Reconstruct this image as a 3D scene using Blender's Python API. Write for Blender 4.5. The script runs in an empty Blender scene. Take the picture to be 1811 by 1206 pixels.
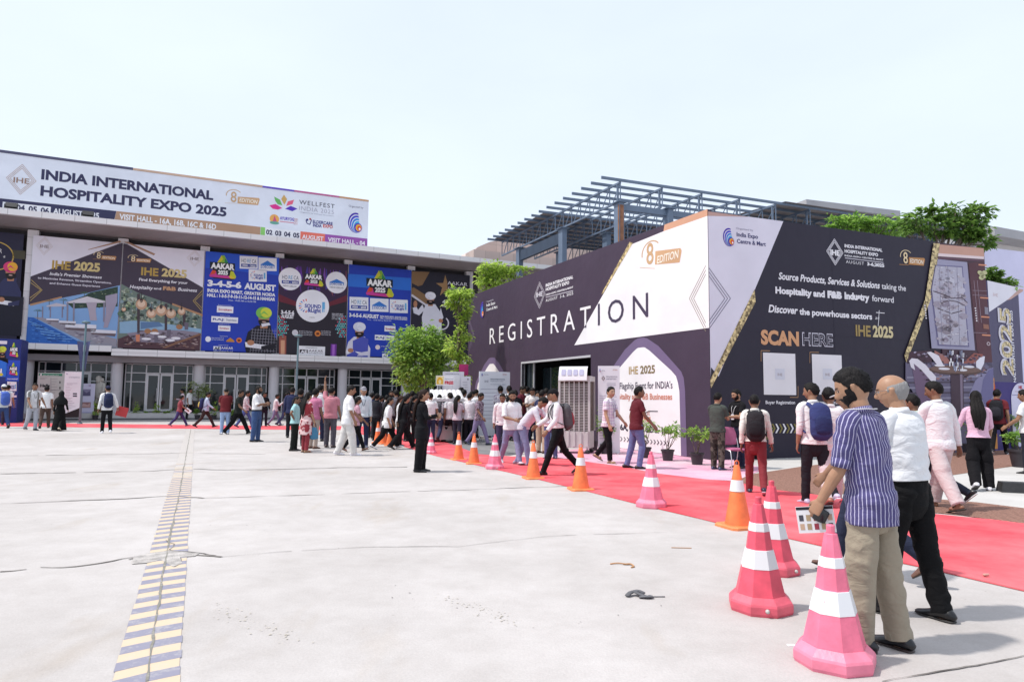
import bpy, bmesh, math, random
from mathutils import Vector, Matrix, noise
from mathutils.geometry import tessellate_polygon
R = math.radians
sc = bpy.context.scene
COL = sc.collection

# ------------------------------------------------------------------ camera
FPX = 1179.46                      # focal length in photo pixels (photo is 1811 wide)
PITCH, ROLL = R(4.847), R(0.527)
CAMP = Vector((0, 0, 1.52))
_f = Vector((0, math.cos(PITCH), math.sin(PITCH)))
_u0 = Vector((0, -math.sin(PITCH), math.cos(PITCH)))
_r0 = Vector((1, 0, 0))
_r = _r0 * math.cos(ROLL) + _u0 * math.sin(ROLL)
_u = -_r0 * math.sin(ROLL) + _u0 * math.cos(ROLL)
cd = bpy.data.cameras.new('camera')
cam = bpy.data.objects.new('camera', cd)
COL.objects.link(cam)
cam.matrix_world = Matrix(((_r.x, _u.x, -_f.x, CAMP.x), (_r.y, _u.y, -_f.y, CAMP.y), (_r.z, _u.z, -_f.z, CAMP.z), (0, 0, 0, 1)))
cd.sensor_width = 36
cd.lens = FPX / 1811 * 36
cd.clip_start, cd.clip_end = 0.1, 3000
sc.camera = cam

# ------------------------------------------------------------------ light
SUN_EL, SUN_AZ = 60, 262           # degrees; azimuth clockwise from +Y, the direction the sun stands in
w = bpy.data.worlds.new('World')
sc.world = w
w.use_nodes = True
nt = w.node_tree
bg = nt.nodes['Background']
sky = nt.nodes.new('ShaderNodeTexSky')
sky.sky_type = 'NISHITA'
sky.sun_disc = False
sky.sun_elevation = R(SUN_EL)
sky.sun_rotation = R(SUN_AZ)
sky.air_density = 1.0
sky.dust_density = 4.0
sky.ozone_density = 1.0
mx = nt.nodes.new('ShaderNodeMix')
mx.data_type = 'RGBA'
mx.inputs[0].default_value = 0.72   # thin bright overcast veil over the blue
mx.inputs[7].default_value = (10.7, 11.9, 13.6, 1)
nt.links.new(sky.outputs[0], mx.inputs[6])
tcw = nt.nodes.new('ShaderNodeTexCoord'); cl = nt.nodes.new('ShaderNodeTexNoise'); cl.inputs['Scale'].default_value = 1.7; cl.inputs['Detail'].default_value = 5
mpw = nt.nodes.new('ShaderNodeMapping'); mpw.inputs['Scale'].default_value = (1, 1, 2.6)
nt.links.new(tcw.outputs['Generated'], mpw.inputs[0]); nt.links.new(mpw.outputs[0], cl.inputs['Vector'])
mr = nt.nodes.new('ShaderNodeMapRange'); mr.inputs[1].default_value = .3; mr.inputs[2].default_value = .7; mr.inputs[3].default_value = .67; mr.inputs[4].default_value = .77
nt.links.new(cl.outputs['Fac'], mr.inputs[0]); nt.links.new(mr.outputs[0], mx.inputs[0])
nt.links.new(mx.outputs[2], bg.inputs[0])
bg.inputs[1].default_value = 0.085
sl = bpy.data.lights.new('sun', 'SUN')
sl.energy = 3.1
sl.angle = R(2.2)
sl.color = (1.0, 0.95, 0.88)
so = bpy.data.objects.new('sun', sl)
COL.objects.link(so)
_sd = Vector((math.sin(R(SUN_AZ)) * math.cos(R(SUN_EL)), math.cos(R(SUN_AZ)) * math.cos(R(SUN_EL)), math.sin(R(SUN_EL))))
so.rotation_euler = _sd.to_track_quat('Z', 'Y').to_euler()
vs = sc.view_settings
vs.view_transform = 'Standard'
vs.look = 'None'
vs.exposure = 0.27
vs.gamma = 1
sc.render.engine = 'CYCLES'
sc.cycles.use_denoising = True
sc.cycles.max_bounces = 6
sc.cycles.transparent_max_bounces = 6
sc.cycles.caustics_reflective = sc.cycles.caustics_refractive = False

# ------------------------------------------------------------------ measuring helpers (photo pixel -> place)
def ray(x, y):
    return _f + _r * ((x - 905.5) / FPX) - _u * ((y - 603) / FPX)
def gnd(x, y, z=0.0):
    d = ray(x, y)
    return CAMP + d * ((z - CAMP.z) / d.z)
def at_depth(x, y, dep):
    d = ray(x, y)
    return CAMP + d * (dep / d.y)
class Plane:
    def __init__(s, o, az):
        s.o = Vector((o[0], o[1], 0)); a = R(az)
        s.u = Vector((math.sin(a), math.cos(a), 0)); s.n = Vector((s.u.y, -s.u.x, 0))
        if s.n.dot(CAMP - s.o) < 0: s.n = -s.n
        y = -s.n
        s.m = Matrix(((s.u.x, y.x, 0, s.o.x), (s.u.y, y.y, 0, s.o.y), (0, 0, 1, 0), (0, 0, 0, 1)))
    def uv(s, x, y, off=0.0):
        d = ray(x, y); o = s.o + s.n * off
        t = (o - CAMP).dot(s.n) / d.dot(s.n); p = CAMP + d * t
        return (p - s.o).dot(s.u), p.z
CORNER = gnd(1258.7, 814)
PL = Plane(CORNER, 155.08)         # entrance wall of the booth (u <= 0)
PR = Plane(CORNER, 68.59)          # side wall of the booth (u >= 0)
PF = Plane(gnd(150, 742), 64.73)   # front of the exhibition hall

# ------------------------------------------------------------------ materials
MATS = {}
def lin(h):
    if isinstance(h, str):
        v = [int(h[i:i + 2], 16) / 255 for i in (0, 2, 4)]
        return tuple(c / 12.92 if c <= .04045 else ((c + .055) / 1.055) ** 2.4 for c in v)
    return tuple(h)
def newmat(key):
    m = bpy.data.materials.new(key); m.use_nodes = True
    n = m.node_tree.nodes; return m, n, m.node_tree.links, n['Principled BSDF']
def mat(name, col, rough=.6, var=.08, scale=3.0, bump=0.0, bscale=40.0, metal=0.0, spec=.5, detail=4):
    if name in MATS: return MATS[name]
    m, n, l, b = newmat(name); c = lin(col)
    b.inputs['Roughness'].default_value = rough; b.inputs['Metallic'].default_value = metal
    b.inputs['Specular IOR Level'].default_value = spec
    tc = n.new('ShaderNodeTexCoord')
    if var:
        t = n.new('ShaderNodeTexNoise'); t.inputs['Scale'].default_value = scale; t.inputs['Detail'].default_value = detail
        l.new(tc.outputs['Object'], t.inputs['Vector'])
        r = n.new('ShaderNodeValToRGB'); e = r.color_ramp.elements
        e[0].position, e[1].position = .3, .7
        e[0].color = (*[x * (1 - var) for x in c], 1); e[1].color = (*[min(1, x * (1 + var)) for x in c], 1)
        l.new(t.outputs['Fac'], r.inputs[0]); l.new(r.outputs[0], b.inputs['Base Color'])
    else:
        b.inputs['Base Color'].default_value = (*c, 1)
    if bump:
        t2 = n.new('ShaderNodeTexNoise'); t2.inputs['Scale'].default_value = bscale; t2.inputs['Detail'].default_value = 5
        l.new(tc.outputs['Object'], t2.inputs['Vector'])
        bp = n.new('ShaderNodeBump'); bp.inputs['Strength'].default_value = bump; bp.inputs['Distance'].default_value = .02
        l.new(t2.outputs['Fac'], bp.inputs['Height']); l.new(bp.outputs[0], b.inputs['Normal'])
    MATS[name] = m; return m
PK = .84
def ink(h):                        # printed vinyl in the colour given as an sRGB hex
    k = 'print_' + h
    if k in MATS: return MATS[k]
    m, n, l, b = newmat(k); c = [x * PK for x in lin(h)]
    tc = n.new('ShaderNodeTexCoord'); t = n.new('ShaderNodeTexNoise'); t.inputs['Scale'].default_value = .7; t.inputs['Detail'].default_value = 5
    l.new(tc.outputs['Object'], t.inputs['Vector'])
    r = n.new('ShaderNodeValToRGB'); e = r.color_ramp.elements; e[0].position, e[1].position = .35, .65
    e[0].color = (*[x * .94 for x in c], 1); e[1].color = (*[min(1, x * 1.04) for x in c], 1)
    l.new(t.outputs['Fac'], r.inputs[0]); l.new(r.outputs[0], b.inputs['Base Color'])
    b.inputs['Roughness'].default_value = .5; b.inputs['Specular IOR Level'].default_value = .3
    bp = n.new('ShaderNodeBump'); bp.inputs['Strength'].default_value = .3; bp.inputs['Distance'].default_value = .06
    t2 = n.new('ShaderNodeTexNoise'); t2.inputs['Scale'].default_value = 1.6; t2.inputs['Detail'].default_value = 2
    l.new(tc.outputs['Object'], t2.inputs['Vector']); l.new(t2.outputs['Fac'], bp.inputs['Height']); l.new(bp.outputs[0], b.inputs['Normal'])
    MATS[k] = m; return m
def glitter():
    if 'gold_glitter' in MATS: return MATS['gold_glitter']
    m, n, l, b = newmat('gold_glitter'); tc = n.new('ShaderNodeTexCoord')
    t = n.new('ShaderNodeTexVoronoi'); t.inputs['Scale'].default_value = 16
    l.new(tc.outputs['Object'], t.inputs['Vector'])
    r = n.new('ShaderNodeValToRGB'); e = r.color_ramp.elements
    e[0].color = (.12, .08, .03, 1); e[1].color = (.75, .6, .3, 1); e[0].position = .2; e[1].position = .8
    l.new(t.outputs['Color'], r.inputs[0]); l.new(r.outputs[0], b.inputs['Base Color']); b.inputs['Roughness'].default_value = .4
    MATS['gold_glitter'] = m; return m
def tiles(name, col, sx, sz, joint=.6, rough=.45, grad=.06):
    if name in MATS: return MATS[name]
    m, n, l, b = newmat(name); c = lin(col); tc = n.new('ShaderNodeTexCoord')
    mp = n.new('ShaderNodeMapping'); mp.inputs['Rotation'].default_value = (R(90), 0, 0)
    sp = n.new('ShaderNodeSeparateXYZ'); cb = n.new('ShaderNodeCombineXYZ')
    l.new(tc.outputs['Object'], sp.inputs[0]); ad = n.new('ShaderNodeMath'); ad.operation = 'ADD'
    l.new(sp.outputs[0], ad.inputs[0]); l.new(sp.outputs[1], ad.inputs[1]); l.new(ad.outputs[0], cb.inputs[0]); l.new(sp.outputs[2], cb.inputs[1])
    t = n.new('ShaderNodeTexBrick'); t.offset = 0; t.inputs['Scale'].default_value = 1
    t.inputs['Brick Width'].default_value = sx; t.inputs['Row Height'].default_value = sz; t.inputs['Mortar Size'].default_value = .018
    t.inputs['Color1'].default_value = (*[x * (1 - grad) for x in c], 1); t.inputs['Color2'].default_value = (*[x * (1 + grad) for x in c], 1)
    t.inputs['Mortar'].default_value = (*[x * joint for x in c], 1)
    l.new(cb.outputs[0], t.inputs['Vector']); l.new(t.outputs['Color'], b.inputs['Base Color']); b.inputs['Roughness'].default_value = rough
    MATS[name] = m; return m
def leafmat(name, c1, c2):
    if name in MATS: return MATS[name]
    m, n, l, b = newmat(name); g = n.new('ShaderNodeNewGeometry')
    r = n.new('ShaderNodeValToRGB'); e = r.color_ramp.elements
    e[0].color = (*c1, 1); e[1].color = (*c2, 1)
    l.new(g.outputs['Random Per Island'], r.inputs[0]); l.new(r.outputs[0], b.inputs['Base Color']); b.inputs['Roughness'].default_value = .45
    tr = n.new('ShaderNodeBsdfTranslucent'); ms = n.new('ShaderNodeMixShader'); ms.inputs[0].default_value = .48
    hs = n.new('ShaderNodeHueSaturation'); hs.inputs['Value'].default_value = 1.9; l.new(r.outputs[0], hs.inputs['Color']); l.new(hs.outputs[0], tr.inputs[0])
    l.new(b.outputs[0], ms.inputs[1]); l.new(tr.outputs[0], ms.inputs[2]); l.new(ms.outputs[0], n['Material Output'].inputs[0])
    MATS[name] = m; return m
def glass():
    if 'dark_glass' in MATS: return MATS['dark_glass']
    m, n, l, b = newmat('dark_glass'); b.inputs['Base Color'].default_value = (.015, .022, .026, 1)
    b.inputs['Roughness'].default_value = .04; b.inputs['Specular IOR Level'].default_value = .6
    MATS['dark_glass'] = m; return m

# ------------------------------------------------------------------ mesh builder
class MB:
    def __init__(s): s.v = []; s.f = []; s.m = []; s.uv = []; s.mats = []; s.hasuv = False
    def mi(s, m):
        if m not in s.mats: s.mats.append(m)
        return s.mats.index(m)
    def add(s, vs_, fs, m, uvs=None):
        b = len(s.v); s.v += [tuple(p) for p in vs_]; i = s.mi(m)
        for k, f in enumerate(fs):
            s.f.append([b + q for q in f]); s.m.append(i)
            if uvs: s.uv.append([uvs[q] for q in f] if not isinstance(uvs[0], list) else uvs[k]); s.hasuv = True
            else: s.uv.append(None)
    def box(s, x0, x1, y0, y1, z0, z1, m, M=None):
        p = [(x, y, z) for z in (z0, z1) for x, y in ((x0, y0), (x1, y0), (x1, y1), (x0, y1))]
        if M: p = [tuple(M @ Vector(q)) for q in p]
        s.add(p, [(0, 3, 2, 1), (4, 5, 6, 7), (0, 1, 5, 4), (1, 2, 6, 5), (2, 3, 7, 6), (3, 0, 4, 7)], m)
    def bar(s, a, b, w, h, m, up=(0, 0, 1)):
        a = Vector(a); b = Vector(b); t = (b - a).normalized(); x = t.cross(Vector(up))
        if x.length < 1e-4: x = t.cross(Vector((1, 0, 0)))
        x.normalize(); z = x.cross(t); p = []
        for q in (a, b):
            for i, j in ((-1, -1), (1, -1), (1, 1), (-1, 1)): p.append(q + x * (i * w / 2) + z * (j * h / 2))
        s.add(p, [(0, 3, 2, 1), (4, 5, 6, 7), (0, 1, 5, 4), (1, 2, 6, 5), (2, 3, 7, 6), (3, 0, 4, 7)], m)
    def lathe(s, prof, m, n=20, c=(0, 0), rot=0.0, closed=True):
        b = []; fs = []
        for r_, z in prof:
            for k in range(n):
                a = 2 * math.pi * k / n + rot; b.append((c[0] + r_ * math.cos(a), c[1] + r_ * math.sin(a), z))
        for i in range(len(prof) - 1):
            for k in range(n): fs.append((i * n + k, i * n + (k + 1) % n, (i + 1) * n + (k + 1) % n, (i + 1) * n + k))
        if closed: fs.append(tuple(range(n - 1, -1, -1))); fs.append(tuple((len(prof) - 1) * n + k for k in range(n)))
        s.add(b, fs, m)
    def tube(s, pts, rads, m, n=12, ref=(0, 1, 0), sub=1, round0=True, round1=True, uvm=True, us=1.0):
        pts = [Vector(p) for p in pts]; rads = [(q, q) if isinstance(q, (int, float)) else tuple(q) for q in rads]
        if sub > 1 and len(pts) > 1:
            P, Q = [], []
            for i in range(len(pts) - 1):
                i0, i1, i2, i3 = max(i - 1, 0), i, i + 1, min(i + 2, len(pts) - 1)
                for k in range(sub):
                    t = k / sub; t2 = t * t; t3 = t2 * t
                    cf = (-.5 * t3 + t2 - .5 * t, 1.5 * t3 - 2.5 * t2 + 1, -1.5 * t3 + 2 * t2 + .5 * t, .5 * t3 - .5 * t2)
                    P.append(pts[i0] * cf[0] + pts[i1] * cf[1] + pts[i2] * cf[2] + pts[i3] * cf[3])
                    Q.append(tuple(max(.0005, rads[i0][j] * cf[0] + rads[i1][j] * cf[1] + rads[i2][j] * cf[2] + rads[i3][j] * cf[3]) for j in (0, 1)))
            P.append(pts[-1]); Q.append(rads[-1]); pts, rads = P, Q
        N = len(pts); T = []
        for i in range(N):
            a = pts[max(i - 1, 0)]; b = pts[min(i + 1, N - 1)]; d = b - a
            T.append(d.normalized() if d.length > 1e-9 else Vector((0, 0, 1)))
        rings = []
        rf = Vector(ref)
        def ring(p, t, ra, rb):
            sd = t.cross(rf)
            if sd.length < .05: sd = t.cross(Vector((0, 0, 1)) if abs(t.z) < .9 else Vector((1, 0, 0)))
            sd.normalize(); fr = sd.cross(t)
            return [p + sd * (ra * math.cos(2 * math.pi * k / n)) + fr * (rb * math.sin(2 * math.pi * k / n)) for k in range(n)]
        L = 0; Ls = []
        if round0:
            rr = min(rads[0])
            for q in (.25, .75): rings.append(ring(pts[0] - T[0] * rr * math.sqrt(1 - q * q) * .8, T[0], rads[0][0] * q, rads[0][1] * q)); Ls.append(-.01)
        for i in range(N):
            if i: L += (pts[i] - pts[i - 1]).length
            rings.append(ring(pts[i], T[i], *rads[i])); Ls.append(L)
        if round1:
            rr = min(rads[-1])
            for q in (.75, .25): rings.append(ring(pts[-1] + T[-1] * rr * math.sqrt(1 - q * q) * .8, T[-1], rads[-1][0] * q, rads[-1][1] * q)); Ls.append(L + .01)
        V = [p for r_ in rings for p in r_]; fs = []; uvs = []
        for i in range(len(rings) - 1):
            for k in range(n):
                k2 = (k + 1) % n
                fs.append((i * n + k, i * n + k2, (i + 1) * n + k2, (i + 1) * n + k))
                uvs.append([(us * k / n, Ls[i]), (us * (k + 1) / n, Ls[i]), (us * (k + 1) / n, Ls[i + 1]), (us * k / n, Ls[i + 1])])
        e = len(rings) - 1
        fs.append(tuple(range(n - 1, -1, -1))); uvs.append([(.5, Ls[0])] * n)
        fs.append(tuple(e * n + k for k in range(n))); uvs.append([(.5, Ls[-1])] * n)
        s.add(V, fs, m, uvs if uvm else None)
    def leaf(s, p, d, nrm, L, W, m):
        d = d.normalized(); x = d.cross(nrm)
        if x.length < 1e-3: x = Vector((1, 0, 0))
        x.normalize(); nn = x.cross(d)
        s.add([p, p + d * L * .5 + x * W * .5 + nn * L * .08, p + d * L - nn * L * .1, p + d * L * .5 - x * W * .5 + nn * L * .08], [(0, 1, 2), (0, 2, 3)], m)
    def build(s, name, parent=None, smooth=False, M=None, sharp=None):
        me = bpy.data.meshes.new(name); me.from_pydata(s.v, [], s.f)
        for m in s.mats: me.materials.append(m)
        me.polygons.foreach_set('material_index', s.m)
        if smooth: me.polygons.foreach_set('use_smooth', [True] * len(s.f))
        if s.hasuv:
            ul = me.uv_layers.new(name='UVMap'); k = 0
            for f, q in zip(s.f, s.uv):
                for i in range(len(f)): ul.data[k].uv = q[i] if q else (0, 0); k += 1
        me.update()
        if sharp and smooth:
            me.set_sharp_from_angle(angle=R(sharp))
        o = bpy.data.objects.new(name, me); COL.objects.link(o)
        if parent: o.parent = parent
        if M is not None: o.matrix_world = M
        return o
def tag(o, label=None, cat=None, group=None, kind=None):
    if label: o['label'] = label
    if cat: o['category'] = cat
    if group: o['group'] = group
    if kind: o['kind'] = kind
    return o
def empty(name, loc=(0, 0, 0), rz=0.0, M=None):
    o = bpy.data.objects.new(name, None); COL.objects.link(o); o.empty_display_size = .2
    if M is not None: o.matrix_world = M
    else: o.location = loc; o.rotation_euler = (0, 0, rz)
    return o
def child(mb, name, parent, smooth=False, sharp=None):   # mesh already in the parent's local frame
    o = mb.build(name, None, smooth, sharp=sharp); o.parent = parent; return o
def struct(mb, name, smooth=False):
    return tag(mb.build(name, smooth=smooth), kind='structure')
def copy_tree(o, parent=None):
    c = o.copy(); COL.objects.link(c); c.parent = parent
    for ch in list(o.children): copy_tree(ch, c)
    return c

# ------------------------------------------------------------------ flat printed artwork on a wall plane
TXC = {}
def text_mesh(s, bold, space):
    k = (s, bold, space)
    if k not in TXC:
        cu = bpy.data.curves.new('lettering', 'FONT'); cu.body = s; cu.offset = bold; cu.space_character = space
        cu.resolution_u = 3
        o = bpy.data.objects.new('lettering', cu); me = o.to_mesh()
        V = [(v.co.x, v.co.y) for v in me.vertices]; Fc = [tuple(p.vertices) for p in me.polygons]
        o.to_mesh_clear(); bpy.data.objects.remove(o); bpy.data.curves.remove(cu)
        TXC[k] = (V, Fc)
    return TXC[k]
class Art:
    STEP = .003
    def __init__(s, plane, off=0.0, T=(0, 0, 1)):
        s.p = plane; s.off = off; s.T = T; s.parts = {}; s.part = 'print'
    def mb(s, name): return s.parts.setdefault(name, MB())
    def P(s, x, y):
        x0, y0, k = s.T; return s.p.uv(x0 + x / k, y0 + y / k, s.off)
    def y(s, layer): return -(s.off + s.STEP * layer)
    def polyuv(s, uv, col, layer=1, part=None):
        m = ink(col) if isinstance(col, str) else col
        V = [(q[0], s.y(layer), q[1]) for q in uv]
        tri = tessellate_polygon([[Vector((q[0], q[1], 0)) for q in uv]])
        fs = []
        for t in tri:
            a, b, c = [Vector(uv[i]) for i in t]
            fs.append(t if (b - a).cross(c - a) > 0 else (t[0], t[2], t[1]))
        s.mb(part or s.part).add(V, fs, m)
    def poly(s, pts, col, layer=1, part=None): s.polyuv([s.P(*p) for p in pts], col, layer, part)
    def rect(s, x0, y0, x1, y1, col, layer=1, part=None):
        a = s.P(x0, y0); b = s.P(x1, y1)
        s.polyuv([(a[0], b[1]), (b[0], b[1]), (b[0], a[1]), (a[0], a[1])], col, layer, part)
    def ell(s, cx, cy, rx, ry, col, layer=1, a0=0, a1=360, n=28, part=None, inner=0.0):
        c = s.P(cx, cy); ru = s.P(cx + rx, cy)[0] - c[0]; rz = c[1] - s.P(cx, cy + ry)[1]
        A = [R(a0 + (a1 - a0) * k / n) for k in range(n + (0 if a1 - a0 >= 360 else 1))]
        out = [(c[0] + ru * math.cos(t), c[1] + rz * math.sin(t)) for t in A]
        if inner:
            m = ink(col) if isinstance(col, str) else col; inn = [(c[0] + ru * inner * math.cos(t), c[1] + rz * inner * math.sin(t)) for t in A]
            N = len(A); V = [(q[0], s.y(layer), q[1]) for q in out + inn]; fs = []
            for k in range(N if a1 - a0 >= 360 else N - 1):
                k2 = (k + 1) % N; fs.append((k, k2, N + k2, N + k))
            s.mb(part or s.part).add(V, fs, m)
        else: s.polyuv(out, col, layer, part)
    def line(s, pts, wd, col, layer=2, close=False, part=None):
        q = [Vector(s.P(*p)) for p in pts]
        if close: q.append(q[0])
        for a, b in zip(q, q[1:]):
            d = b - a
            if d.length < 1e-6: continue
            d.normalize(); x = Vector((-d.y, d.x)) * (wd / 2)
            s.polyuv([tuple(a - x), tuple(b - x), tuple(b + x), tuple(a + x)], col, layer, part)
    def text(s, t, x0, y0, x1, h, col, bold=.0, layer=3, shear=0.0, space=1.0, y1=None, part='lettering', clip=None, stroke=None):
        V, Fs = text_mesh(t, bold, space)
        if not V: return
        a = s.P(x0, y0); b = s.P(x1, y0 if y1 is None else y1); top = s.P(x0, y0 - h)
        mnx = min(v[0] for v in V); mxx = max(v[0] for v in V)
        su = (b[0] - a[0]) / (mxx - mnx); sz = (top[1] - a[1]) / .73
        z0 = a[1] if y1 is None else (a[1] + b[1]) / 2
        W = [(a[0] + (v[0] - mnx) * su + v[1] * sz * shear, z0 + v[1] * sz) for v in V]
        m = ink(col) if isinstance(col, str) else col
        if clip:
            bm = bmesh.new(); vv = [bm.verts.new((q[0], q[1], 0)) for q in W]
            for f in Fs:
                try: bm.faces.new([vv[i] for i in f])
                except ValueError: pass
            (c0, n0) = clip
            bmesh.ops.bisect_plane(bm, geom=bm.verts[:] + bm.edges[:] + bm.faces[:], plane_co=(c0[0], c0[1], 0), plane_no=(n0[0], n0[1], 0), clear_outer=True)
            bm.verts.index_update()
            W = [(v.co.x, v.co.y) for v in bm.verts]; Fs = [tuple(v.index for v in f.verts) for f in bm.faces]; bm.free()
        s.mb(part).add([(q[0], s.y(layer), q[1]) for q in W], Fs, m)
    def build(s, parent):
        for k, mb in s.parts.items(): child(mb, k, parent)
# ------------------------------------------------------------------ ground
def concrete():
    m, n, l, b = newmat('concrete'); tc = n.new('ShaderNodeTexCoord')
    def nz(sc_, det, lo, hi, c0, c1, rough=.55, stretch=None):
        t = n.new('ShaderNodeTexNoise'); t.inputs['Scale'].default_value = sc_; t.inputs['Detail'].default_value = det; t.inputs['Roughness'].default_value = rough
        src = tc.outputs['Object']
        if stretch:
            mp = n.new('ShaderNodeMapping'); mp.inputs['Rotation'].default_value = (0, 0, R(25)); mp.inputs['Scale'].default_value = stretch; l.new(src, mp.inputs[0]); src = mp.outputs[0]
        l.new(src, t.inputs['Vector']); r = n.new('ShaderNodeValToRGB'); e = r.color_ramp.elements
        e[0].position, e[1].position = lo, hi; e[0].color = (*c0, 1); e[1].color = (*c1, 1); l.new(t.outputs['Fac'], r.inputs[0]); return r.outputs[0], t
    a, _ = nz(.35, 6, .3, .7, (.455, .428, .418), (.57, .542, .536))
    bb, _ = nz(2.3, 8, .35, .75, (.84, .83, .82), (1, 1, 1), .72)
    c, _ = nz(.8, 4, .58, .78, (1, 1, 1), (.86, .80, .72), .65, (1, .35, 1))
    d, tt = nz(60, 3, .3, .7, (.93, .93, .93), (1.03, 1.03, 1.03))
    e_, _ = nz(14, 2, .74, .80, (1, 1, 1), (.72, .70, .68))
    cur = a
    for x in (bb, c, d, e_):
        k = n.new('ShaderNodeMix'); k.data_type = 'RGBA'; k.blend_type = 'MULTIPLY'; k.inputs[0].default_value = 1
        l.new(cur, k.inputs[6]); l.new(x, k.inputs[7]); cur = k.outputs[2]
    l.new(cur, b.inputs['Base Color']); b.inputs['Roughness'].default_value = .85; b.inputs['Specular IOR Level'].default_value = .25
    bp = n.new('ShaderNodeBump'); bp.inputs['Strength'].default_value = .25; bp.inputs['Distance'].default_value = .01
    l.new(tt.outputs['Fac'], bp.inputs['Height']); l.new(bp.outputs[0], b.inputs['Normal'])
    return m
CONC = concrete()
g = MB(); S = 900
g.add([(-S, -S, 0), (S, -S, 0), (S, S, 0), (-S, S, 0)], [(0, 1, 2, 3)], CONC); struct(g, 'ground')

def sheet(name, pts, z, m, M=None, thick=0.0, kind='structure', label=None, cat=None):
    P = [gnd(*p) for p in pts]
    if thick:
        Q = []
        for i, p in enumerate(P):
            e_ = P[(i + 1) % len(P)]; n_ = max(1, min(60, int((e_ - p).length / .35)))
            for k in range(n_): q = p.lerp(e_, k / n_); Q.append(q + Vector((noise.noise(q * 1.3), noise.noise(q * 1.3 + Vector((9, 3, 1))), 0)) * .02 if k else q)
        P = Q
    tri = tessellate_polygon([[Vector((p.x, p.y, 0)) for p in P]])
    b = MB(); fs = []
    for t in tri:
        a, c, d = [Vector((P[i].x, P[i].y)) for i in t]
        e = (c - a).x * (d - a).y - (c - a).y * (d - a).x
        fs.append(t if e > 0 else (t[0], t[2], t[1]))
    b.add([(p.x, p.y, z) for p in P], fs, m)
    N = len(P)
    if thick:
        b.add([(p.x, p.y, z) for p in P] + [(p.x, p.y, z - thick) for p in P], [(i, (i + 1) % N, N + (i + 1) % N, N + i) for i in range(N)], m)
    o = b.build(name)
    return tag(o, label, cat, kind=kind) if kind else tag(o, label, cat)

def carpetmat(name, col, dirt):
    m, n, l, b = newmat(name); c = lin(col); tc = n.new('ShaderNodeTexCoord')
    t = n.new('ShaderNodeTexNoise'); t.inputs['Scale'].default_value = .8; t.inputs['Detail'].default_value = 7; t.inputs['Roughness'].default_value = .65
    l.new(tc.outputs['Object'], t.inputs['Vector']); r = n.new('ShaderNodeValToRGB'); e = r.color_ramp.elements
    e[0].position, e[1].position = .38, .68; e[0].color = (*c, 1); e[1].color = (*lin(dirt), 1)
    l.new(t.outputs['Fac'], r.inputs[0]); l.new(r.outputs[0], b.inputs['Base Color']); b.inputs['Roughness'].default_value = .95; b.inputs['Specular IOR Level'].default_value = .1
    t2 = n.new('ShaderNodeTexNoise'); t2.inputs['Scale'].default_value = 2.2; t2.inputs['Detail'].default_value = 3; l.new(tc.outputs['Object'], t2.inputs['Vector'])
    bp = n.new('ShaderNodeBump'); bp.inputs['Strength'].default_value = .5; bp.inputs['Distance'].default_value = .07; l.new(t2.outputs['Fac'], bp.inputs['Height']); l.new(bp.outputs[0], b.inputs['Normal'])
    MATS[name] = m; return m
RED = carpetmat('red_carpet', (.66, .075, .098), (.70, .165, .185))
PINK = carpetmat('pink_carpet', (.62, .30, .42), (.66, .50, .56))
GREYM = carpetmat('grey_mat', (.17, .17, .18), (.24, .235, .24))
def coir():
    m, n, l, b = newmat('coir_mat'); tc = n.new('ShaderNodeTexCoord')
    wv = n.new('ShaderNodeTexWave'); wv.inputs['Scale'].default_value = 5.5; wv.inputs['Distortion'].default_value = 1.2; wv.inputs['Detail'].default_value = 3; wv.inputs['Detail Scale'].default_value = 4
    mp = n.new('ShaderNodeMapping'); mp.inputs['Rotation'].default_value = (0, 0, R(65)); l.new(tc.outputs['Object'], mp.inputs[0]); l.new(mp.outputs[0], wv.inputs['Vector'])
    t = n.new('ShaderNodeTexNoise'); t.inputs['Scale'].default_value = 25; t.inputs['Detail'].default_value = 4; l.new(tc.outputs['Object'], t.inputs['Vector'])
    mm = n.new('ShaderNodeMath'); mm.operation = 'MULTIPLY'; l.new(wv.outputs['Fac'], mm.inputs[0]); l.new(t.outputs['Fac'], mm.inputs[1])
    r = n.new('ShaderNodeValToRGB'); e = r.color_ramp.elements; e[0].position, e[1].position = .05, .5; e[0].color = (.12, .055, .04, 1); e[1].color = (.40, .22, .165, 1)
    l.new(mm.outputs[0], r.inputs[0]); l.new(r.outputs[0], b.inputs['Base Color']); b.inputs['Roughness'].default_value = 1
    bp = n.new('ShaderNodeBump'); bp.inputs['Strength'].default_value = .8; bp.inputs['Distance'].default_value = .03; l.new(mm.outputs[0], bp.inputs['Height']); l.new(bp.outputs[0], b.inputs['Normal'])
    return m
COIR = coir()
PATH = mat('pale_path', (.50, .485, .47), .85, .08, 1.2, .3, 30)
sheet('path', [(1296, 846), (1372, 809), (1420, 806), (1640, 792), (1811, 782), (1990, 790), (2100, 960), (1811, 945), (1500, 905)], .004, PATH)
sheet('grey_mat', [(770, 800), (742, 786), (770, 776), (830, 773), (925, 783), (935, 798), (900, 806), (846, 804)], .006, GREYM)
sheet('coir_mat', [(1296, 850), (1335, 838), (1420, 825), (1640, 799), (1811, 796), (1811, 822), (1688, 840), (1560, 865), (1460, 878), (1366, 868)], .009, COIR)
sheet('coir_mat', [(1455, 879), (1520, 884), (1640, 882), (1727, 889), (1880, 908), (1880, 944), (1811, 929), (1700, 912), (1600, 903)], .012, COIR)
sheet('pink_carpet', [(975, 808), (985, 797), (1097, 790), (1200, 803), (1254, 811), (1300, 812), (1352, 830), (1300, 851), (1242, 848), (1160, 838), (1096, 825)], .010, PINK)
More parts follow.
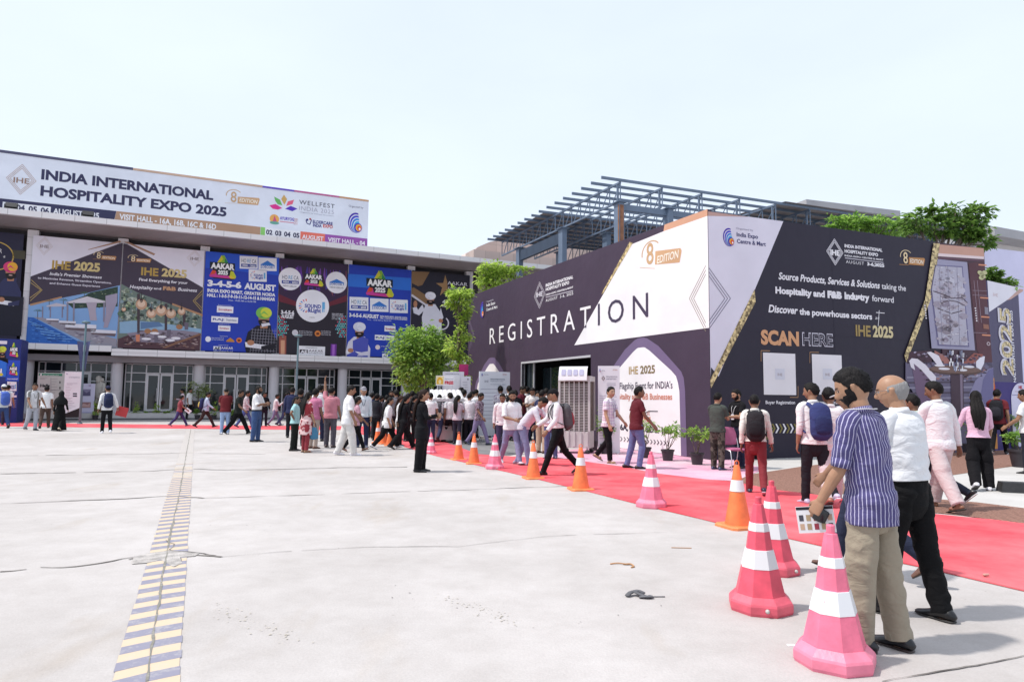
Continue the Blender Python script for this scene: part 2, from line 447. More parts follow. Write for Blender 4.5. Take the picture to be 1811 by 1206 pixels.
sheet('red_carpet', [(600, 757), (672, 754), (760, 772), (846, 804), (905, 808), (980, 810), (1096, 825), (1162, 838), (1242, 848), (1300, 853), (1366, 867), (1430, 874), (1520, 889), (1640, 909), (1762, 921), (1950, 945), (1950, 1075), (1811, 1046), (1640, 1006), (1400, 954), (1276, 927), (1125, 891), (1005, 861), (893, 834), (773, 807), (690, 783), (630, 765)], .016, RED, thick=.012)
sheet('red_carpet', [(-150, 746), (150, 749.5), (350, 752), (520, 753.5), (672, 754), (640, 760.5), (520, 760), (300, 757.8), (100, 755), (-150, 752)], .013, RED, thick=.009)
sheet('red_carpet', [(-40, 742), (44, 742), (46, 747), (-40, 749)], .014, RED, thick=.01)

# painted speed-marking line with its expansion joint
def paint(name, col, wear):
    m, n, l, b = newmat(name); c = lin(col); tc = n.new('ShaderNodeTexCoord')
    t = n.new('ShaderNodeTexNoise'); t.inputs['Scale'].default_value = 9; t.inputs['Detail'].default_value = 8; t.inputs['Roughness'].default_value = .75
    l.new(tc.outputs['Object'], t.inputs['Vector']); r = n.new('ShaderNodeValToRGB'); e = r.color_ramp.elements
    e[0].position, e[1].position = .5, .5 + wear; e[0].color = (*c, 1); e[1].color = (.47, .45, .43, 1)
    l.new(t.outputs['Fac'], r.inputs[0]); l.new(r.outputs[0], b.inputs['Base Color']); b.inputs['Roughness'].default_value = .8
    return m
YEL = paint('faded_yellow_paint', (.57, .455, .33), .3); BLU = paint('faded_slate_paint', (.235, .23, .30), .3)
MK = paint('joint_filler', (.20, .19, .165), .3)
e1, e2 = gnd(200, 1206), gnd(326, 765); f1, f2 = gnd(317.4, 1206), gnd(342, 760)
pr = random.Random(4); dirl = Vector((-0.4257, .9049, 0)); base = gnd(258, 1206); L0, L1 = -.4, 29.5
dir2 = (gnd(337, 760) - base).normalized(); nx = Vector((dir2.y, -dir2.x, 0))
YE2 = paint('worn_out_yellow', (.53, .475, .43), .2); BL2 = paint('worn_out_slate', (.40, .385, .39), .2)
yb, bb = MB(), MB(); s_ = L0; k = 0
while s_ < L1:
    wl = .164 + pr.uniform(-.006, .006); wr = .160 + pr.uniform(-.006, .006)
    per = .132
    mbk = yb if k % 2 == 0 else bb; mtl = (YEL if k % 2 == 0 else BLU) if s_ < 11 + pr.uniform(-2, 2) else (YE2 if k % 2 == 0 else BL2)
    sl_ = -.05
    P = [base + dir2 * (s_ + sl_) - nx * wl, base + dir2 * s_ - nx * .0, base + dir2 * (s_ + .03) + nx * wr, base + dir2 * (s_ + per + .03) + nx * wr, base + dir2 * (s_ + per) - nx * 0, base + dir2 * (s_ + per + sl_) - nx * wl]
    mbk.add([(p.x, p.y, .004 if k % 2 == 0 else .0045) for p in P], [(0, 1, 4, 5), (1, 2, 3, 4)], mtl)
    s_ += per; k += 1
struct(yb, 'road_marking'); struct(bb, 'road_marking')
def crack(pts, wd, z=.006, name='ground_crack', seed=1, jit=.03, m=None):
    rr = random.Random(seed); P = [gnd(*p) for p in pts]; Q = []
    for a, b in zip(P, P[1:]):
        far = (a.y + b.y) / 2; st_ = .05 + far * .006; n_ = max(2, int((b - a).length / st_))
        for i in range(n_):
            q = a.lerp(b, i / n_); k = noise.noise(Vector((q.x * 1.9, q.y * 1.9, seed))) * jit * 1.6 + noise.noise(Vector((q.x * 6, q.y * 6, seed + 9))) * jit + rr.uniform(-.3, .3) * jit
            t = (b - a).normalized(); Q.append(q + Vector((-t.y, t.x, 0)) * k)
    Q.append(P[-1]); V = []; W = wd = wd * .62; gap = 0; keep = []
    for i, q in enumerate(Q):
        t = (Q[min(i + 1, len(Q) - 1)] - Q[max(i - 1, 0)]).normalized(); x = Vector((-t.y, t.x, 0))
        W = wd * max(.25, .95 + 1.1 * noise.noise(Vector((i * .21, seed * 3.1, 4))) + rr.uniform(-.3, .3)); V += [q + x * W / 2, q - x * W / 2]
        gap = gap - 1 if gap > 0 else (rr.randint(1, 2) if rr.random() < .018 and name == 'ground_crack' else 0); keep.append(gap <= 0)
    b = MB(); b.add([(v.x, v.y, z) for v in V], [(2 * i, 2 * i + 1, 2 * i + 3, 2 * i + 2) for i in range(len(Q) - 1) if keep[i]], m or CRK); struct(b, name)
CRK = mat('crack_grime', (.17, .155, .145), .95, .5, 6)
crack([(258, 1206), (290, 1010), (300, 950), (316, 880), (328, 810), (338, 757)], .026, .0075, 'ground_joint', 3, .008, MK)
crack([(0, 1011), (110, 1004), (180, 996), (235, 985), (290, 977), (330, 981), (392, 985)], .035, seed=5, jit=.045)
crack([(230, 990), (262, 978), (300, 973), (345, 978), (382, 983)], .03, seed=45, jit=.05); crack([(300, 955), (312, 962), (304, 972), (318, 985), (308, 1003)], .022, seed=46, jit=.04)
sheet('ground_patch', [(233, 998), (236, 986), (258, 979), (300, 974), (352, 979), (345, 984), (318, 986), (322, 996), (306, 1003), (284, 990), (262, 996)], .0062, mat('spalled_concrete', (.40, .375, .36), .95, .35, 9, .8, 45))
crack([(392, 985), (480, 977), (585, 971), (660, 967), (811, 967), (960, 949), (1050, 945), (1180, 942)], .014, seed=6, jit=.012)
crack([(0, 891), (120, 886), (220, 882), (300, 877), (360, 881)], .065, seed=7)
crack([(360, 881), (450, 878), (560, 875), (700, 870), (850, 865), (1000, 860)], .035, seed=8, jit=.03)
crack([(0, 806), (120, 805), (240, 803), (330, 801), (380, 802), (470, 803)], .07, seed=9)
crack([(0, 838), (120, 836), (270, 833), (330, 829), (400, 831), (500, 830), (600, 827), (720, 826)], .075, seed=10)
crack([(1560, 1206), (1640, 1192), (1740, 1173), (1811, 1160)], .014, seed=13, jit=.012)
DST = mat('dry_mud', (.50, .46, .40), .95, .12, 3); OIL = mat('oil_stain', (.30, .28, .27), .8, .2, 4)
def splat(pts, m, seed, nm='ground_stain', z=.005, n=90):
    rr = random.Random(seed); b = MB()
    for _ in range(n):
        i = rr.randrange(len(pts) - 1); t = rr.random(); px = pts[i][0] * (1 - t) + pts[i + 1][0] * t + rr.gauss(0, 14); py = pts[i][1] * (1 - t) + pts[i + 1][1] * t + rr.gauss(0, 5)
        c = gnd(px, py); r_ = rr.uniform(.002, .008) * (1 if rr.random() < .9 else 1.6); n_ = rr.randint(5, 8)
        b.add([(c.x + r_ * rr.uniform(.5, 1.3) * math.cos(6.283 * k / n_), c.y + r_ * rr.uniform(.5, 1.3) * math.sin(6.283 * k / n_), z) for k in range(n_)], [tuple(range(n_))], m)
    tag(b.build(nm), kind='stuff')
splat([(390, 1075), (420, 1090), (480, 1115), (520, 1130)], DST, 2); splat([(770, 1050), (830, 1070), (890, 1090), (905, 1105)], DST, 3)
splat([(20, 920), (200, 940), (560, 930), (700, 1050), (960, 1110), (1250, 1060)], CRK, 6, 'grit', n=34)

# kerb stone painted black on the right
KB = mat('black_kerb_paint', (.022, .022, .024), .5, .3, 8, .3, 30)
a = gnd(1772, 871); b_ = gnd(1880, 876); kb = MB(); kd = (b_ - a).normalized(); kn = Vector((-kd.y, kd.x, 0))
V = [a, b_, b_ + kn * .3, a + kn * .3]
kb.add([(p.x, p.y, 0) for p in V] + [(p.x, p.y, .17) for p in [a + kd * .03 + kn * .03, b_ + kn * .03, b_ + kn * .27, a + kd * .03 + kn * .27]], [(0, 1, 5, 4), (1, 2, 6, 5), (2, 3, 7, 6), (3, 0, 4, 7), (4, 5, 6, 7)], KB)
tag(kb.build('kerb_stone'), 'black painted kerb stone at the edge of the pale path', 'kerb')

# ------------------------------------------------------------------ exhibition hall
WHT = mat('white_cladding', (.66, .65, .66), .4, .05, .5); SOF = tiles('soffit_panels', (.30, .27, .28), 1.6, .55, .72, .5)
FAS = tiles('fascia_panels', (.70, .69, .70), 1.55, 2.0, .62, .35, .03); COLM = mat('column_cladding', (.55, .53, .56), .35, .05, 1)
DRK = mat('recess_shade', (.035, .03, .035), .8, .2, 1); STN = tiles('brown_stone_tiles', (.30, .25, .235), 1.1, .6, .6, .6, .1)
PLN = mat('plinth_concrete', (.46, .45, .45), .8, .12, 1.5, .2, 20); PLD = mat('plinth_band', (.10, .10, .11), .8, .2, 2)
ALU = mat('aluminium_frame', (.62, .62, .65), .35, .04, 1, metal=.3); INT = mat('dark_interior', (.03, .03, .035), .9, .3, .4)
GLS = glass()
U0, BAY = -3.1, 4.53
hall = tag(empty('exhibition_hall', M=PF.m), 'long two storey exhibition hall with white columns, glass doors and wide roof', 'building')
h = MB(); h.box(-16, 44, 2.6, 26, 0, 11.9, INT); child(h, 'core', hall)
h = MB(); h.box(-16, 24.9, .35, 2.55, 4.26, 11.6, DRK); child(h, 'upper_wall', hall)  # near-black colour stands for the shade in the recess above the banners
h = MB(); h.box(24.95, 44, .3, 2.55, .5, 11.6, STN); h.box(24.9, 44, -.02, .28, 10.2, 10.9, tiles('grey_tiles', (.34, .33, .34), 1.1, .6, .6, .6, .1)); child(h, 'tiled_wall', hall)
PO = 2.3
zb = PF.uv(0, 377.6, PO)[1]; zt = PF.uv(0, 367, PO)[1]
h = MB(); h.box(-16, 31, -PO, -PO + .3, zb, zt, FAS); child(h, 'roof_fascia', hall)
h = MB(); V = [(-16, -PO + .3, zb + .01), (31, -PO + .3, zb + .01), (31, .6, 10.93), (-16, .6, 10.93)]
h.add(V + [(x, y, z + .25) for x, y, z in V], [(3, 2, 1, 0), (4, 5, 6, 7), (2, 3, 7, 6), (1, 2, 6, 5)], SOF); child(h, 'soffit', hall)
h = MB(); h.box(-16, 31, -PO + .31, 26, zt - .12, zt - .04, WHT); child(h, 'roof', hall)
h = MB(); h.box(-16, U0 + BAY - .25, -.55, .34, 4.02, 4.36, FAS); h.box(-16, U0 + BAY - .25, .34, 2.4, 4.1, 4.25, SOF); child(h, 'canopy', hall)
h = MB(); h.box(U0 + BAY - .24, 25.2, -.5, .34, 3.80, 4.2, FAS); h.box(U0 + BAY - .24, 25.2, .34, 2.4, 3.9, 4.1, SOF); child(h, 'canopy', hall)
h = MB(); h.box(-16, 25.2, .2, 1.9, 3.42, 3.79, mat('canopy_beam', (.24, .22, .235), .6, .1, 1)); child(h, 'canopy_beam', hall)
h = MB(); h.box(-16, 26, -1.0, 2.4, 0, .36, PLN); h.box(-16, 26, -1.06, -1.0, 0, .1, PLD); h.box(-16, 26, -.98, 2.4, .361, .40, PLN); child(h, 'plinth', hall)
for k in range(-1, 8):
    u = U0 + BAY * k
    if k <= 6:
        h = MB(); h.box(u - .27, u + .27, -.12, .34, 4.37 if k < 1 else 4.21, 10.94, tiles('column_tiles', (.58, .56, .58), 3, 1.05, .7, .35)); child(h, 'upper_column', hall)
    h = MB(); h.lathe([(.4, .401), (.4, .5), (.33, .52), (.33, 3.41)], COLM, 24, (u, .75)); child(h, 'column', hall, True, 40)
    if k > 6: continue
    a, b = u + .36, u + BAY - .36; wd = b - a; fr = [0, .085, .30, .50, .70, .915, 1]; xs = [a + wd * t for t in fr]
    zz = [.42, 2.30, 2.86, 3.40]
    wf = MB(); pn = MB(); t_ = .035; y0, y1 = 1.86, 1.96
    for i in (0, 1, 4, 5):
        x0, x1 = xs[i], xs[i + 1]
        if i == 5: x1 = b
        for j in range(3): pn.box(x0 + t_, x1 - t_, 1.90, 1.915, zz[j] + t_, zz[j + 1] - t_, GLS)
    pn.box(xs[2] + t_, xs[3] - t_, 1.90, 1.915, 2.86 + t_, 3.40 - t_, GLS); pn.box(xs[3] + t_, xs[4] - t_, 1.90, 1.915, 2.86 + t_, 3.40 - t_, GLS)
    for i, x in enumerate(xs):
        wf.box(x - t_, x + t_, y0, y1, (2.86 if i == 3 else .42), 3.4, ALU)
    for i in range(6):
        for j, z in enumerate(zz):
            if i in (2, 3) and j < 2: continue
            wf.box(xs[i] + t_, xs[i + 1] - t_, y0 + .003, y1 - .003, z - t_ * .8, z + t_ * .8, ALU)
    win = child(wf, 'window', hall); pane = pn.build('pane'); pane.parent = win
    for i in (2, 3):
        d = MB(); x0, x1 = xs[i] + t_ + .004, xs[i + 1] - (t_ if i == 3 else 0) - .004
        for q in ((x0, x0 + .09, .45, 2.82), (x1 - .09, x1, .45, 2.82), (x0 + .09, x1 - .09, 2.70, 2.82), (x0 + .09, x1 - .09, .45, .58)): d.box(q[0], q[1], 1.87, 1.94, q[2], q[3], ALU)
        dr = child(d, 'door', hall)
        d = MB(); d.box(x0 + .09, x1 - .09, 1.90, 1.91, .58, 2.70, GLS); q = d.build('pane'); q.parent = dr
        d = MB(); hx = x1 - .13 if i == 2 else x0 + .13; d.tube([(hx, 1.82, 1.1), (hx, 1.82, 1.9)], [.018, .018], ALU, 6); q = d.build('handle'); q.parent = dr
# stone block rising behind the hall roof
pt = [PF.uv(x, y, -7) for x, y in ((832, 449), (845, 437), (866, 428), (893, 423), (960, 427), (1080, 436), (1130, 442))]
sb = MB(); SB = tiles('pink_stone_tiles', (.52, .41, .37), 1.3, 1.0, .72, .6, .07); N = len(pt)
V = [(p[0], 7, p[1]) for p in pt] + [(p[0], 7, 3) for p in pt]; V2 = [(x, 20, z) for x, y, z in V]
sb.add(V + V2, [(N + i, N + i + 1, i + 1, i) for i in range(N - 1)] + [(i, i + 1, 2 * N + i + 1, 2 * N + i) for i in range(N - 1)] + [(0, 2 * N, 3 * N, N), (N - 1, 2 * N - 1, 4 * N - 1, 3 * N - 1)], SB)
stb = tag(empty('stone_block', M=PF.m), 'pinkish stone clad block with a curved parapet behind the hall roof', 'building'); child(sb, 'wall', stb)
p0 = PF.uv(838, 441, -5); p1 = PF.uv(905, 449, -5); sb = MB(); sb.box(p0[0], p1[0] + 8, 5, 6.9, 4, p0[1], SB); child(sb, 'low_wall', stb)

# flood lamps on the roof edge
BLK = mat('black_metal', (.02, .02, .022), .45, .2, 4)
for px, py, lb in ((19, 363, 'small black floodlight on the white roof edge under the dates, farther left'), (155, 376, 'small black floodlight on the white roof edge near the word August')):
    u, z = PF.uv(px, py, PO)
    q = PF.m @ Vector((u, -PO + .05, zt)); e = tag(empty('floodlight', q, R(-64.7 + 90)), lb, 'floodlight', 'floodlights on the hall roof edge')
    m_ = MB(); m_.box(-.28, .28, -.06, .1, .1, .38, BLK, Matrix.Rotation(R(-28), 4, 'X')); child(m_, 'lamp_head', e)
    m_ = MB(); m_.box(-.3, -.27, -.02, .03, 0, .25, BLK); m_.box(.27, .3, -.02, .03, 0, .25, BLK); m_.box(-.3, .3, -.02, .03, -.01, .02, BLK); child(m_, 'bracket', e)
# ------------------------------------------------------------------ printed emblems shared by several banners
def ihe(A, cx, cy, w_, h_, col, wd=.02, layer=3, txt=None, letters=True):
    for k in (1, .87, .74):
        c = A.P(cx, cy); ru = (A.P(cx + w_ / 2, cy)[0] - c[0]) * k; rz = (A.P(cx, cy - h_ / 2)[1] - c[1]) * k
        P = [Vector((c[0], c[1] + rz)), Vector((c[0] + ru, c[1])), Vector((c[0], c[1] - rz)), Vector((c[0] - ru, c[1]))]
        for a, b in ((0, 1), (1, 2), (2, 3), (3, 0)):
            d = (P[b] - P[a]); L = d.length; d.normalize(); x = Vector((-d.y, d.x)) * wd / 2
            for t0, t1 in ((.0, .43), (.57, 1)) if k < 1 and letters and False else ((0, 1),):
                p = P[a] + d * L * t0; q = P[a] + d * L * t1
                A.polyuv([tuple(p - x), tuple(q - x), tuple(q + x), tuple(p + x)], col, layer, 'emblem')
    if letters: A.text('IHE', cx - w_ * .27, cy + h_ * .09, cx + w_ * .27, h_ * .18, txt or col, .02, layer + 1)
def edition(A, x0, y0, x1, y1, slope=0, dark=True):
    H = y1 - y0; W = x1 - x0; g = 'c08a55' if dark else 'd6ac84'; l = 'f0d9b0' if dark else 'd0ac84'
    A.ell(x0 + W * .27, y0 + H * .45, W * .24, H * .42, l, 3, 40, 190, 16, 'emblem', .9)
    A.text('8', x0 + W * .16, y0 + H * .86, x0 + W * .33, H * .74, l, .01, 4)
    A.poly([(x0 + W * .37, y0 + H * .46 + slope * .4), (x0 + W * .97, y0 + H * .46 + slope), (x0 + W, y0 + H * .55 + slope), (x0 + W * .95, y0 + H * .95 + slope), (x0 + W * .36, y0 + H * .92 + slope * .4)], g, 3, 'emblem')
    A.text('EDITION', x0 + W * .41, y0 + H * .83 + slope * .4, x0 + W * .92, H * .26, 'fff6e6', .02, 5, .15, y1=y0 + H * .83 + slope * .9)
    A.line([(x0, y0 + H * .95), (x0 + W * .36, y0 + H * .98)], .015, g, 3, part='emblem')
def globe(A, cx, cy, rx, ry):
    for i, (c_, k) in enumerate((('4b2fb0', 1.0), ('ffffff', .9), ('4a4fd0', .84), ('ffffff', .73), ('3f8fe0', .68), ('ffffff', .57), ('45b6e8', .52))):
        if c_ == 'ffffff' and A.part == 'x': continue
        A.ell(cx + rx * (1 - k) * .5, cy + ry * (1 - k) * .75, rx * k, ry * k, c_ if c_ != 'ffffff' else A.bgc, 2 + i, 75, 300, 22, 'emblem')
    A.ell(cx + rx * .25, cy + ry * .48, rx * .5, ry * .44, '5a30b8', 10, part='emblem'); A.ell(cx + rx * .32, cy + ry * .5, rx * .38, ry * .34, 'f2b632', 11, part='emblem')
    A.ell(cx + rx * .4, cy + ry * .55, rx * .26, ry * .24, 'e8503a', 12, part='emblem'); A.ell(cx + rx * .45, cy + ry * .62, rx * .12, ry * .12, 'ffffff', 13, part='emblem')
def rtri(A, pts, col, layer, k=.22):
    q = []
    n = len(pts)
    for i in range(n):
        p0, p1, p2 = pts[i - 1], pts[i], pts[(i + 1) % n]
        for t in (0, .5, 1):
            a = (p1[0] + (p0[0] - p1[0]) * k, p1[1] + (p0[1] - p1[1]) * k); c = (p1[0] + (p2[0] - p1[0]) * k, p1[1] + (p2[1] - p1[1]) * k)
            q.append(((1 - t) ** 2 * a[0] + 2 * t * (1 - t) * p1[0] + t * t * c[0], (1 - t) ** 2 * a[1] + 2 * t * (1 - t) * p1[1] + t * t * c[1]))
    A.poly(q, col, layer, 'emblem')
def aakar(A, x0, y0, x1, y1, layer=4):
    W = x1 - x0; H = y1 - y0
    P = lambda a, b: (x0 + W * a, y0 + H * (b + .06 * (a - .5)))
    T_ = [P(.52, -.02), P(1.03, 1.03), P(-.03, .97)]
    rtri(A, T_, '15202c', layer)
    A.poly([P(.46, .06), P(.56, .06), P(.70, .36), P(.32, .34)], '8fbf3a', layer + 1, 'emblem'); A.poly([P(.40, .18), P(.46, .06), P(.52, .22), P(.38, .36), P(.30, .36)], 'd9d23c', layer + 2, 'emblem')
    A.poly([P(.58, .16), P(.70, .36), P(.56, .34)], '2f8f5a', layer + 2, 'emblem')
    A.poly([P(.14, .66), P(.26, .68), P(.30, .84), P(.72, .86), P(.80, .97), P(.06, .93), P(.03, .88)], 'd6409a', layer + 1, 'emblem')
    A.poly([P(.14, .66), P(.26, .68), P(.24, .80), P(.06, .84)], 'e2502f', layer + 2, 'emblem')
    A.poly([P(.78, .66), P(.88, .68), P(.97, .88), P(.93, .96), P(.78, .97), P(.74, .87)], 'c9d034', layer + 1, 'emblem')
    A.poly([P(.70, .88), P(.80, .97), P(.93, .96), P(.80, .84)], 'e8c93a', layer + 2, 'emblem')
    A.poly([P(.05, .34), P(.93, .36), P(.93, .64), P(.05, .62)], '15202c', layer + 3, 'emblem')
    A.text('AAKAR', x0 + W * .08, y0 + H * .585, x0 + W * .91, H * .22, 'ffffff', .055, layer + 4, y1=y0 + H * .615)
    A.poly([P(.30, .62), P(.70, .63), P(.72, .83), P(.28, .82)], '15202c', layer + 3, 'emblem')
    A.text('2025', x0 + W * .33, y0 + H * .80, x0 + W * .68, H * .16, 'ffffff', .05, layer + 4)
def horeca(A, x0, y0, x1, y1, box=True, layer=3, sl=.03):
    W, H = x1 - x0, y1 - y0
    if box: A.poly([(x0, y0), (x1, y0 + W * sl * 1.6), (x1, y1 + W * sl), (x0, y1)], 'f3f4fb', layer, 'emblem')
    A.text('HO', x0 + W * .10, y0 + H * .52, x0 + W * .36, H * .32, '3a4663', .0, layer + 1); A.text('RE', x0 + W * .42, y0 + H * .55, x0 + W * .62, H * .32, '3d9bd0', 0, layer + 1); A.text('CA', x0 + W * .68, y0 + H * .58, x0 + W * .92, H * .32, '3a4663', 0, layer + 1)
    A.poly([(x0 + W * .08, y0 + H * .62), (x0 + W * .93, y0 + H * .68), (x0 + W * .93, y0 + H * .93), (x0 + W * .08, y0 + H * .87)], '2b3f9a', layer + 1, 'emblem')
    A.text('ASIA - 2025', x0 + W * .13, y0 + H * .82, x0 + W * .88, H * .14, 'ffffff', .03, layer + 2, y1=y0 + H * .87)
def decor(A, x0, y0, x1, y1, box=True, layer=3, sl=.03):
    W, H = x1 - x0, y1 - y0
    if box: A.poly([(x0, y0), (x1, y0 + W * sl * 1.6), (x1, y1 + W * sl), (x0, y1)], 'f3f4fb', layer, 'emblem')
    A.poly([(x0 + W * .12, y0 + H * .52), (x0 + W * .5, y0 + H * .24), (x0 + W * .9, y0 + H * .60), (x0 + W * .9, y0 + H * .66), (x0 + W * .12, y0 + H * .58)], '3a7fd5', layer + 1, 'emblem')
    for t in (.13, .84): A.poly([(x0 + W * t, y0 + H * .58), (x0 + W * (t + .04), y0 + H * .58), (x0 + W * (t + .04), y0 + H * .84), (x0 + W * t, y0 + H * .84)], '3a7fd5', layer + 1, 'emblem')
    A.text('DECOR', x0 + W * .22, y0 + H * .80, x0 + W * .80, H * .2, '2b5fb5', .02, layer + 1, y1=y0 + H * .84)
def slight(A, x0, y0, x1, y1, box=True, layer=3, sl=.03):
    W, H = x1 - x0, y1 - y0
    if box: A.poly([(x0, y0), (x1, y0 + W * sl * 1.6), (x1, y1 + W * sl), (x0, y1)], 'f3f4fb', layer, 'emblem')
    cols = ['e0503a', 'd94b77', '3f7fd0', 'e08a3a', '4a58c0', 'd94040', '5aa0dd', '3a50b0']
    for i in range(9):
        t = R(100 + 20 * i); c = math.cos(t); s2 = math.sin(t); bx, by = x0 + W * .36, y0 + H * .48
        A.poly([(bx + W * .17 * c, by - H * .2 * s2), (bx + W * .28 * c - W * .025 * s2, by - H * .33 * s2 - H * .03 * c), (bx + W * .28 * c + W * .03 * s2, by - H * .33 * s2 + H * .03 * c)], cols[i % 8], layer + 1, 'emblem')
    A.text('SOUND', x0 + W * .27, y0 + H * .57, x0 + W * .80, H * .18, '2f3fa5', .03, layer + 2, y1=y0 + H * .60); A.text('&Light', x0 + W * .36, y0 + H * .78, x0 + W * .80, H * .2, '2f3fa5', .03, layer + 2, y1=y0 + H * .81)
    A.poly([(x0 + W * .84, y0 + H * .3), (x0 + W * .93, y0 + H * .3), (x0 + W * .93, y0 + H * .8), (x0 + W * .84, y0 + H * .8)], '6ab4e6', layer + 1, 'emblem')
def chef(A, hx, hy, hr, turban, cloth, bot, left, right, crossed=True, skin='b98263', layer=4, trim='f0eef5'):
    """printed portrait of a bearded man in a turban, arms folded"""
    A.poly([(hx - hr * 1.0, hy + hr * 1.5), (hx + hr * 1.0, hy + hr * 1.5), (right * .55 + hx * .45, hy + hr * 2.0), (right, hy + hr * 3.6), (right - hr * .1, bot), (left + hr * .3, bot), (left, hy + hr * 4.2), (left + hr * .5, hy + hr * 2.4)], cloth, layer, 'picture')
    A.poly([(hx - hr * .55, hy + hr * 1.1), (hx + hr * .55, hy + hr * 1.1), (hx + hr * .5, hy + hr * 1.9), (hx - hr * .5, hy + hr * 1.9)], skin, layer + 1, 'picture')
    A.ell(hx, hy + hr * .35, hr * .78, hr * 1.0, skin, layer + 2, part='picture')
    A.ell(hx, hy + hr * .85, hr * .8, hr * .82, '221a1c', layer + 3, 180, 360, 18, 'picture'); A.ell(hx, hy + hr * .82, hr * .78, hr * .14, '221a1c', layer + 3, part='picture')
    A.ell(hx, hy + hr * 1.0, hr * .3, hr * .10, 'c9a59a', layer + 4, part='picture')
    A.poly([(hx - hr * .5, hy + hr * .22), (hx - hr * .15, hy + hr * .2), (hx - hr * .15, hy + hr * .3), (hx - hr * .5, hy + hr * .3)], '2a1d1c', layer + 4, 'picture'); A.poly([(hx + hr * .15, hy + hr * .2), (hx + hr * .5, hy + hr * .22), (hx + hr * .5, hy + hr * .3), (hx + hr * .15, hy + hr * .3)], '2a1d1c', layer + 4, 'picture')
    A.ell(hx, hy - hr * .25, hr * 1.12, hr * .85, turban[0], layer + 4, part='picture'); A.ell(hx + hr * .3, hy - hr * .3, hr * .78, hr * .7, turban[1], layer + 5, part='picture')
    A.poly([(hx - hr * .7, hy + hr * .14), (hx, hy - hr * .55), (hx + hr * .7, hy + hr * .14), (hx, hy - hr * .25)], turban[0], layer + 6, 'picture')
    if crossed:
        y_ = bot - hr * 1.2
        A.poly([(left + hr * .1, y_ - hr * .4), (hx + hr * .6, y_ + hr * .1), (hx + hr * .5, y_ + hr * .7), (left + hr * .2, y_ + hr * .3)], trim, layer + 5, 'picture')
        A.ell(left + hr * .9, y_ - hr * .3, hr * .5, hr * .38, skin, layer + 6, part='picture')
        A.poly([(right - hr * .2, y_ - hr * .2), (hx - hr * .4, y_ + hr * .2), (hx - hr * .4, y_ + hr * .7), (right - hr * .3, y_ + hr * .6)], cloth, layer + 6, 'picture')

def inside(p, poly):
    r = False; j = len(poly) - 1
    for i in range(len(poly)):
        if (poly[i][1] > p[1]) != (poly[j][1] > p[1]) and p[0] < (poly[j][0] - poly[i][0]) * (p[1] - poly[i][1]) / (poly[j][1] - poly[i][1]) + poly[i][0]: r = not r
        j = i
    return r
def dapple(A, poly, pal, n, s0, s1, layer, asp=.7, seed=1):
    rr = random.Random(seed); xs = [p[0] for p in poly]; ys = [p[1] for p in poly]
    for _ in range(n):
        x = rr.uniform(min(xs), max(xs)); y = rr.uniform(min(ys), max(ys)); r = rr.uniform(s0, s1)
        if not inside((x, y), poly) or not inside((x - r, y), poly) or not inside((x + r, y), poly): continue
        t = rr.uniform(0, 6.28); q = []
        for k in range(6): a = t + k * 1.047; q.append((x + r * rr.uniform(.5, 1.2) * math.cos(a), y + r * asp * rr.uniform(.5, 1.2) * math.sin(a)))
        A.poly(q, rr.choice(pal), layer, 'picture')
def banner(name, label, corners, T, off=.2, back='e8e8ee', plane=PF, depth=.04, cat='banner', group=None, bgc=None):
    A = Art(plane, off, T); A.bgc = bgc or back
    a = A.P(*corners[0]); b = A.P(*corners[1]); u0, u1 = a[0], b[0]; z1 = max(a[1], A.P(corners[1][0], corners[0][1])[1] * 0 + a[1]); z0 = b[1]
    e = tag(empty(name, M=plane.m), label, cat, group)
    m_ = MB(); m_.box(u0, u1, -off, -off + depth, z0, z1, ink(back)); child(m_, 'panel', e)
    A.u0, A.u1, A.z0, A.z1 = u0, u1, z0, z1; A.e = e
    return A
Z3 = (0, 460, 4.019); Z4 = (340, 430, 5.243); Z5 = (600, 430, 5.243); Z1 = (0, 260, 5.025); Z2 = (340, 270, 5.025)
BG = 'banners across the front of the hall'
def bay(k): return U0 + BAY * k
def hb(label, k0, k1, back, T, d0=.03, d1=.03, zlo=4.28, zhi=10.62):
    A = Art(PF, .2, T); A.bgc = back; A.e = tag(empty('banner', M=PF.m), label, 'banner', BG)
    A.u0, A.u1, A.z0, A.z1 = bay(k0) + d0, bay(k1) - d1, zlo, zhi
    m_ = MB(); m_.box(A.u0, A.u1, -.2, -.16, zlo, zhi, ink(back)); child(m_, 'panel', A.e); return A
def fillpts(A, pts, col, layer, part='panel'): A.poly(pts, col, layer, part)

# --- banner 0, far left, cut by the picture edge
A = hb('dark banner with yellow ring and man in pink turban, cut by the picture edge', -1, 0, '2a2740', Z3, d1=.42)
A.ell(-40, -30, 140, 105, 'c9a955', 2, 270, 450, 30, 'emblem', .93)
A.T = Z1; A.text('AAKAR', -140, 932, 18, 40, 'ffffff', 0, 4); A.text('AWARDS', 30, 985, 46, 20, 'ffffff', .01, 4)
A.rect(112, 915, 222, 1000, '4a4636', 2, 'emblem'); A.T = Z3
chef(A, 76, 62, 46, ('d8407a', 'eeb13a'), '34365c', 350, -30, 150, True)
A.rect(-60, 250, 150, 540, '1b1a2c', 5, 'picture')
A.build(A.e)
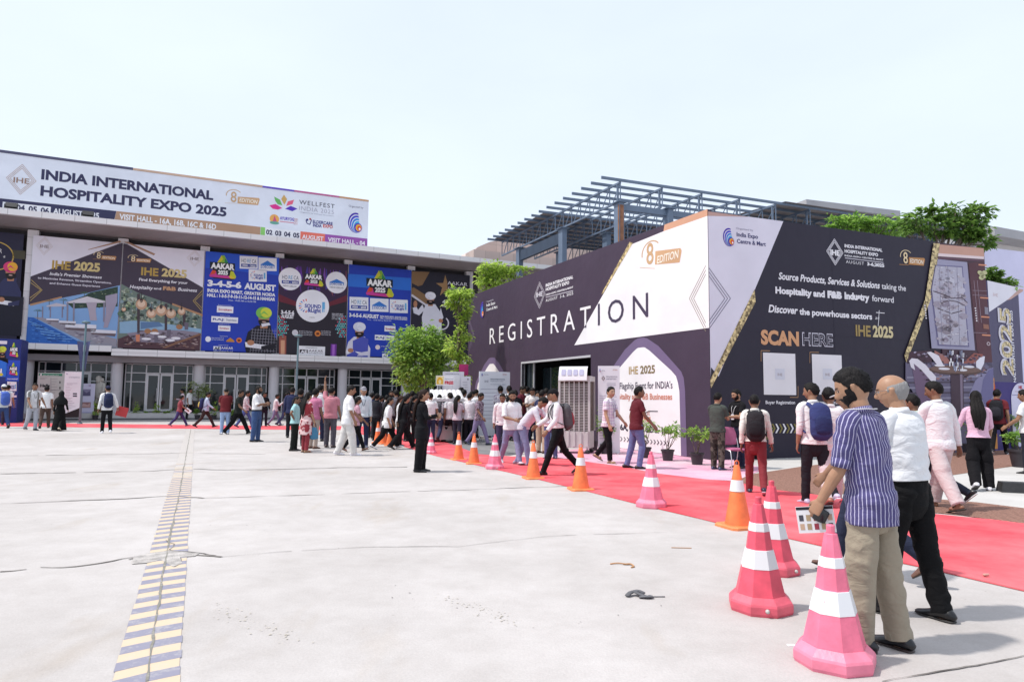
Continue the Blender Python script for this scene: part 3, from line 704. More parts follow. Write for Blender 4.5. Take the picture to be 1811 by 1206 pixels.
# --- banners 1 and 2, pool side and dining terrace
DK = '463c4c'
A = hb('IHE 2025 banner with poolside cabana photo and headline India\'s Premier Showcase', 0, 1, DK, Z3)
A.polyuv([(A.u0, A.z1), (A.u0, A.z1 - 2.42), (A.u1 - .15, A.z1 - .02), (A.u1 - .05, A.z1)], 'e9e6f2', 2)
A.T = Z1; A.poly([(778, 912), (1068, 832), (1074, 848), (790, 915)], 'b08a72', 3, 'emblem'); ihe(A, 395, 880, 150, 165, 'cfc0bb', .012, 3, '8f7f80')
edition(A, 825, 925, 1035, 1000, 12)
A.text('IHE', 460, 1083, 626, 76, 'b99a4e', .035, 3, y1=1090); A.text('2025', 655, 1093, 888, 76, 'd8c489', .045, 3, y1=1106)
A.T = Z3
A.text("India's Premier Showcase", 352, 112, 722, 22, 'f0eef5', .02, 3, .22, y1=128); A.text('to Maximize Revenue, Streamline Operations,', 268, 138, 792, 15, 'e6e2ee', .02, 3, y1=164); A.text('and Enhance Guest Experience', 352, 172, 712, 15, 'e6e2ee', .02, 3, y1=192)
for dx in (0, 10): A.line([(222 - dx * .4, 140 + dx * 2), (300 - dx, 213), (215 - dx * .3, 290 - dx * 2)], .03, 'c2a866', 3, part='emblem')
zz = lambda x, y: A.P(x, y)
q = [(A.u0, A.P(215, 318)[1]), A.P(640, 230), (A.u1, A.P(838, 178)[1])]
A.polyuv([(A.u0, A.z0), (A.u1, A.z0)] + q[::-1], '86aede', 2, 'picture')
A.poly([(215, 312), (440, 258), (440, 270), (215, 326)], 'b98d6a', 4, 'emblem')
A.poly([(640, 232), (838, 188), (836, 330), (520, 345), (470, 300), (600, 255)], '34483c', 3, 'picture'); dapple(A, [(640, 236), (836, 192), (836, 330), (520, 345), (475, 300), (600, 260)], ['2c3f36', '46604a', '5a7358', '3a5050', '7a8a70'], 150, 5, 14, 4, seed=4)
A.polyuv([(A.u0, A.z0), (A.u0, A.P(205, 405)[1]), A.P(240, 408), A.P(580, 590), A.P(615, 604)], '2f68bc', 3, 'picture'); dapple(A, [(206, 412), (240, 412), (570, 590), (210, 590)], ['2350a0', '4f8ade', '79aef0', '1c4288', '3a74c8'], 160, 6, 22, 4, .22, 5)
for i in range(12): A.poly([(200 + i * 13, 430 + i * 12), (300 + i * 22, 470 + i * 9), (290 + i * 22, 474 + i * 9), (205 + i * 13, 436 + i * 12)], '2a5aa8' if i % 2 else '79b2ee', 4, 'picture')
A.polyuv([A.P(240, 405), A.P(300, 408), A.P(828, 560), (A.u1, A.P(828, 600)[1]), (A.u1 - .01, A.z0), A.P(640, 602)], '9c98a4', 4, 'picture'); dapple(A, [(245, 409), (300, 412), (824, 560), (824, 600), (645, 600)], ['8a8694', 'b8b4be', 'a49aa0', '7c7488'], 130, 6, 20, 5, .4, 6)
A.poly([(470, 300), (620, 258), (748, 292), (748, 304), (470, 306)], 'd9d4dc', 5, 'picture'); A.poly([(330, 325), (400, 305), (470, 318), (470, 330), (330, 332)], 'c9c4cf', 5, 'picture')
for x in (475, 520, 735): A.poly([(x, 300), (x + 12, 300), (x + 9, 440), (x - 2, 440)], '8f8a9c', 6, 'picture')
for x in (300, 355, 440): A.poly([(x, 330), (x + 8, 330), (x + 6, 410), (x - 2, 410)], '8a8296', 5, 'picture')
A.poly([(612, 300), (690, 300), (680, 360), (690, 430), (640, 430), (630, 360)], 'b3a9b8', 6, 'picture'); A.poly([(750, 255), (835, 236), (832, 300), (800, 380), (765, 480), (735, 482), (752, 380)], 'a79fb4', 6, 'picture')
for x, y, w_ in ((420, 430, 120), (465, 450, 220), (645, 492, 180), (330, 415, 90)): A.poly([(x, y), (x + w_, y + w_ * .05), (x + w_, y + w_ * .17), (x, y + w_ * .13)], 'e6e6f0', 7, 'picture'); A.poly([(x, y + w_ * .13), (x + w_, y + w_ * .17), (x + w_ - 8, y + w_ * .28), (x + 8, y + w_ * .2)], '6d5f66', 7, 'picture')
for x, y in ((350, 295), (450, 290), (600, 240), (268, 365)):
    for j in range(7): a_ = R(25 * j + 15); A.poly([(x, y), (x + 34 * math.cos(a_), y - 18 * math.sin(a_)), (x + 30 * math.cos(a_ - .2), y - 14 * math.sin(a_ - .2))], '4f6f55', 4, 'picture')
    A.poly([(x - 2, y), (x + 2, y), (x + 2, y + 60), (x - 2, y + 60)], '5a5148', 4, 'picture')
A.build(A.e)
A = hb('IHE 2025 banner with dining terrace photo and glass lamps, Find Everything for your', 1, 2, DK, Z3)
A.polyuv([(A.u0, A.z1), (A.u1, A.z1), (A.u1, A.z1 - 2.35), (A.u0 + .2, A.z1 - .02)], 'e9e6f2', 2)
A.T = Z1; A.poly([(1100, 842), (1140, 845), (1380, 950), (1368, 965)], 'b08a72', 3, 'emblem'); ihe(A, 1730, 990, 140, 150, 'cfc0bb', .012, 3, '8f7f80'); edition(A, 1130, 955, 1345, 1025, 8)
A.T = Z3
A.text('IHE', 1002, 107, 1125, 56, 'b99a4e', .035, 3, y1=112); A.text('2025', 1148, 113, 1327, 56, 'd8c489', .045, 3, y1=126)
A.text('Find Everything for your', 988, 148, 1334, 19, 'f0eef5', .03, 3, y1=170); A.text('Hospitality', 921, 203, 1085, 24, 'f0eef5', .02, 3, .22, y1=207); A.text('and', 1093, 208, 1145, 16, 'f0eef5', .02, 3); A.text('F&B', 1158, 212, 1250, 26, 'c99b76', .05, 3); A.text('Business', 1264, 219, 1398, 24, 'f0eef5', .02, 3, .22, y1=226)
q = [(A.u0, A.P(848, 168)[1]), A.P(980, 232), A.P(1225, 318), (A.u1, A.P(1440, 395)[1])]
A.polyuv([(A.u0, A.z0), (A.u1, A.z0)] + q[::-1], '6f8078', 2, 'picture'); dapple(A, [(852, 180), (980, 240), (1225, 325), (1435, 400), (1435, 500), (852, 500)], ['55685c', '8a9a86', 'a9b59e', '4a5a58', '76878c', 'bcc4b4', '3f4c46'], 420, 6, 20, 3, .8, 7)
A.poly([(1225, 306), (1440, 385), (1440, 400), (1225, 320)], 'b98d6a', 4, 'emblem')
rr = random.Random(8)
for i in range(60):
    x, y = rr.uniform(855, 1430), rr.uniform(270, 450)
    if y < 178 + (x - 848) * .37 + 22: continue
    r_ = rr.uniform(8, 26); A.ell(x, y, r_, r_ * .8, rr.choice(['7f9678', 'a9b894', '5f7a66', 'b7c2b4', '8aa0a8']), 3, n=10, part='picture')
A.poly([(850, 440), (950, 430), (1100, 440), (1300, 470), (1430, 490), (1430, 520), (850, 520)], '8fb3cf', 4, 'picture'); A.poly([(1000, 440), (1130, 440), (1160, 470), (1000, 490)], '5f7fa8', 5, 'picture')
A.polyuv([(A.u0, A.z0), (A.u0, A.P(838, 560)[1]), A.P(1000, 500), (A.u1, A.P(1435, 520)[1]), (A.u1, A.z0)], '553a42', 5, 'picture'); dapple(A, [(850, 562), (1000, 505), (1425, 525), (1425, 625), (1180, 622), (850, 600)], ['4a3038', '6c4e50', '8a6a60', '3a2830', 'b09a98'], 260, 5, 18, 6, .35, 8)
A.poly([(900, 520), (1100, 495), (1300, 500), (1420, 515), (1380, 545), (1180, 590), (960, 580)], '8f8696', 6, 'picture'); A.poly([(1420, 520), (1430, 530), (1180, 625), (1150, 622)], '8a6550', 7, 'picture')
for x, y0, y1 in ((985, 240, 520), (1180, 310, 500), (1310, 370, 470)): A.poly([(x - 10, y0), (x + 10, y0), (x + 8, y1), (x - 10, y1)], '4b4046', 6, 'picture')
for x, y, r_ in ((1005, 315, 40), (1075, 380, 34), (1145, 360, 40), (1215, 380, 36), (1290, 365, 28), (880, 350, 16)):
    A.line([(x, y - r_ * 2.2), (x, y)], .03, '3a2f33', 7, part='picture'); A.ell(x, y, r_, r_ * .95, 'c9a184', 7, part='picture'); A.ell(x, y - r_ * .1, r_ * .7, r_ * .6, 'e7cbb2', 8, part='picture'); A.ell(x, y - r_ * .7, r_ * .28, r_ * .4, '4a3a3a', 8, part='picture')
for x, y in ((980, 555), (1110, 560), (1200, 520), (1325, 470)): A.poly([(x - 15, y - 25), (x + 15, y - 25), (x + 12, y + 25), (x - 12, y + 25)], 'd98a6a' if x < 1000 else '6f6878', 8, 'picture')
for x, y in ((1040, 560), (1150, 545), (1250, 555), (1100, 520), (1210, 570)): A.ell(x, y, 34, 9, 'efeef5', 8, n=14, part='picture')
for x in (1275, 1100, 1050): A.ell(x, 475 if x > 1200 else 505, 24, 18, 'a97a58', 7, n=14, part='picture')
for dx in (0, 12): A.line([(1440 - dx * .2, 215 + dx * 2), (1372 + dx, 290), (1440, 370 - dx * 2)], .03, 'c2a866', 3, part='emblem')
A.build(A.e)
# --- banner 3 blue
A = hb('blue AAKAR 2025 banner with 3-4-5-6 August lettering and yellow turbaned man, arms folded', 2, 3, '2440b4', Z4)
A.poly([(130, 75), (805, 140), (800, 300), (125, 230)], '2a58d0', 1)
aakar(A, 150, 100, 415, 335)
horeca(A, 440, 118, 607, 236); decor(A, 614, 134, 782, 256); slight(A, 524, 243, 690, 355)
A.text('3-4-5-6', 140, 395, 455, 55, 'f3f4fb', .055, 4, y1=418); A.text('AUGUST', 482, 422, 773, 55, 'f3f4fb', .055, 4, y1=445)
A.text('INDIA EXPO MART, GREATER NOIDA', 140, 452, 769, 30, 'f3f4fb', .045, 4, y1=494); A.text('HALL : 1-3-5-7-9-10-11-12-14-15 & HANGAR', 137, 495, 768, 30, 'f3f4fb', .045, 4, y1=535); A.text('Time - 10:00 AM to 06:00 PM', 330, 537, 590, 17, 'c9d3f3', .01, 4, y1=552)
for x0, y0, x1, y1, t, c_ in ((230, 582, 379, 650, 'Sovakam', 'c0304a'), (178, 676, 300, 738, 'RAJ', '2b3f9a'), (303, 684, 423, 744, 'Stainless', '7f8fa8'), (241, 762, 352, 818, 'Sovakam', 'c0304a')):
    A.rect(x0, y0, x1, y1, 'f3f4fb', 3, 'emblem'); A.text(t, x0 + 12, y0 + (y1 - y0) * .6, x1 - 12, (y1 - y0) * .32, c_, .02, 4)
for y, x0, x1 in ((577, 240, 365), (671, 258, 350), (752, 250, 345), (865, 255, 330), (948, 245, 335)): A.text('Supported by', x0, y, x1, 9, 'dfe4f6', .0, 4)
A.ell(147, 890, 26, 26, 'f3f4fb', 3, part='emblem'); A.text('International Food', 178, 882, 292, 12, 'dfe4f6', 0, 4); A.text('Service Consultants', 178, 898, 292, 12, 'dfe4f6', 0, 4); A.ell(434, 900, 26, 24, 'd9773a', 3, part='emblem'); A.ell(434, 902, 14, 10, '6b2f1c', 4, part='emblem')
A.poly([(315, 905), (352, 876), (390, 905), (390, 918), (315, 914)], 'c98a3a', 3, 'emblem')
A.rect(197, 955, 262, 990, 'f3f4fb', 3, 'emblem'); A.text('AE', 202, 986, 256, 26, '24304f', .05, 4); A.text('AAKAR', 268, 982, 378, 24, 'f3f4fb', .01, 4); A.text('Aakar Exhibition Pvt. Ltd.', 197, 1004, 378, 12, 'dfe4f6', 0, 4)
chef(A, 665, 665, 66, ('7fc45a', 'd9e04a'), '1c1a26', 1022, 482, 785, True)
for i in range(9): A.line([(560 + i * 26, 790 + (i % 2) * 6), (535 + i * 27, 1015)], .012, 'b9b6c6', 9, part='picture')
for i in range(8): A.line([(545, 800 + i * 27), (782, 815 + i * 27)], .012, 'b9b6c6', 9, part='picture')
A.poly([(640, 748), (712, 738), (725, 760), (645, 778)], 'e9e7f0', 10, 'picture')
A.build(A.e)
# --- banner 4 black, sound and light
A = hb('black banner with three white discs, Sound and Light logo and stage lights', 3, 4, '2b2430', Z4)
rr = random.Random(3)
A.poly([(808, 140), (1440, 198), (1432, 540), (1230, 590), (1000, 590), (800, 520)], '3a2544', 1, 'picture')
for i in range(26): x = rr.uniform(815, 1425); y = 190 + (x - 808) * .09 + rr.uniform(0, 40); A.poly([(x, y), (x + 5, y), (x + rr.uniform(10, 22), y + rr.uniform(60, 260)), (x - rr.uniform(4, 18), y + rr.uniform(60, 260))], rr.choice(['6a35a0', '5a2f8c', '7c4aa8', '8a4a5a', '4a3a9c']), 2, 'picture')
A.poly([(800, 470), (1000, 560), (1240, 560), (1435, 480), (1435, 540), (1240, 595), (1000, 595), (800, 540)], '6a2434', 3, 'picture')
for cx, cy, rx, ry in ((907, 333, 106, 104), (1337, 366, 98, 100), (1117, 583, 152, 150)): A.ell(cx, cy, rx, ry, 'f5f4fa', 4, n=40, part='emblem')
horeca(A, 815, 270, 1000, 390, False, 5); A.text('NEW DELHI', 840, 402, 965, 15, '3a4663', .0, 6); decor(A, 1252, 310, 1425, 408, False, 5); A.text('NEW DELHI', 1275, 415, 1400, 15, '3a4663', 0, 6)
aakar(A, 1030, 225, 1222, 405, 5); slight(A, 965, 490, 1250, 680, False, 5); A.text('ASIA', 1212, 650, 1238, 40, 'ffffff', .02, 8); A.text('HANGAR', 1088, 692, 1134, 10, '555555', 0, 6)
A.text('3-4-5-6', 822, 655, 945, 34, 'f3f2f7', .05, 4); A.text('AUGUST', 822, 693, 942, 34, 'f3f2f7', .05, 4)
for y, t in ((660, 'INDIA EXPO MART'), (675, 'GREATER NOIDA'), (693, 'HALL: 1-3-5-7-9-10'), (708, '11-12-14-15')): A.text(t, 1295, y, 1400, 12, 'e6e4ee', .01, 4)
for sx, px in ((800, 1), (1420, -1)):
    for i in range(9):
        for j in range(12):
            if i * 1.2 > 7 - abs(j - 6) * .6: continue
            A.ell(sx + px * (i * 16 + (j % 2) * 8), 680 + j * 17, 6.5, 6.5, rr.choice(['7fd0d8', 'c95a78', '5fb0c8', '9ae0e0', 'd85a6a', '6ad0c0']), 4, n=8, part='picture')
A.poly([(805, 860), (872, 858), (870, 1035), (805, 1030)], 'a0584a', 4, 'picture'); A.poly([(820, 900), (858, 900), (856, 1030), (820, 1028)], 'd9a080', 5, 'picture'); A.rect(1285, 935, 1335, 1050, '7a3aa0', 4, 'picture'); A.rect(1300, 940, 1318, 1050, 'b06ad0', 5, 'picture')
A.ell(953, 830, 28, 28, 'd8d4dc', 4, part='emblem'); A.ell(1163, 838, 28, 28, 'd9823f', 4, part='emblem'); A.ell(1163, 840, 15, 11, '6b2f1c', 5, part='emblem')
for x, t in ((988, 'All India Tent Decorators'), (1195, 'Uttar Pradesh Tent')):
    for q in range(3): A.text(t, x, 820 + q * 16, x + (125 if x < 1000 else 90), 11, 'e6e4ee', .0, 4)
A.rect(980, 950, 1229, 1058, 'f3f2f7', 4, 'emblem'); A.text('ORGANISED BY', 1050, 972, 1160, 10, '555060', 0, 5); A.rect(996, 985, 1072, 1022, '2b2430', 5, 'emblem'); A.text('AE', 1002, 1018, 1066, 28, 'f3f2f7', .04, 6); A.text('AAKAR', 1080, 1008, 1212, 24, '3a3542', .0, 5); A.text('EXHIBITION', 1080, 1024, 1212, 11, '3a3542', 0, 5); A.text('Aakar Exhibition Pvt Ltd', 998, 1042, 1212, 11, '3a3542', 0, 5)
A.build(A.e)
# --- banner 5 blue
A = hb('blue AAKAR 2025 banner with three white logo boxes and white turbaned man beside the tree', 4, 5, '2440b4', Z5)
A.poly([(82, 285), (667, 325), (665, 440), (80, 402)], '2f74dc', 1)
aakar(A, 238, 240, 515, 505); horeca(A, 95, 497, 270, 622); decor(A, 285, 510, 457, 634); slight(A, 468, 520, 635, 645)
A.text('3-4-5-6 AUGUST', 92, 680, 366, 34, 'f3f4fb', .05, 4, y1=699); A.text('INDIA EXPO MART, GREATER NOIDA', 378, 690, 630, 14, 'f3f4fb', .03, 4, y1=694); A.text('HALL : 1-3-5-7-9-10-11-12-14-15 & HANGAR', 378, 706, 630, 14, 'f3f4fb', .03, 4, y1=711); A.text('Time - 10:00 AM to 06:00 PM', 255, 716, 480, 15, 'c9d3f3', 0, 4, y1=728)
for x0, y0, x1, y1, t, c_ in ((420, 765, 520, 823, 'Sovakam', 'c0304a'), (330, 849, 424, 901, 'RAJ', '2b3f9a'), (427, 855, 515, 903, 'Steel', '7f8fa8'), (398, 1025, 450, 1070, 'AE', '24304f')):
    A.rect(x0, y0, x1, y1, 'f3f4fb', 3, 'emblem'); A.text(t, x0 + 8, y0 + (y1 - y0) * .64, x1 - 8, (y1 - y0) * .36, c_, .03, 4)
A.ell(356, 965, 22, 22, 'e8d9dc', 3, part='emblem'); A.text('International Food', 385, 960, 460, 11, 'dfe4f6', 0, 4)
chef(A, 187, 790, 52, ('dfe1f3', 'eceefa'), 'dcd9ea', 1072, 58, 288, True)
A.poly([(125, 905), (215, 865), (270, 890), (262, 1070), (125, 1072)], '5058b8', 8, 'picture'); A.poly([(70, 1035), (140, 1000), (180, 1030), (120, 1075), (70, 1072)], '5058b8', 11, 'picture')
A.build(A.e)
# --- banner 6 awards
A = hb('dark AAKAR awards banner with gold star and white turbaned man raising a hand', 5, 6, '2b2836', Z5, zhi=10.62)
A.poly([(672, 262), (838, 268), (770, 390), (730, 400), (672, 370)], '8c6c4c', 2, 'emblem'); A.poly([(672, 420), (690, 410), (860, 520), (800, 575), (672, 480)], '8c6c4c', 2, 'emblem'); A.poly([(668, 474), (680, 476), (840, 590), (826, 600), (668, 492)], 'd9d4dc', 3, 'emblem')
st = []
for i in range(10):
    t = R(92 + 36 * i); r_ = 105 if i % 2 == 0 else 38; st.append((985 + r_ * .88 * math.cos(t), 400 - r_ * math.sin(t)))
A.poly(st, 'a8835a', 3, 'emblem')
A.poly([(1000, 350), (1200, 365), (1205, 480), (1005, 450)], '2b2836', 4, 'emblem')
A.text('AAKAR', 1003, 385, 1187, 34, 'f0eef5', .0, 5, y1=400); A.text('EXCELLENCE', 1010, 425, 1185, 22, 'e6e2ee', .0, 5, y1=440); A.text('AWARDS', 1190, 450, 1210, 20, 'e6e2ee', 0, 5); A.text('4', 955, 560, 985, 34, 'f0eef5', .05, 4); A.text('AUGUST', 1000, 565, 1130, 34, 'f0eef5', .05, 4); A.text('INDIA EXPO MART', 955, 590, 1100, 16, 'f0eef5', .03, 4)
A.ell(950, 740, 68, 66, 'e6e2ee', 3, 270, 410, 20, 'emblem', .82)
chef(A, 845, 500, 44, ('e6e3f0', 'f3f1f8'), 'e3e2ee', 900, 765, 950, False)
A.poly([(770, 570), (790, 620), (740, 670), (690, 650), (680, 600), (715, 590), (730, 620)], 'e3e2ee', 6, 'picture'); A.ell(705, 565, 18, 32, 'b98263', 7, part='picture'); A.poly([(940, 600), (965, 690), (945, 720), (920, 700)], 'e3e2ee', 6, 'picture'); A.ell(940, 720, 20, 18, 'b98263', 7, part='picture')
A.build(A.e)

# --- rooftop banner
RO = -1.2
A = Art(PF, RO, Z1); A.bgc = 'e9eefb'
e = tag(empty('rooftop_banner', M=PF.m), 'long white rooftop banner reading India International Hospitality Expo 2025', 'banner'); A.e = e
uR, zR = PF.uv(652, 357, RO); uL, zL = PF.uv(0, 280, RO); uL -= 6
m_ = MB(); m_.box(uL, uR, -RO, -RO + .25, 11, zR - .0, ink('e9eefb')); child(m_, 'panel', e)
m_ = MB(); m_.box(uL, PF.uv(235, 303, RO)[0], -RO - .03, -RO + .28, zR + .005, zR + .16, mat('navy_edge', '4a4a66', .5)); m_.box(PF.uv(235, 303, RO)[0] + .01, PF.uv(464, 333, RO)[0], -RO - .03, -RO + .28, zR + .005, zR + .14, mat('tan_edge', 'c4a590', .5))
m_.box(PF.uv(464, 333, RO)[0] + .01, PF.uv(520, 340, RO)[0], -RO - .03, -RO + .28, zR + .005, zR + .12, ink('6a50c8')); m_.box(PF.uv(520, 340, RO)[0] + .01, PF.uv(600, 350, RO)[0], -RO - .03, -RO + .28, zR + .005, zR + .12, ink('c86a9a')); m_.box(PF.uv(600, 350, RO)[0] + .01, uR, -RO - .03, -RO + .28, zR + .005, zR + .12, ink('d9a87a')); child(m_, 'top_edge', e)
ihe(A, 190, 290, 265, 270, 'c9b3ac', .028, 3, 'a08478')
NV = '3a3a5c'
A.text('INDIA INTERNATIONAL', 365, 290, 1895, 88, NV, .04, 3, y1=466); A.text('HOSPITALITY EXPO 2025', 357, 436, 2012, 88, NV, .04, 3, y1=612)
a = A.P(0, 468); b = A.P(1035, 553)
zs = A.P(500, 512)[1]; A.polyuv([(uL, 11), (A.P(985, 600)[0], 11), (A.P(1035, 560)[0], zs), (uL, zs)], NV, 2, 'panel'); u1 = A.T and PF.uv(340 + 605 / 5.025, 270 + 690 / 5.025, RO)[0]
A.polyuv([(A.P(985, 600)[0] + .01, 11), (u1, 11), (u1, zs), (A.P(1035, 560)[0] + .01, zs)], 'b8937a', 2, 'panel')
A.rect(25, 488, 448, 600, 'f3f4fb', 3, 'emblem')
for i, t in enumerate(('03', '04', '05', '06')): A.text(t, 36 + 108 * i, 548 + 13 * i, 112 + 108 * i, 50, NV, .04, 4)
A.text('AUGUST 2025', 470, 595, 880, 50, 'f3f4fb', .03, 4, y1=635); A.text('VISIT HALL - 16A, 16B, 16C & 16D', 1060, 640, 1920, 50, 'f3f4fb', .03, 4, y1=735)
A.T = Z2
edition(A, 290, 325, 600, 455, 20, False)
zs2 = A.P(1000, 735)[1]; us = [PF.uv(340 + x / 5.025, 420, RO)[0] for x in (605, 645, 960, 1180)] + [uR - .02]
for i, c_ in enumerate(('8fd070', 'f3f4fb', 'ee7a6a', 'a05ab0')): A.polyuv([(us[i], 11), (us[i + 1], 11), (us[i + 1], zs), (us[i], zs)], c_, 2, 'panel')
for i, t in enumerate(('02', '03', '04', '05')): A.text(t, 655 + 80 * i, 725 + 9 * i, 712 + 80 * i, 42, NV, .04, 4)
A.text('AUGUST', 975, 765, 1165, 38, 'f8f4fb', .03, 4, y1=785); A.text('VISIT HALL - 04', 1205, 790, 1535, 38, 'f8f4fb', .03, 4, y1=825)
for pts, c_ in (([(685, 470), (740, 458), (800, 495), (760, 508), (715, 500)], 'e83a98'), ([(728, 392), (780, 420), (800, 470), (760, 460), (738, 430)], '6fc06a'), ([(815, 375), (842, 415), (820, 465), (790, 415)], 'd9b06a'), ([(905, 420), (890, 460), (835, 475), (850, 435)], 'f06a8a'), ([(935, 500), (890, 522), (825, 500), (875, 475)], '5a3ac0')): A.poly(pts, c_, 3, 'emblem')
A.text('WELLFEST', 950, 458, 1265, 40, '4a4a5c', .0, 3, y1=498, space=1.15); A.text('INDIA 2025', 950, 515, 1258, 40, 'b4b4c6', -.005, 3, y1=545, space=1.1); A.text('Organised by wellness association', 955, 533, 1258, 8, '8a8a9c', 0, 3, y1=568)
A.ell(730, 590, 42, 40, 'f0b060', 3, part='emblem'); A.ell(730, 625, 42, 14, '6fb0a0', 4, part='emblem'); A.poly([(715, 612), (732, 560), (750, 612)], 'd85a8a', 5, 'emblem')
A.text('AYURYOG', 778, 598, 905, 28, '5a3ac0', .03, 3, y1=606); A.text('EXPO', 905, 640, 935, 60, 'd9a0a8', 0, 3); A.rect(778, 608, 905, 630, 'd98aa0', 3, 'emblem')
A.line([(1010, 600), (1020, 630), (1045, 640), (1060, 600), (1045, 590)], .06, '3a3a7c', 3, part='emblem'); A.ell(1022, 598, 10, 10, '3a3a7c', 3, part='emblem'); A.ell(1048, 592, 9, 9, 'd8504a', 3, part='emblem')
A.text('ELDERCARE', 1070, 630, 1248, 28, '3a3a8c', .03, 3, y1=643); A.text('INDIA', 1072, 658, 1150, 28, '3a3a8c', .03, 3); A.text('EXPO', 1162, 665, 1248, 28, 'd8504a', .03, 3)
A.text('Organised by', 1390, 485, 1520, 18, '8a8a9c', 0, 3, y1=497); globe(A, 1455, 625, 70, 90)
A.build(e)

# --- blue display tower at the left edge of the picture
TP = Plane(gnd(28, 748), 66)
e = tag(empty('display_tower', M=TP.m), 'blue promotional tower of AAKAR panels at the left edge of the picture', 'display')
A = Art(TP, 0, Z3); A.bgc = '2440b4'; A.e = e
uR = 0.0; zT = TP.uv(33, 600)[1]
m_ = MB(); m_.box(-4.2, uR, .003, 1.4, 0, zT, ink('26347e')); child(m_, 'panel', e)
A.rect(-30, 572, 50, 598, 'e9e3f2', 3, 'emblem')
chef(A, 18, 640, 26, ('b9c93a', 'd6dd4a'), '1c1a26', 700, -30, 60, False)
A.rect(-60, 710, 46, 830, '2f74dc', 2); A.rect(50, 710, 134, 860, '2a50c8', 2); aakar(A, 66, 580, 132, 690); aakar(A, 64, 722, 128, 820); A.text('AAKAR', -50, 800, 16, 30, 'ffffff', .05, 5); A.poly([(-20, 815), (14, 800), (24, 815), (10, 825)], 'd9d23c', 4, 'emblem')
A.text('3-4-5-6 AUGUST', 52, 848, 128, 9, 'f3f4fb', .03, 4); slight(A, 52, 862, 118, 928, True, 4); A.rect(58, 960, 118, 975, 'e9e3f2', 3, 'emblem'); A.text('HANGAR', 70, 945, 108, 8, 'ffffff', .02, 4)
for y in (1000, 1015, 1030, 1045): A.text('INDIA EXPO MART', 62, y, 116, 7, 'aab4e0', 0, 4)
A.build(e)
# ------------------------------------------------------------------ registration booth
LM = PL.m.inverted()
booth = tag(empty('registration_booth', M=PL.m), 'large dark purple and white REGISTRATION booth with printed walls and open doorway', 'booth')
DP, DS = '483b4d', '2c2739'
RELR = LM @ PR.m
def rel(mb, name, Mrel=RELR, parent=None):
    o = mb.build(name); o.parent = parent or booth; o.matrix_basis = Mrel; return o
WH = 6.42; D0, D1, DZ = -10.97, -5.72, 2.89
b = MB(); m_ = ink(DP)
b.box(-17, D0, 0, .12, 0, WH, m_); b.box(D1, -.012, 0, .12, 0, WH, m_); b.box(D0, D1, 0, .12, DZ, WH, m_); child(b, 'front_wall', booth)
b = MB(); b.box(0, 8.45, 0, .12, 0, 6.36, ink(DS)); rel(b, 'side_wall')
PANC = 'e9e6f6'
b = MB(); b.box(8.455, 10.56, -.03, .12, 0, 6.34, ink('4b3442')); rel(b, 'picture_panel')
b = MB(); b.box(0, 10.5, .13, .2, 6.2, 6.3, BLK)
P4 = [LM @ PL.o, LM @ (PL.o - PL.u * 17), LM @ (PL.o - PL.u * 17 + PR.u * 10.5), LM @ (PL.o + PR.u * 10.5)]
b = MB(); b.add([(p.x, p.y, 6.1) for p in P4], [(0, 1, 2, 3)], mat('booth_sun_block', (.3, .3, .32), .6)); child(b, 'roof', booth)  # unseen lid added to keep the sun out of the booth interior
b = MB(); b.box(D0, D1, -.02, .14, DZ - .01, DZ + .06, ALU); b.box(D0 - .05, D0, -.02, .14, 0, DZ + .06, ALU); b.box(D0 + .6, D0 + .66, .2, .26, 0, DZ, ALU); child(b, 'door_frame', booth)
b = MB(); b.box(D0 + .02, D0 + .6, .22, .235, .05, DZ, GLS); b.box(D0 + .68, D0 + 2.2, .6, .615, .05, 2.7, GLS); child(b, 'door_glass', booth)
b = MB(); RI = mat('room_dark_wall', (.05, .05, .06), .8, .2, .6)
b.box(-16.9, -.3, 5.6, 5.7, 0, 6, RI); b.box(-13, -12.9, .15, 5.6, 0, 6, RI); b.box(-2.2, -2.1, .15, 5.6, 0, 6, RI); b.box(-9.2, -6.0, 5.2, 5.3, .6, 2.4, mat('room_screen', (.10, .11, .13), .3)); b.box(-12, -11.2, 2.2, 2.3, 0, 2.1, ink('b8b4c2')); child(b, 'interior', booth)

A = Art(PL, 0); A.bgc = DP
def PP(x, y): return A.P(x, y)
g0, g1 = PP(1114, 428), PP(1015.9, 610.6)
WB = PP(1150, 593.5)[1]
tz = WH
# white field, purple corner strip and the orange edge band
def ln(p, q, z): t = (z - p[1]) / (q[1] - p[1]); return p[0] + (q[0] - p[0]) * t
s1, s2, s3 = PP(1117, 432.5), PP(1173.6, 409.5), PP(1249, 383)
A.polyuv([g1, (-.005, WB), (-.005, s3[1]), s2, s1], 'f7f5f8', 2)
A.polyuv([s2, (-.005, s3[1]), (-.005, WH), (ln(s2, PP(1180, 398), WH) if False else s2[0] + .05, WH)], 'd9a78a', 2)
A.polyuv([PP(1114, 428), PP(1119.5, 430), PP(1067, 519), PP(1064, 520)], glitter(), 4, 'emblem')
a_, b_ = Vector(g1), Vector(s1); d_ = (b_ - a_).normalized(); nrm = Vector((d_.y, -d_.x))       # points to the white side
for col, n_ in (('f7f5f8', nrm), ('4a4058', -nrm)):
    A.text('REGISTRATION', 866.4, 609.2, 1147, 29.6 * 1.0, col, .0, 5, 0, 1.55, y1=559.8, clip=((a_.x, a_.y), (n_.x, n_.y)))
ihe(A, 954.5, 522, 20, 47, 'e8e4ee', .013, 3)
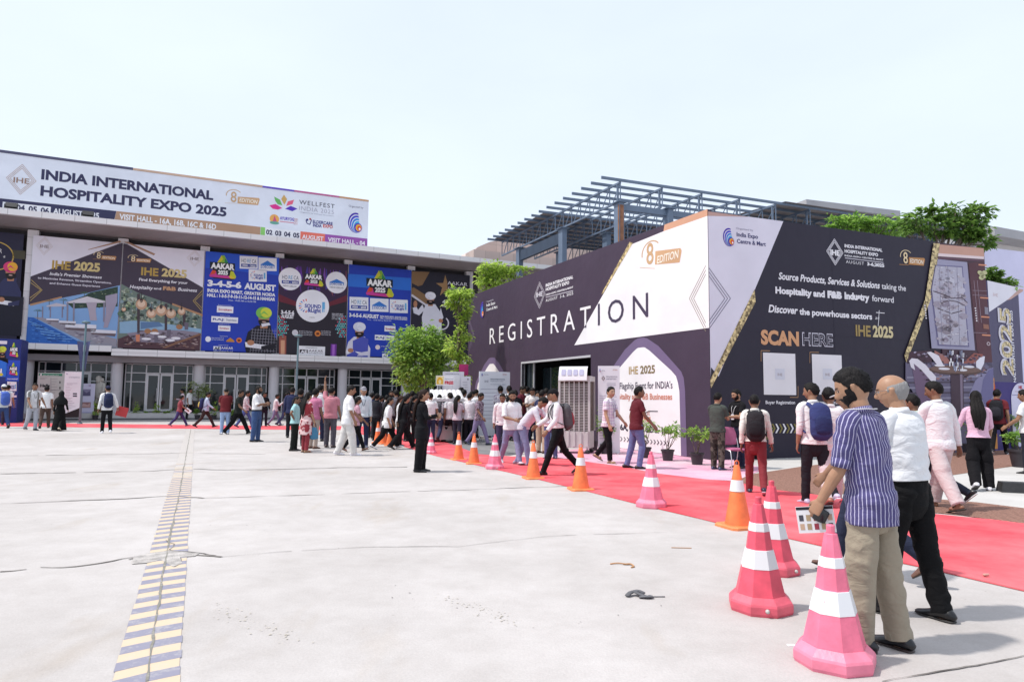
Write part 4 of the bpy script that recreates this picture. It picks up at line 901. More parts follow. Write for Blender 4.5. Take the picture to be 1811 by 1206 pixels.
A.text('INDIA INTERNATIONAL', 965.5, 508, 1014, 5.2, 'f3f1f6', .04, 3, y1=492); A.text('HOSPITALITY EXPO', 965.5, 515, 1007, 5.2, 'f3f1f6', .04, 3, y1=502); A.text('INDIA EXPO CENTRE & MART', 965.5, 522.5, 1014, 3, 'f3f1f6', .03, 3, y1=510); A.line([(965.5, 526), (1014, 514)], .02, 'e8e4ee', 3, part='emblem'); A.text('AUGUST  3-6, 2025', 965.5, 535, 1014, 5, 'f3f1f6', .01, 3, y1=520, space=1.2)
globe(A, 853.5, 548, 4, 14); A.text('Organised by', 861, 535, 873, 2.5, 'e8e4ee', 0, 3, y1=531); A.text('India Expo', 860.5, 543, 876, 5, 'f3f1f6', .02, 3, y1=537); A.text('Centre & Mart', 860.5, 551, 880, 5, 'f3f1f6', .02, 3, y1=544)
edition(A, 1132, 424, 1206, 476, -9, False)
def chev(A, x, y, w_, h_, k, col, wd=.02, n=3, layer=3):
    for i in range(n): f = 1 - i * .13; A.line([(x, y - h_ * f / 2), (x + k * w_ * f, y), (x, y + h_ * f / 2)], wd, col, layer, part='emblem')
chev(A, 829.8, 592, 9, 60, 1, '8d7f98', .02, 3)
chev(A, 1248.5, 528, 29, 116, -1, '8f8878', .018, 3)
def arch(cx_px, ay_out, ay_in, layer=2):
    """gothic outline; widths come from the arch beside the corner"""
    uc = PP(cx_px, ay_in)[0]; zo = PP(cx_px, ay_out)[1]; zi = PP(cx_px, ay_in)[1]
    c0 = PP(1134, 614)[0]
    ref_o = [(1145, 598.5), (1165, 612), (1196.4, 647), (1205, 657), (1209.5, 668), (1212, 692), (1215, 808)]
    ref_i = [(1141, 614.5), (1149, 620), (1187.8, 655.5), (1196, 665), (1199.5, 677), (1202, 692), (1205, 807)]
    def half(r): return [(PP(x, y)[0] - c0, max(.02, PP(x, y)[1])) for x, y in r]
    ho, hi = half(ref_o), half(ref_i)
    for h_, zt_, col, ly, mid in ((ho, zo, '7a6a8c', layer, 0), (hi, zi, 'fbf8fa', layer + 1, 1)):
        R_ = [(uc + q[0], q[1]) for q in h_]; L_ = [(uc - q[0], q[1]) for q in h_][::-1]
        A.polyuv(L_ + [(uc - .12, zt_ - .01), (uc + .12, zt_ - .01)] + R_, col, ly)
    return uc
arch(1134, 597, 614); arch(869.5, 632, 643)
A.text('IHE', 1113, 662, 1129, 14, 'b99a5a', .015, 5, y1=661); A.text('2025', 1133, 661, 1159, 14, '8a7a58', .03, 5, y1=659)
A.text("The Flagship Event for INDIA's", 1082, 689, 1190, 11.5, '4a4058', .01, 5, y1=685.5); A.text('Hospitality and F&B Businesses', 1082, 706.5, 1189.5, 10, 'd8907c', .025, 5, y1=705.5)
A.text('find us at', 1125, 733, 1150, 10, 'c88070', 0, 5); A.line([(1135, 733.5), (1148, 727), (1164, 727.3)], .025, '3f3848', 5, part='emblem')
A.poly([(1115, 738), (1151, 737), (1151, 746.5), (1115, 747)], 'e39a80', 4, 'emblem'); A.text('Hall No.', 1119, 745.5, 1146, 6.5, 'fbf8fa', .02, 6)
A.text('16A, 16B, 16C & 16D', 1094, 761.5, 1190, 10, '3f3848', .04, 5, y1=765)
for i in range(15): x = 1098 + i * 5.9; y = 776 + i * .55; A.line([(x, y - 4), (x + 3, y), (x, y + 4)], .03, '5a5260', 5, part='emblem')
for u in (-14.6, -12.2, -3.66): A.polyuv([(u, DZ + .1 if D0 < u < D1 else .05), (u + .012, DZ + .1 if D0 < u < D1 else .05), (u + .012, 6.4), (u, 6.4)], '43364c', 1)
A.polyuv([(-17, 3.62), (-6.75, 3.62), (-6.75, 3.632), (-17, 3.632)], '463950', 1)
A.build(booth)

A = Art(PR, 0); A.bgc = PANC
Q2 = (1240, 380, 4.312)
A.T = Q2
top = 6.36
gA, gB = A.P(620, 65), A.P(215, 1035)                     # edge between white field and dark field
dz = lambda z: gA[0] + (gB[0] - gA[0]) * (z - gA[1]) / (gB[1] - gA[1])
A.polyuv([(0.004, top - .12), (0.004, A.P(50, 920)[1] - 1.1), (.02, A.P(60, 1100)[1] - 0.2), (dz(2.1), 2.1), (dz(top), top), (1.3, top)], PANC, 1)
A.polyuv([(0.004, 6.355), (1.3, 6.355), (.004, 6.24)], 'c9a49c', 2)
A.T = (1250, 560, 4.417)
A.T = (0, 0, 1)
A.poly([(1334, 512), (1336, 534), (1257, 687), (1255.5, 672), (1292, 597)], glitter(), 3, 'emblem')
A.poly([(1649, 430.5), (1660, 431.5), (1648, 520), (1601, 641), (1597.5, 628), (1634, 530)], glitter(), 12, 'emblem')
A.T = Q2
ihe(A, 1018, 284, 125, 200, 'f0eef8', .016, 3); A.text('IHE', 983, 305, 1053, 40, 'f6f5fb', .05, 5)
for t, x1_, y0_, y1_, h_, bd in (('INDIA INTERNATIONAL', 1380, 248, 282, 24, .045), ('HOSPITALITY EXPO', 1348, 287, 318, 24, .045), ('INDIA EXPO CENTRE & MART', 1388, 315, 352, 13, .03)): A.text(t, 1092, y0_, x1_, h_, 'f3f2fa', bd, 3, y1=y1_)
A.line([(1095, 330), (1388, 365)], .018, 'e6e4f2', 3, part='emblem'); A.text('AUGUST', 1103, 368, 1240, 24, 'f3f2fa', 0, 3, y1=384, space=1.2); A.text('3-6,2025', 1264, 385, 1395, 24, 'f3f2fa', .05, 3, y1=400)
globe(A, 212, 172, 46, 70)
A.text('Organised by', 265, 108, 395, 15, 'a4a2b8', 0, 3, y1=128); A.text('India Expo', 270, 165, 432, 33, '4a4a7a', .02, 3, y1=183); A.text('Centre & Mart', 272, 216, 492, 33, '4a4a7a', .02, 3, y1=240)
edition(A, 1510, 265, 1705, 385, 10)
A.text('Source Products, Services & Solutions', 588, 488, 1358, 54, 'f3f2fa', .03, 3, .2, y1=565); A.text('taking the', 1375, 563, 1560, 45, 'f3f2fa', .012, 3, y1=582)
A.text('Hospitality and', 565, 600, 942, 50, 'f3f2fa', .05, 3, y1=625); A.text('F&B', 962, 628, 1072, 50, 'f3f2fa', .075, 3, y1=640); A.text('Industry', 1092, 640, 1282, 50, 'f3f2fa', .06, 3, y1=655); A.text('forward', 1302, 658, 1467, 46, 'f3f2fa', .015, 3, y1=670)
A.text('Discover', 512, 742, 732, 58, 'f3f2fa', .03, 3, .2, y1=755); A.text('the powerhouse sectors', 748, 760, 1302, 48, 'f3f2fa', .035, 3, y1=797); A.text('at', 1325, 796, 1358, 26, 'f3f2fa', 0, 3, .2); A.line([(1332, 745), (1397, 750)], .02, 'f3f2fa', 3, part='emblem'); A.line([(1356, 728), (1348, 850)], .02, 'f3f2fa', 3, part='emblem')
A.text('IHE', 1178, 922, 1292, 85, 'a8915a', .03, 3, y1=927); A.text('2025', 1308, 928, 1464, 86, 'd9cba0', .04, 3, y1=936)
A.text('SCAN', 455, 985, 745, 106, 'e0a87e', .05, 3, y1=992); A.text('HERE', 770, 994, 1005, 100, 'd4d2e2', .035, 3, y1=1003); A.text('HERE', 776, 991, 1000, 93, DS, .0, 4, y1=1000)
A.T = (1250, 560, 4.417)
for x0, y0, x1, y1 in ((437, 280, 697, 612), (818, 292, 1060, 610)):
    A.rect(x0, y0, x1, y1, 'f3f1f8', 3, 'emblem'); A.rect((x0 + x1) / 2 - 36, 405, (x0 + x1) / 2 + 40, 492, 'e2e4f2', 4, 'emblem'); A.text('IHE', (x0 + x1) / 2 - 16, 462, (x0 + x1) / 2 + 20, 22, 'b0a0a0', 0, 5)
    A.line([(x0 - 15, y0 + 70), (x0 - 15, y0 - 15), (x0 + 55, y0 - 13)], .02, 'b08a6a', 3, part='emblem'); A.line([(x1 + 14, y1 - 70), (x1 + 14, y1 + 18), (x1 - 50, y1 + 17)], .02, 'b08a6a', 3, part='emblem')
A.text('Buyer Registration', 458, 680, 688, 26, 'f3f2fa', .025, 3); A.text('Visitor Registration', 830, 680, 1060, 26, 'f3f2fa', .025, 3); A.text('Google Play', 1170, 517, 1280, 20, 'f3f2fa', 0, 3)
for i in range(13):
    x = 505 + i * 28.5; c_ = 'f3f2fa' if i % 2 else '8a8048'
    A.poly([(x, 836), (x + 12, 836), (x + 30, 872), (x + 12, 908), (x, 908), (x + 18, 872)], c_, 3, 'emblem')
chevT = A.T; A.T = (0, 0, 1)
chev(A, 1253.5, 528, 38, 108, 1, '7a7890', .018, 3)
# dining room photograph
A.T = (1560, 420, 4.307)
PB = 11
A.polyuv([A.P(432, 55), A.P(765, 85), (10.55, A.P(770, 150)[1]), (8.47, A.P(410, 140)[1])], 'd3a493', PB, 'picture')
A.poly([(415, 122), (768, 148), (768, 168), (412, 145)], 'efdce0', PB + 1, 'picture'); A.poly([(412, 150), (770, 172), (770, 185), (410, 165)], '6a4a5c', PB + 1, 'picture')
A.poly([(400, 165), (640, 190), (700, 860), (370, 845), (330, 420)], 'a3a0bc', PB, 'picture'); A.poly([(395, 210), (605, 222), (655, 835), (415, 825), (360, 400)], '6f6a92', PB + 1, 'picture')
A.poly([(400, 218), (598, 230), (645, 825), (425, 815), (370, 400)], 'b9b6c8', PB + 2, 'picture')
rr = random.Random(5)
for i in range(46):
    x = rr.uniform(410, 620); y = rr.uniform(260, 800); r_ = rr.uniform(12, 40)
    A.ell(x, y, r_, r_ * .7, rr.choice(['cbc9d9', 'b3aec0', 'c3bfd0', 'b8afbe'] if y < 430 else ['a39aab', '93889a', 'b3a9b8', '968b98', 'aaa0ae']), PB + 3, n=10, part='picture')
for pts in ([(380, 410), (470, 440), (520, 465), (600, 460), (640, 500)], [(440, 500), (500, 480), (560, 490), (620, 520)], [(410, 540), (520, 580), (600, 560)]): A.line(pts, .025, '4b3a44', PB + 4, part='picture')
for x in (425, 490, 560): A.line([(x, 225), (x + 22, 820)], .012, '8a86a4', PB + 4, part='picture')
for i in range(22): x = rr.uniform(420, 640); y = rr.uniform(680, 810); A.line([(x, y), (x + rr.uniform(-30, 30), y + rr.uniform(-14, 14))], .015, '5a4c58' if i % 2 else 'f1eef6', PB + 5, part='picture')
A.poly([(700, 190), (770, 195), (835, 1000), (770, 960), (715, 860), (650, 200)], '5a3440', PB + 1, 'picture')
for y in (205, 455, 600, 738): A.poly([(715 + y * .05, y), (775 + y * .055, y + 4), (775 + y * .055, y + 14), (715 + y * .05, y + 10)], 'e59a78', PB + 2, 'picture')
for x in (700, 725): A.line([(x - 10, 330), (x + 22, 650)], .012, 'b8a8b8', PB + 2, part='picture')
for y in (405, 440, 725): A.line([(335 + y * .05, y), (375, y + 2)], .012, '6a648a', PB + 2, part='picture'); A.line([(680, y), (790, y + 4)], .01, 'a898a8', PB + 2, part='picture')
for x, y in ((316, 520), (700, 540)):
    for j in range(6): A.ell(x + j * 2, y + j * 19, 6, 6, 'f0eaf2', PB + 3, n=8, part='picture')
for x, y in ((748, 285), (735, 270), (760, 300), (770, 270), (745, 310)): A.ell(x, y, 20, 16, 'c9c79a', PB + 4, n=9, part='picture')
A.poly([(770, 530), (798, 535), (800, 590), (772, 585)], '8f8a9c', PB + 3, 'picture'); A.poly([(760, 660), (800, 665), (805, 700), (762, 695)], '9a6a5a', PB + 3, 'picture'); A.ell(800, 810, 14, 14, 'cfc0c8', PB + 3, n=14, part='picture', inner=.6)
fz = A.P(300, 1110)[1]; dapple(A, [(405, 222), (596, 234), (640, 820), (430, 810), (375, 402)], ['aaa3b6', 'c9c6d6', '9f94a6', 'bdb6c8', '948a9c', 'bcb2bc'], 200, 5, 13, PB + 4, .7, 3); dapple(A, [(205, 875), (300, 870), (640, 890), (800, 900), (830, 1000), (700, 1100), (300, 1090)], ['3c2a38', '6a5668', '8a7a90', 'b4acc8', '54405a', 'a0787a'], 260, 6, 18, PB + 3, .6, 12)
A.polyuv([A.P(170, 950), A.P(836, 950), (10.55, .02), (8.47, .02), A.P(170, 1080)], '6f6985', PB + 1, 'picture')
for i in range(9): A.poly([(180, 1060 + i * 40), (840, 1050 + i * 40), (840, 1064 + i * 40), (180, 1072 + i * 40)], '4f4458' if i % 2 else '9490a8', PB + 2, 'picture')
A.poly([(200, 870), (370, 860), (370, 960), (180, 960)], '4a2f40', PB + 1, 'picture'); A.poly([(390, 860), (480, 910), (520, 960), (440, 960), (390, 910)], 'a9706a', PB + 2, 'picture'); A.poly([(690, 880), (760, 890), (740, 960), (600, 960)], '9a5a54', PB + 2, 'picture')
for pts in ([(330, 875), (360, 870), (420, 900), (450, 960), (470, 1000), (420, 985), (370, 920)], [(195, 940), (215, 920), (260, 925), (320, 970), (400, 1060), (395, 1130), (290, 1010), (230, 960), (240, 1010), (210, 990)]): A.poly(pts, 'efeaf6', PB + 4, 'picture')
A.poly([(215, 965), (250, 960), (330, 1040), (400, 1130), (390, 1330), (300, 1300), (250, 1180)], '77607e', PB + 3, 'picture')
A.poly([(705, 945), (735, 915), (772, 905), (765, 960), (740, 1010), (705, 985)], 'eceaf8', PB + 4, 'picture'); A.poly([(836, 990), (780, 1010), (700, 1090), (650, 1200), (665, 1330), (800, 1350), (838, 1200)], '8d88ac', PB + 3, 'picture'); A.poly([(836, 995), (800, 1010), (760, 1080), (740, 1200), (780, 1300), (838, 1200)], '6f6b98', PB + 4, 'picture')
A.ell(550, 1012, 195, 36, '5c4440', PB + 5, part='picture'); A.ell(550, 1005, 190, 28, '7a5f58', PB + 6, part='picture'); A.poly([(510, 1040), (608, 1040), (612, 1420), (520, 1430)], '493546', PB + 5, 'picture'); A.poly([(580, 1042), (600, 1042), (604, 1420), (590, 1425)], '8a7a90', PB + 6, 'picture')
for x, y, w_ in ((425, 975, 40), (460, 1000, 44), (650, 985, 40), (600, 1010, 36)): A.ell(x, y, w_, 9, 'efecf6', PB + 7, n=14, part='picture')
for i in range(26): x = rr.uniform(480, 610); y = rr.uniform(860, 1000); A.poly([(x, y), (x + 12, y), (x + 10, y + 34), (x + 2, y + 34)], rr.choice(['dfe2f2', 'b4b8d0', '6a6880', 'f4f4fb', '8a90b0']), PB + 8, 'picture')
A.T = (0, 0, 1)
A.polyuv([(1.95, 1.98), (8.4, 1.98), (8.4, 1.99), (1.95, 1.99)], '282438', 2); A.polyuv([(1.2, 3.3), (8.0, 3.3), (8.0, 3.31), (1.2, 3.31)], '2b273b', 2); A.polyuv([(4.2, .05), (4.21, .05), (4.21, 6.3), (4.2, 6.3)], '2a263a', 2)
for k, mb in A.parts.items(): rel(mb, k)

# ------------------------------------------------------------------ steel shed behind the booth
STL = mat('blue_grey_steel', (.125, .17, .245), .45, .12, 1.2); RST = mat('rusty_primer', (.24, .11, .06), .8, .35, 3); SHT = mat('corrugated_sheet', (.30, .265, .26), .5, .12, .5)
S0 = at_depth(1095, 690, 30.5); SP = Plane((S0.x, S0.y), 155.08)
M_ = SP.m; Mi = M_.inverted(); rdir = (Mi.to_3x3() @ PR.u)
shed = tag(empty('steel_shed', M=M_), 'unfinished blue grey steel roof frame on columns rising behind the booth', 'steel frame')
zTC = SP.uv(1097, 323)[1]; zBC = SP.uv(1095, 357)[1]; uE = SP.uv(888, 428)[0]; uN = SP.uv(1097, 320)[0]
cu_ = [SP.uv(x, y)[0] for x, y in ((1095, 400), (995, 420), (919, 440))]
NT = 11; SPC = 2.3
def at(u, r, z): v = Vector((u, 0, 0)) + rdir * r; return (v.x, v.y, z)
for i in range(NT):
    r = i * SPC; t = MB()
    t.bar(at(uE, r, zTC), at(uN, r, zTC), .09, .09, STL); t.bar(at(uE, r, zBC), at(uN - .1, r, zBC), .08, .08, STL)
    n_ = 15
    for k in range(n_ + 1):
        u = uN + (uE - uN) * k / n_; t.bar(at(u, r, zBC), at(u, r, zTC), .04, .04, STL)
        if k < n_: t.bar(at(u, r, zTC), at(uN + (uE - uN) * (k + .75) / n_, r, zBC), .035, .035, STL)
    t.bar(at(uN - .22, r, zBC), at(uN - .22, r, zTC), .08, .08, STL)
    child(t, 'truss', shed)
NPU = 16
for k in range(NPU):
    u = uN + (uE - uN) * k / (NPU - 1); t = MB(); t.bar(at(u, -1.0, zTC + .11), at(u, NT * SPC - .6, zTC + .11), .06, .13, STL); child(t, 'purlin', shed)
for i in range(NT):
    for j, u in enumerate(cu_):
        r = i * SPC + (0 if i == 0 else .4); t = MB()
        c = at(u, r, 0); X = .22
        t.box(c[0] - X, c[0] + X, c[1] - .14, c[1] + .14, 0, zBC - .08, STL); t.box(c[0] - X - .1, c[0] + X + .1, c[1] - .26, c[1] + .26, zBC - .079, zBC - .04, STL)
        if i == 0 and j == 0: t.box(c[0] + X + .002, c[0] + X + .01, c[1] - .10, c[1] + .10, zBC - 3.0, zBC - .2, RST); t.box(c[0] + .12, c[0] + X, c[1] - .152, c[1] - .145, zBC - 2.9, zBC - .2, RST)
        child(t, 'column', shed)
for u in (cu_[0],): t = MB(); t.bar(at(u, .2, zBC - .25), at(u, NT * SPC - 1, zBC - .25), .16, .28, STL); child(t, 'beam', shed)
t = MB(); t.bar(at(cu_[2] + .3, 0, zBC - .55), at(cu_[1] - .3, 0, zBC - .55), .2, .6, mat('dark_blue_steel', (.03, .05, .085), .5)); child(t, 'beam', shed)
t = MB(); zr = zTC + .19; u7 = uN + (uE - uN) * 7.2 / 15; r9 = 4.2 * SPC
t.add([at(u7, -.5, zr), at(uE - .4, -.5, zr), at(uE - .4, NT * SPC, zr), at(u7, NT * SPC, zr)], [(0, 1, 2, 3)], SHT)
t.add([at(uN + .2, r9, zr), at(u7, r9 - 1.0, zr), at(u7, NT * SPC, zr), at(uN + .2, NT * SPC, zr)], [(0, 1, 2, 3)], SHT); child(t, 'roof_sheet', shed)
# hoardings and buildings at the far right
def block(name, label, px, wid, dep, depth_m, az, zt, zb, m, cat='building', roof=None):
    o = at_depth(px, 690, depth_m); pl = Plane((o.x, o.y), az); e = tag(empty(name, M=pl.m), label, cat)
    q = MB(); q.box(0, wid, 0, dep, zb, zt, m); child(q, 'wall', e)
    if roof: q = MB(); q.box(-roof[0], wid + roof[0], -roof[0], dep + roof[0], zt + .003, zt + roof[1], roof[2]); child(q, 'roof', e)
    return e, pl
WPL = mat('white_plaster', (.62, .61, .61), .8, .06, .6); GRS = mat('grey_roof_slab', (.36, .36, .38), .7, .1, .6)
zz_ = lambda px, py, dep: CAMP.z + ray(px, py).z / ray(px, py).y * dep
block('flat_roof_building', 'pale building with a grey flat roof slab above the shed and trees', 1438, 8, 12, 62, 72, zz_(1440, 374, 62), 0, WPL, roof=(1.6, .55, GRS))
e, pl = block('flat_roof_building', 'white building with a grey overhanging roof at the right edge behind a lavender hoarding', 1757, 20, 12, 52, 66, zz_(1757, 428, 52), 0, WPL, roof=(1.6, .7, GRS))
e, pl = block('hoarding', 'tall plain lavender white hoarding behind the tilted IHE board at right edge', 1744, 16, .3, 36, 70, zz_(1744, 436, 36), 0, ink('d9d8f6'), 'hoarding')
# tilted tower board reading 2025 sideways
TB = Plane(gnd(1760, 788), 57); e = tag(empty('tower_board', M=TB.m), 'dark board with sideways 2025 lettering and white slanted top at right edge', 'board')
A = Art(TB, 0, (1660, 420, 6.702)); A.e = e; A.bgc = '4b4468'
zt_ = A.P(575, 510)[1]; u0 = A.P(590, 800)[0]
b = MB(); b.box(u0, u0 + 2.6, .003, .5, 0, zt_, ink('4b4468')); child(b, 'panel', e)
A.polyuv([(u0, zt_), (u0 + .02, A.P(600, 885)[1]), A.P(820, 735), A.P(960, 612), (u0 + 2.6, zt_ - .15), (u0 + 2.6, zt_)], 'eceaf6', 2)
A.poly([(800, 745), (825, 730), (955, 610), (1000, 615), (995, 640), (850, 735)], 'c9a49c', 3, 'emblem'); A.text('IHE', 645, 695, 700, 42, 'd8b8bc', 0, 3)
def vtext(A, s_, x0, y0, y1, w_, col, bold):                # lettering turned a quarter to the left, reading upwards
    V, Fs = text_mesh(s_, bold, 1.0); a = A.P(x0, y0); b2 = A.P(x0, y1); c2 = A.P(x0 - w_, y0); mnx = min(v[0] for v in V); mxx = max(v[0] for v in V); k = (b2[1] - a[1]) / (mxx - mnx); kw = (a[0] - c2[0]) / .73
    A.mb('lettering').add([(a[0] - v[1] * kw, A.y(4), a[1] + (v[0] - mnx) * k) for v in V], Fs, ink(col) if isinstance(col, str) else col)
vtext(A, '2025', 872, 1640, 850, 135, 'dcd8e4', .06); A.STEP = .004; vtext(A, '2025', 884, 1632, 858, 132, glitter(), .02); A.STEP = .003
vtext(A, 'INTERNATIONAL HOSPITALITY EXPO 2025', 935, 2100, 880, 30, 'eceaf6', .03)
A.build(e)
# small stall front with emblem in a white arc
TB2 = Plane(gnd(1748, 797), 66); e = tag(empty('stall_front', M=TB2.m), 'low purple stall front with red emblem on white arc, orange edge panel', 'stall')
A = Art(TB2, 0, (1690, 620, 12.06)); A.e = e
zt_ = A.P(760, 660)[1]; u0 = A.P(700, 800)[0]
b = MB(); b.box(u0, u0 + 2.4, .003, .35, 0, zt_, ink('3a2c78')); child(b, 'panel', e)
A.polyuv([(u0, zt_ + .12), (u0, .05), (A.P(835, 900)[0], .05), (A.P(835, 900)[0], zt_ + .12)], 'e39a4a', 2); A.text('BU', 750, 835, 840, 120, 'd83a2a', .04, 3)
c = A.P(1400, 1050); R0 = A.P(1400, 690)[1] - c[1]
A.polyuv([(c[0] + R0 * math.cos(R(180 - i * 6)) * 1.0, c[1] + R0 * math.sin(R(180 - i * 6))) for i in range(31)] + [(c[0] + R0, .1), (c[0] - R0, .1)], 'dcd8f2', 3)
A.text('HK', 1340, 815, 1420, 70, 'c03048', .04, 5); A.text('HK HOSPITALITY', 1260, 880, 1459, 20, 'c08090', 0, 5)
A.line([(1200, 945), (1520, 945)], .02, '8a86b0', 5); A.build(e)
# ------------------------------------------------------------------ trees and plants
BARK = mat('bark', (.13, .10, .08), .9, .3, 6, .5, 20)
LF1 = leafmat('leaf_fresh', (.07, .145, .025), (.31, .46, .09)); LF2 = leafmat('leaf_dark', (.04, .09, .022), (.18, .30, .06)); LF3 = leafmat('leaf_yellowgreen', (.13, .22, .03), (.42, .54, .11)); LF4 = leafmat('leaf_mid', (.08, .17, .03), (.28, .44, .09))
def foliage(mb, clumps, n, L, W, m, rr, droop=.2):
    tot = sum(r[1] * r[2] * r[3] for r in clumps) or 1
    for c, rx, ry, rz in clumps:
        cnt = int(n * rx * ry * rz / tot) + 1; subs = []
        for _ in range(max(5, min(60, cnt // 26))):
            while True:
                d = Vector((rr.uniform(-1, 1), rr.uniform(-1, 1), rr.uniform(-1, 1)))
                if .05 < d.length < 1: break
            d = d.normalized() * (.35 + .65 * rr.random() ** .5); subs.append((d, rr.uniform(.13, .30)))
        for _ in range(cnt):
            d0, sg_ = rr.choice(subs); d = d0 + Vector((rr.gauss(0, sg_), rr.gauss(0, sg_), rr.gauss(0, sg_ * .7)))
            p = Vector(c) + Vector((d.x * rx, d.y * ry, d.z * rz))
            dr = Vector((d.x + rr.uniform(-.8, .8), d.y + rr.uniform(-.8, .8), d.z * .5 + rr.uniform(-.6, .5) - droop)); nr = Vector((rr.uniform(-.6, .6), rr.uniform(-.6, .6), 1))
            k = rr.uniform(.5, 1.45); mb.leaf(p, dr, nr, L * k, W * k, m)
def tree(name, label, loc, clumps, n, L, m, th, tr=.1, group=None, seed=1, W=None):
    rr = random.Random(seed); e = tag(empty(name, loc), label, 'tree', group)
    t = MB(); t.tube([(0, 0, -.05), (.03, .02, th * .5), (0, 0, th)], [tr * 1.3, tr, tr * .8], BARK, 10, sub=3)
    for c, rx, ry, rz in clumps:
        c = Vector(c); b0 = Vector((0, 0, th * rr.uniform(.82, .99))); md = b0.lerp(c, .5) + Vector((rr.uniform(-.1, .1), rr.uniform(-.1, .1), .1))
        t.tube([b0, md, c], [tr * .55, tr * .38, tr * .18], BARK, 7, sub=3)
        for _ in range(4):
            q = c + Vector((rr.uniform(-rx, rx), rr.uniform(-ry, ry), rr.uniform(-rz, rz))) * .75; t.tube([md.lerp(c, .4), q], [tr * .2, tr * .07], BARK, 5)
    child(t, 'trunk', e, True)
    f = MB(); foliage(f, clumps, n, L, W or L * .5, m, rr); child(f, 'crown', e)
    return e
def px_clumps(loc, dep, spec, ydep=1.0):
    """clumps given as photo pixel centre and pixel radius at a depth"""
    out = []
    for x, y, rx, ry in spec:
        p = at_depth(x, y, dep) - loc; k = dep / FPX; out.append(((p.x, p.y, p.z), rx * k, min(rx, ry * 1.3) * k * ydep, ry * k))
    return out
l = gnd(745, 761); l.z = 0; dp = l.y
tree('round_tree', 'bushy round bright green tree standing before the blue hall banners', l, px_clumps(l, dp, [(745, 600, 42, 24), (722, 612, 30, 26), (768, 618, 28, 30), (715, 645, 24, 26), (745, 645, 40, 34), (776, 648, 22, 26), (730, 672, 28, 16), (705, 625, 14, 14), (765, 590, 22, 14)]), 6400, .18, LF1, 2.2, .1, seed=3)
l = gnd(808, 766); l.z = 0; dp = l.y
tree('slender_tree', 'slim tall pale green tree touching the left end of the booth', l, px_clumps(l, dp, [(812, 522, 20, 14), (818, 545, 15, 20), (806, 530, 14, 16), (818, 585, 14, 22), (808, 615, 15, 22), (818, 640, 13, 20), (812, 662, 14, 16), (800, 515, 8, 8)]), 2400, .17, LF3, 4.6, .07, seed=5)
l = at_depth(888, 690, 35); l.z = 0
tree('feathery_tree', 'light yellow green tree rising behind the left part of the booth wall', l, px_clumps(l, 35, [(870, 478, 24, 14), (892, 474, 22, 12), (915, 482, 22, 10), (858, 492, 14, 12), (885, 496, 28, 14), (935, 488, 9, 6), (862, 505, 16, 10), (848, 485, 8, 6)]), 2300, .19, LF3, 6.6, .09, seed=7)
GT = 'trees behind the booth side wall'
l = at_depth(1535, 690, 30); l.z = 0
tree('spreading_tree', 'low spreading dark tree behind the middle of the booth side wall', l, px_clumps(l, 30, [(1480, 394, 26, 11), (1515, 392, 26, 13), (1550, 397, 28, 14), (1580, 403, 24, 13), (1500, 405, 40, 8)]), 1900, .20, LF4, 7.3, .11, GT, 9)
l = at_depth(1672, 690, 26); l.z = 0
tree('spreading_tree', 'taller dark leafy tree behind the dining picture panel', l, px_clumps(l, 26, [(1620, 390, 24, 16), (1650, 380, 26, 13), (1690, 378, 26, 14), (1722, 380, 28, 14), (1738, 372, 18, 9), (1715, 405, 30, 18), (1670, 405, 32, 14), (1733, 425, 16, 16), (1600, 410, 18, 10)]), 3300, .21, LF2, 7.2, .12, GT, 11)
l = at_depth(1762, 690, 25); l.z = 0
tree('leaning_tree', 'dark leafy branch tree between dining picture and white hoarding', l, px_clumps(l, 25, [(1752, 482, 14, 10), (1765, 490, 16, 8), (1780, 500, 14, 6), (1748, 495, 8, 14), (1795, 505, 8, 3), (1744, 540, 6, 30)]), 900, .2, LF2, 5.2, .06, seed=13)
POTM = mat('black_plastic_pot', (.03, .025, .032), .5, .2, 5); SOIL = mat('potting_soil', (.09, .06, .04), 1, .3, 20)
def pot(e, r, h):
    b = MB(); b.lathe([(r * .72, 0), (r * .95, h * .86), (r * 1.05, h * .87), (r * 1.05, h), (r * .93, h), (r * .9, h * .9)], POTM, 18); child(b, 'pot', e, True, 35)
    b = MB(); b.lathe([(r * .91, h * .88), (.001, h * .91)], SOIL, 14); child(b, 'soil', e)
def plant(px, py, hpx, label, kind='leafy', group=None, seed=1, m=LF1, name='potted_plant', r=None, wk=1.0, lk=1.0):
    rr = random.Random(seed); l = gnd(px, py); k = l.y / FPX; H = hpx * k; e = tag(empty(name, l), label, 'potted plant', group)
    r = r or .16; ph = r * 1.75; pot(e, r, ph); f = MB(); s_ = MB()
    if kind == 'cone':
        s_.tube([(0, 0, ph * .8), (0, 0, H * .7)], [.015, .008], BARK, 6)
        cl = [((0, 0, ph + (H - ph) * t), r * (1.15 - .8 * t) * wk, r * (1.15 - .8 * t) * wk, (H - ph) * .2) for t in (.15, .4, .65, .85)]; foliage(f, cl, 420, .09, .03, m, rr)
    else:
        cl = []
        for q in range(5):
            a = rr.uniform(0, 6.28); d = rr.uniform(.1, .26) * wk * H / 1.1; tp = Vector((d * math.cos(a), d * math.sin(a), H * rr.uniform(.62, .92)))
            s_.tube([(rr.uniform(-.03, .03), rr.uniform(-.03, .03), ph * .8), tp * .5 + Vector((0, 0, ph * .35)), tp], [.012, .009, .005], BARK, 5, sub=3)
            cl.append((tuple(tp), .17 * wk * H, .17 * wk * H, .14 * H))
        foliage(f, cl, int(330 * lk), .085 * (1 + .3 * (H > 1)), .042, m, rr, .1)
    child(s_, 'stem', e, True); child(f, 'foliage', e); return e
GP = 'potted plants along the booth wall'
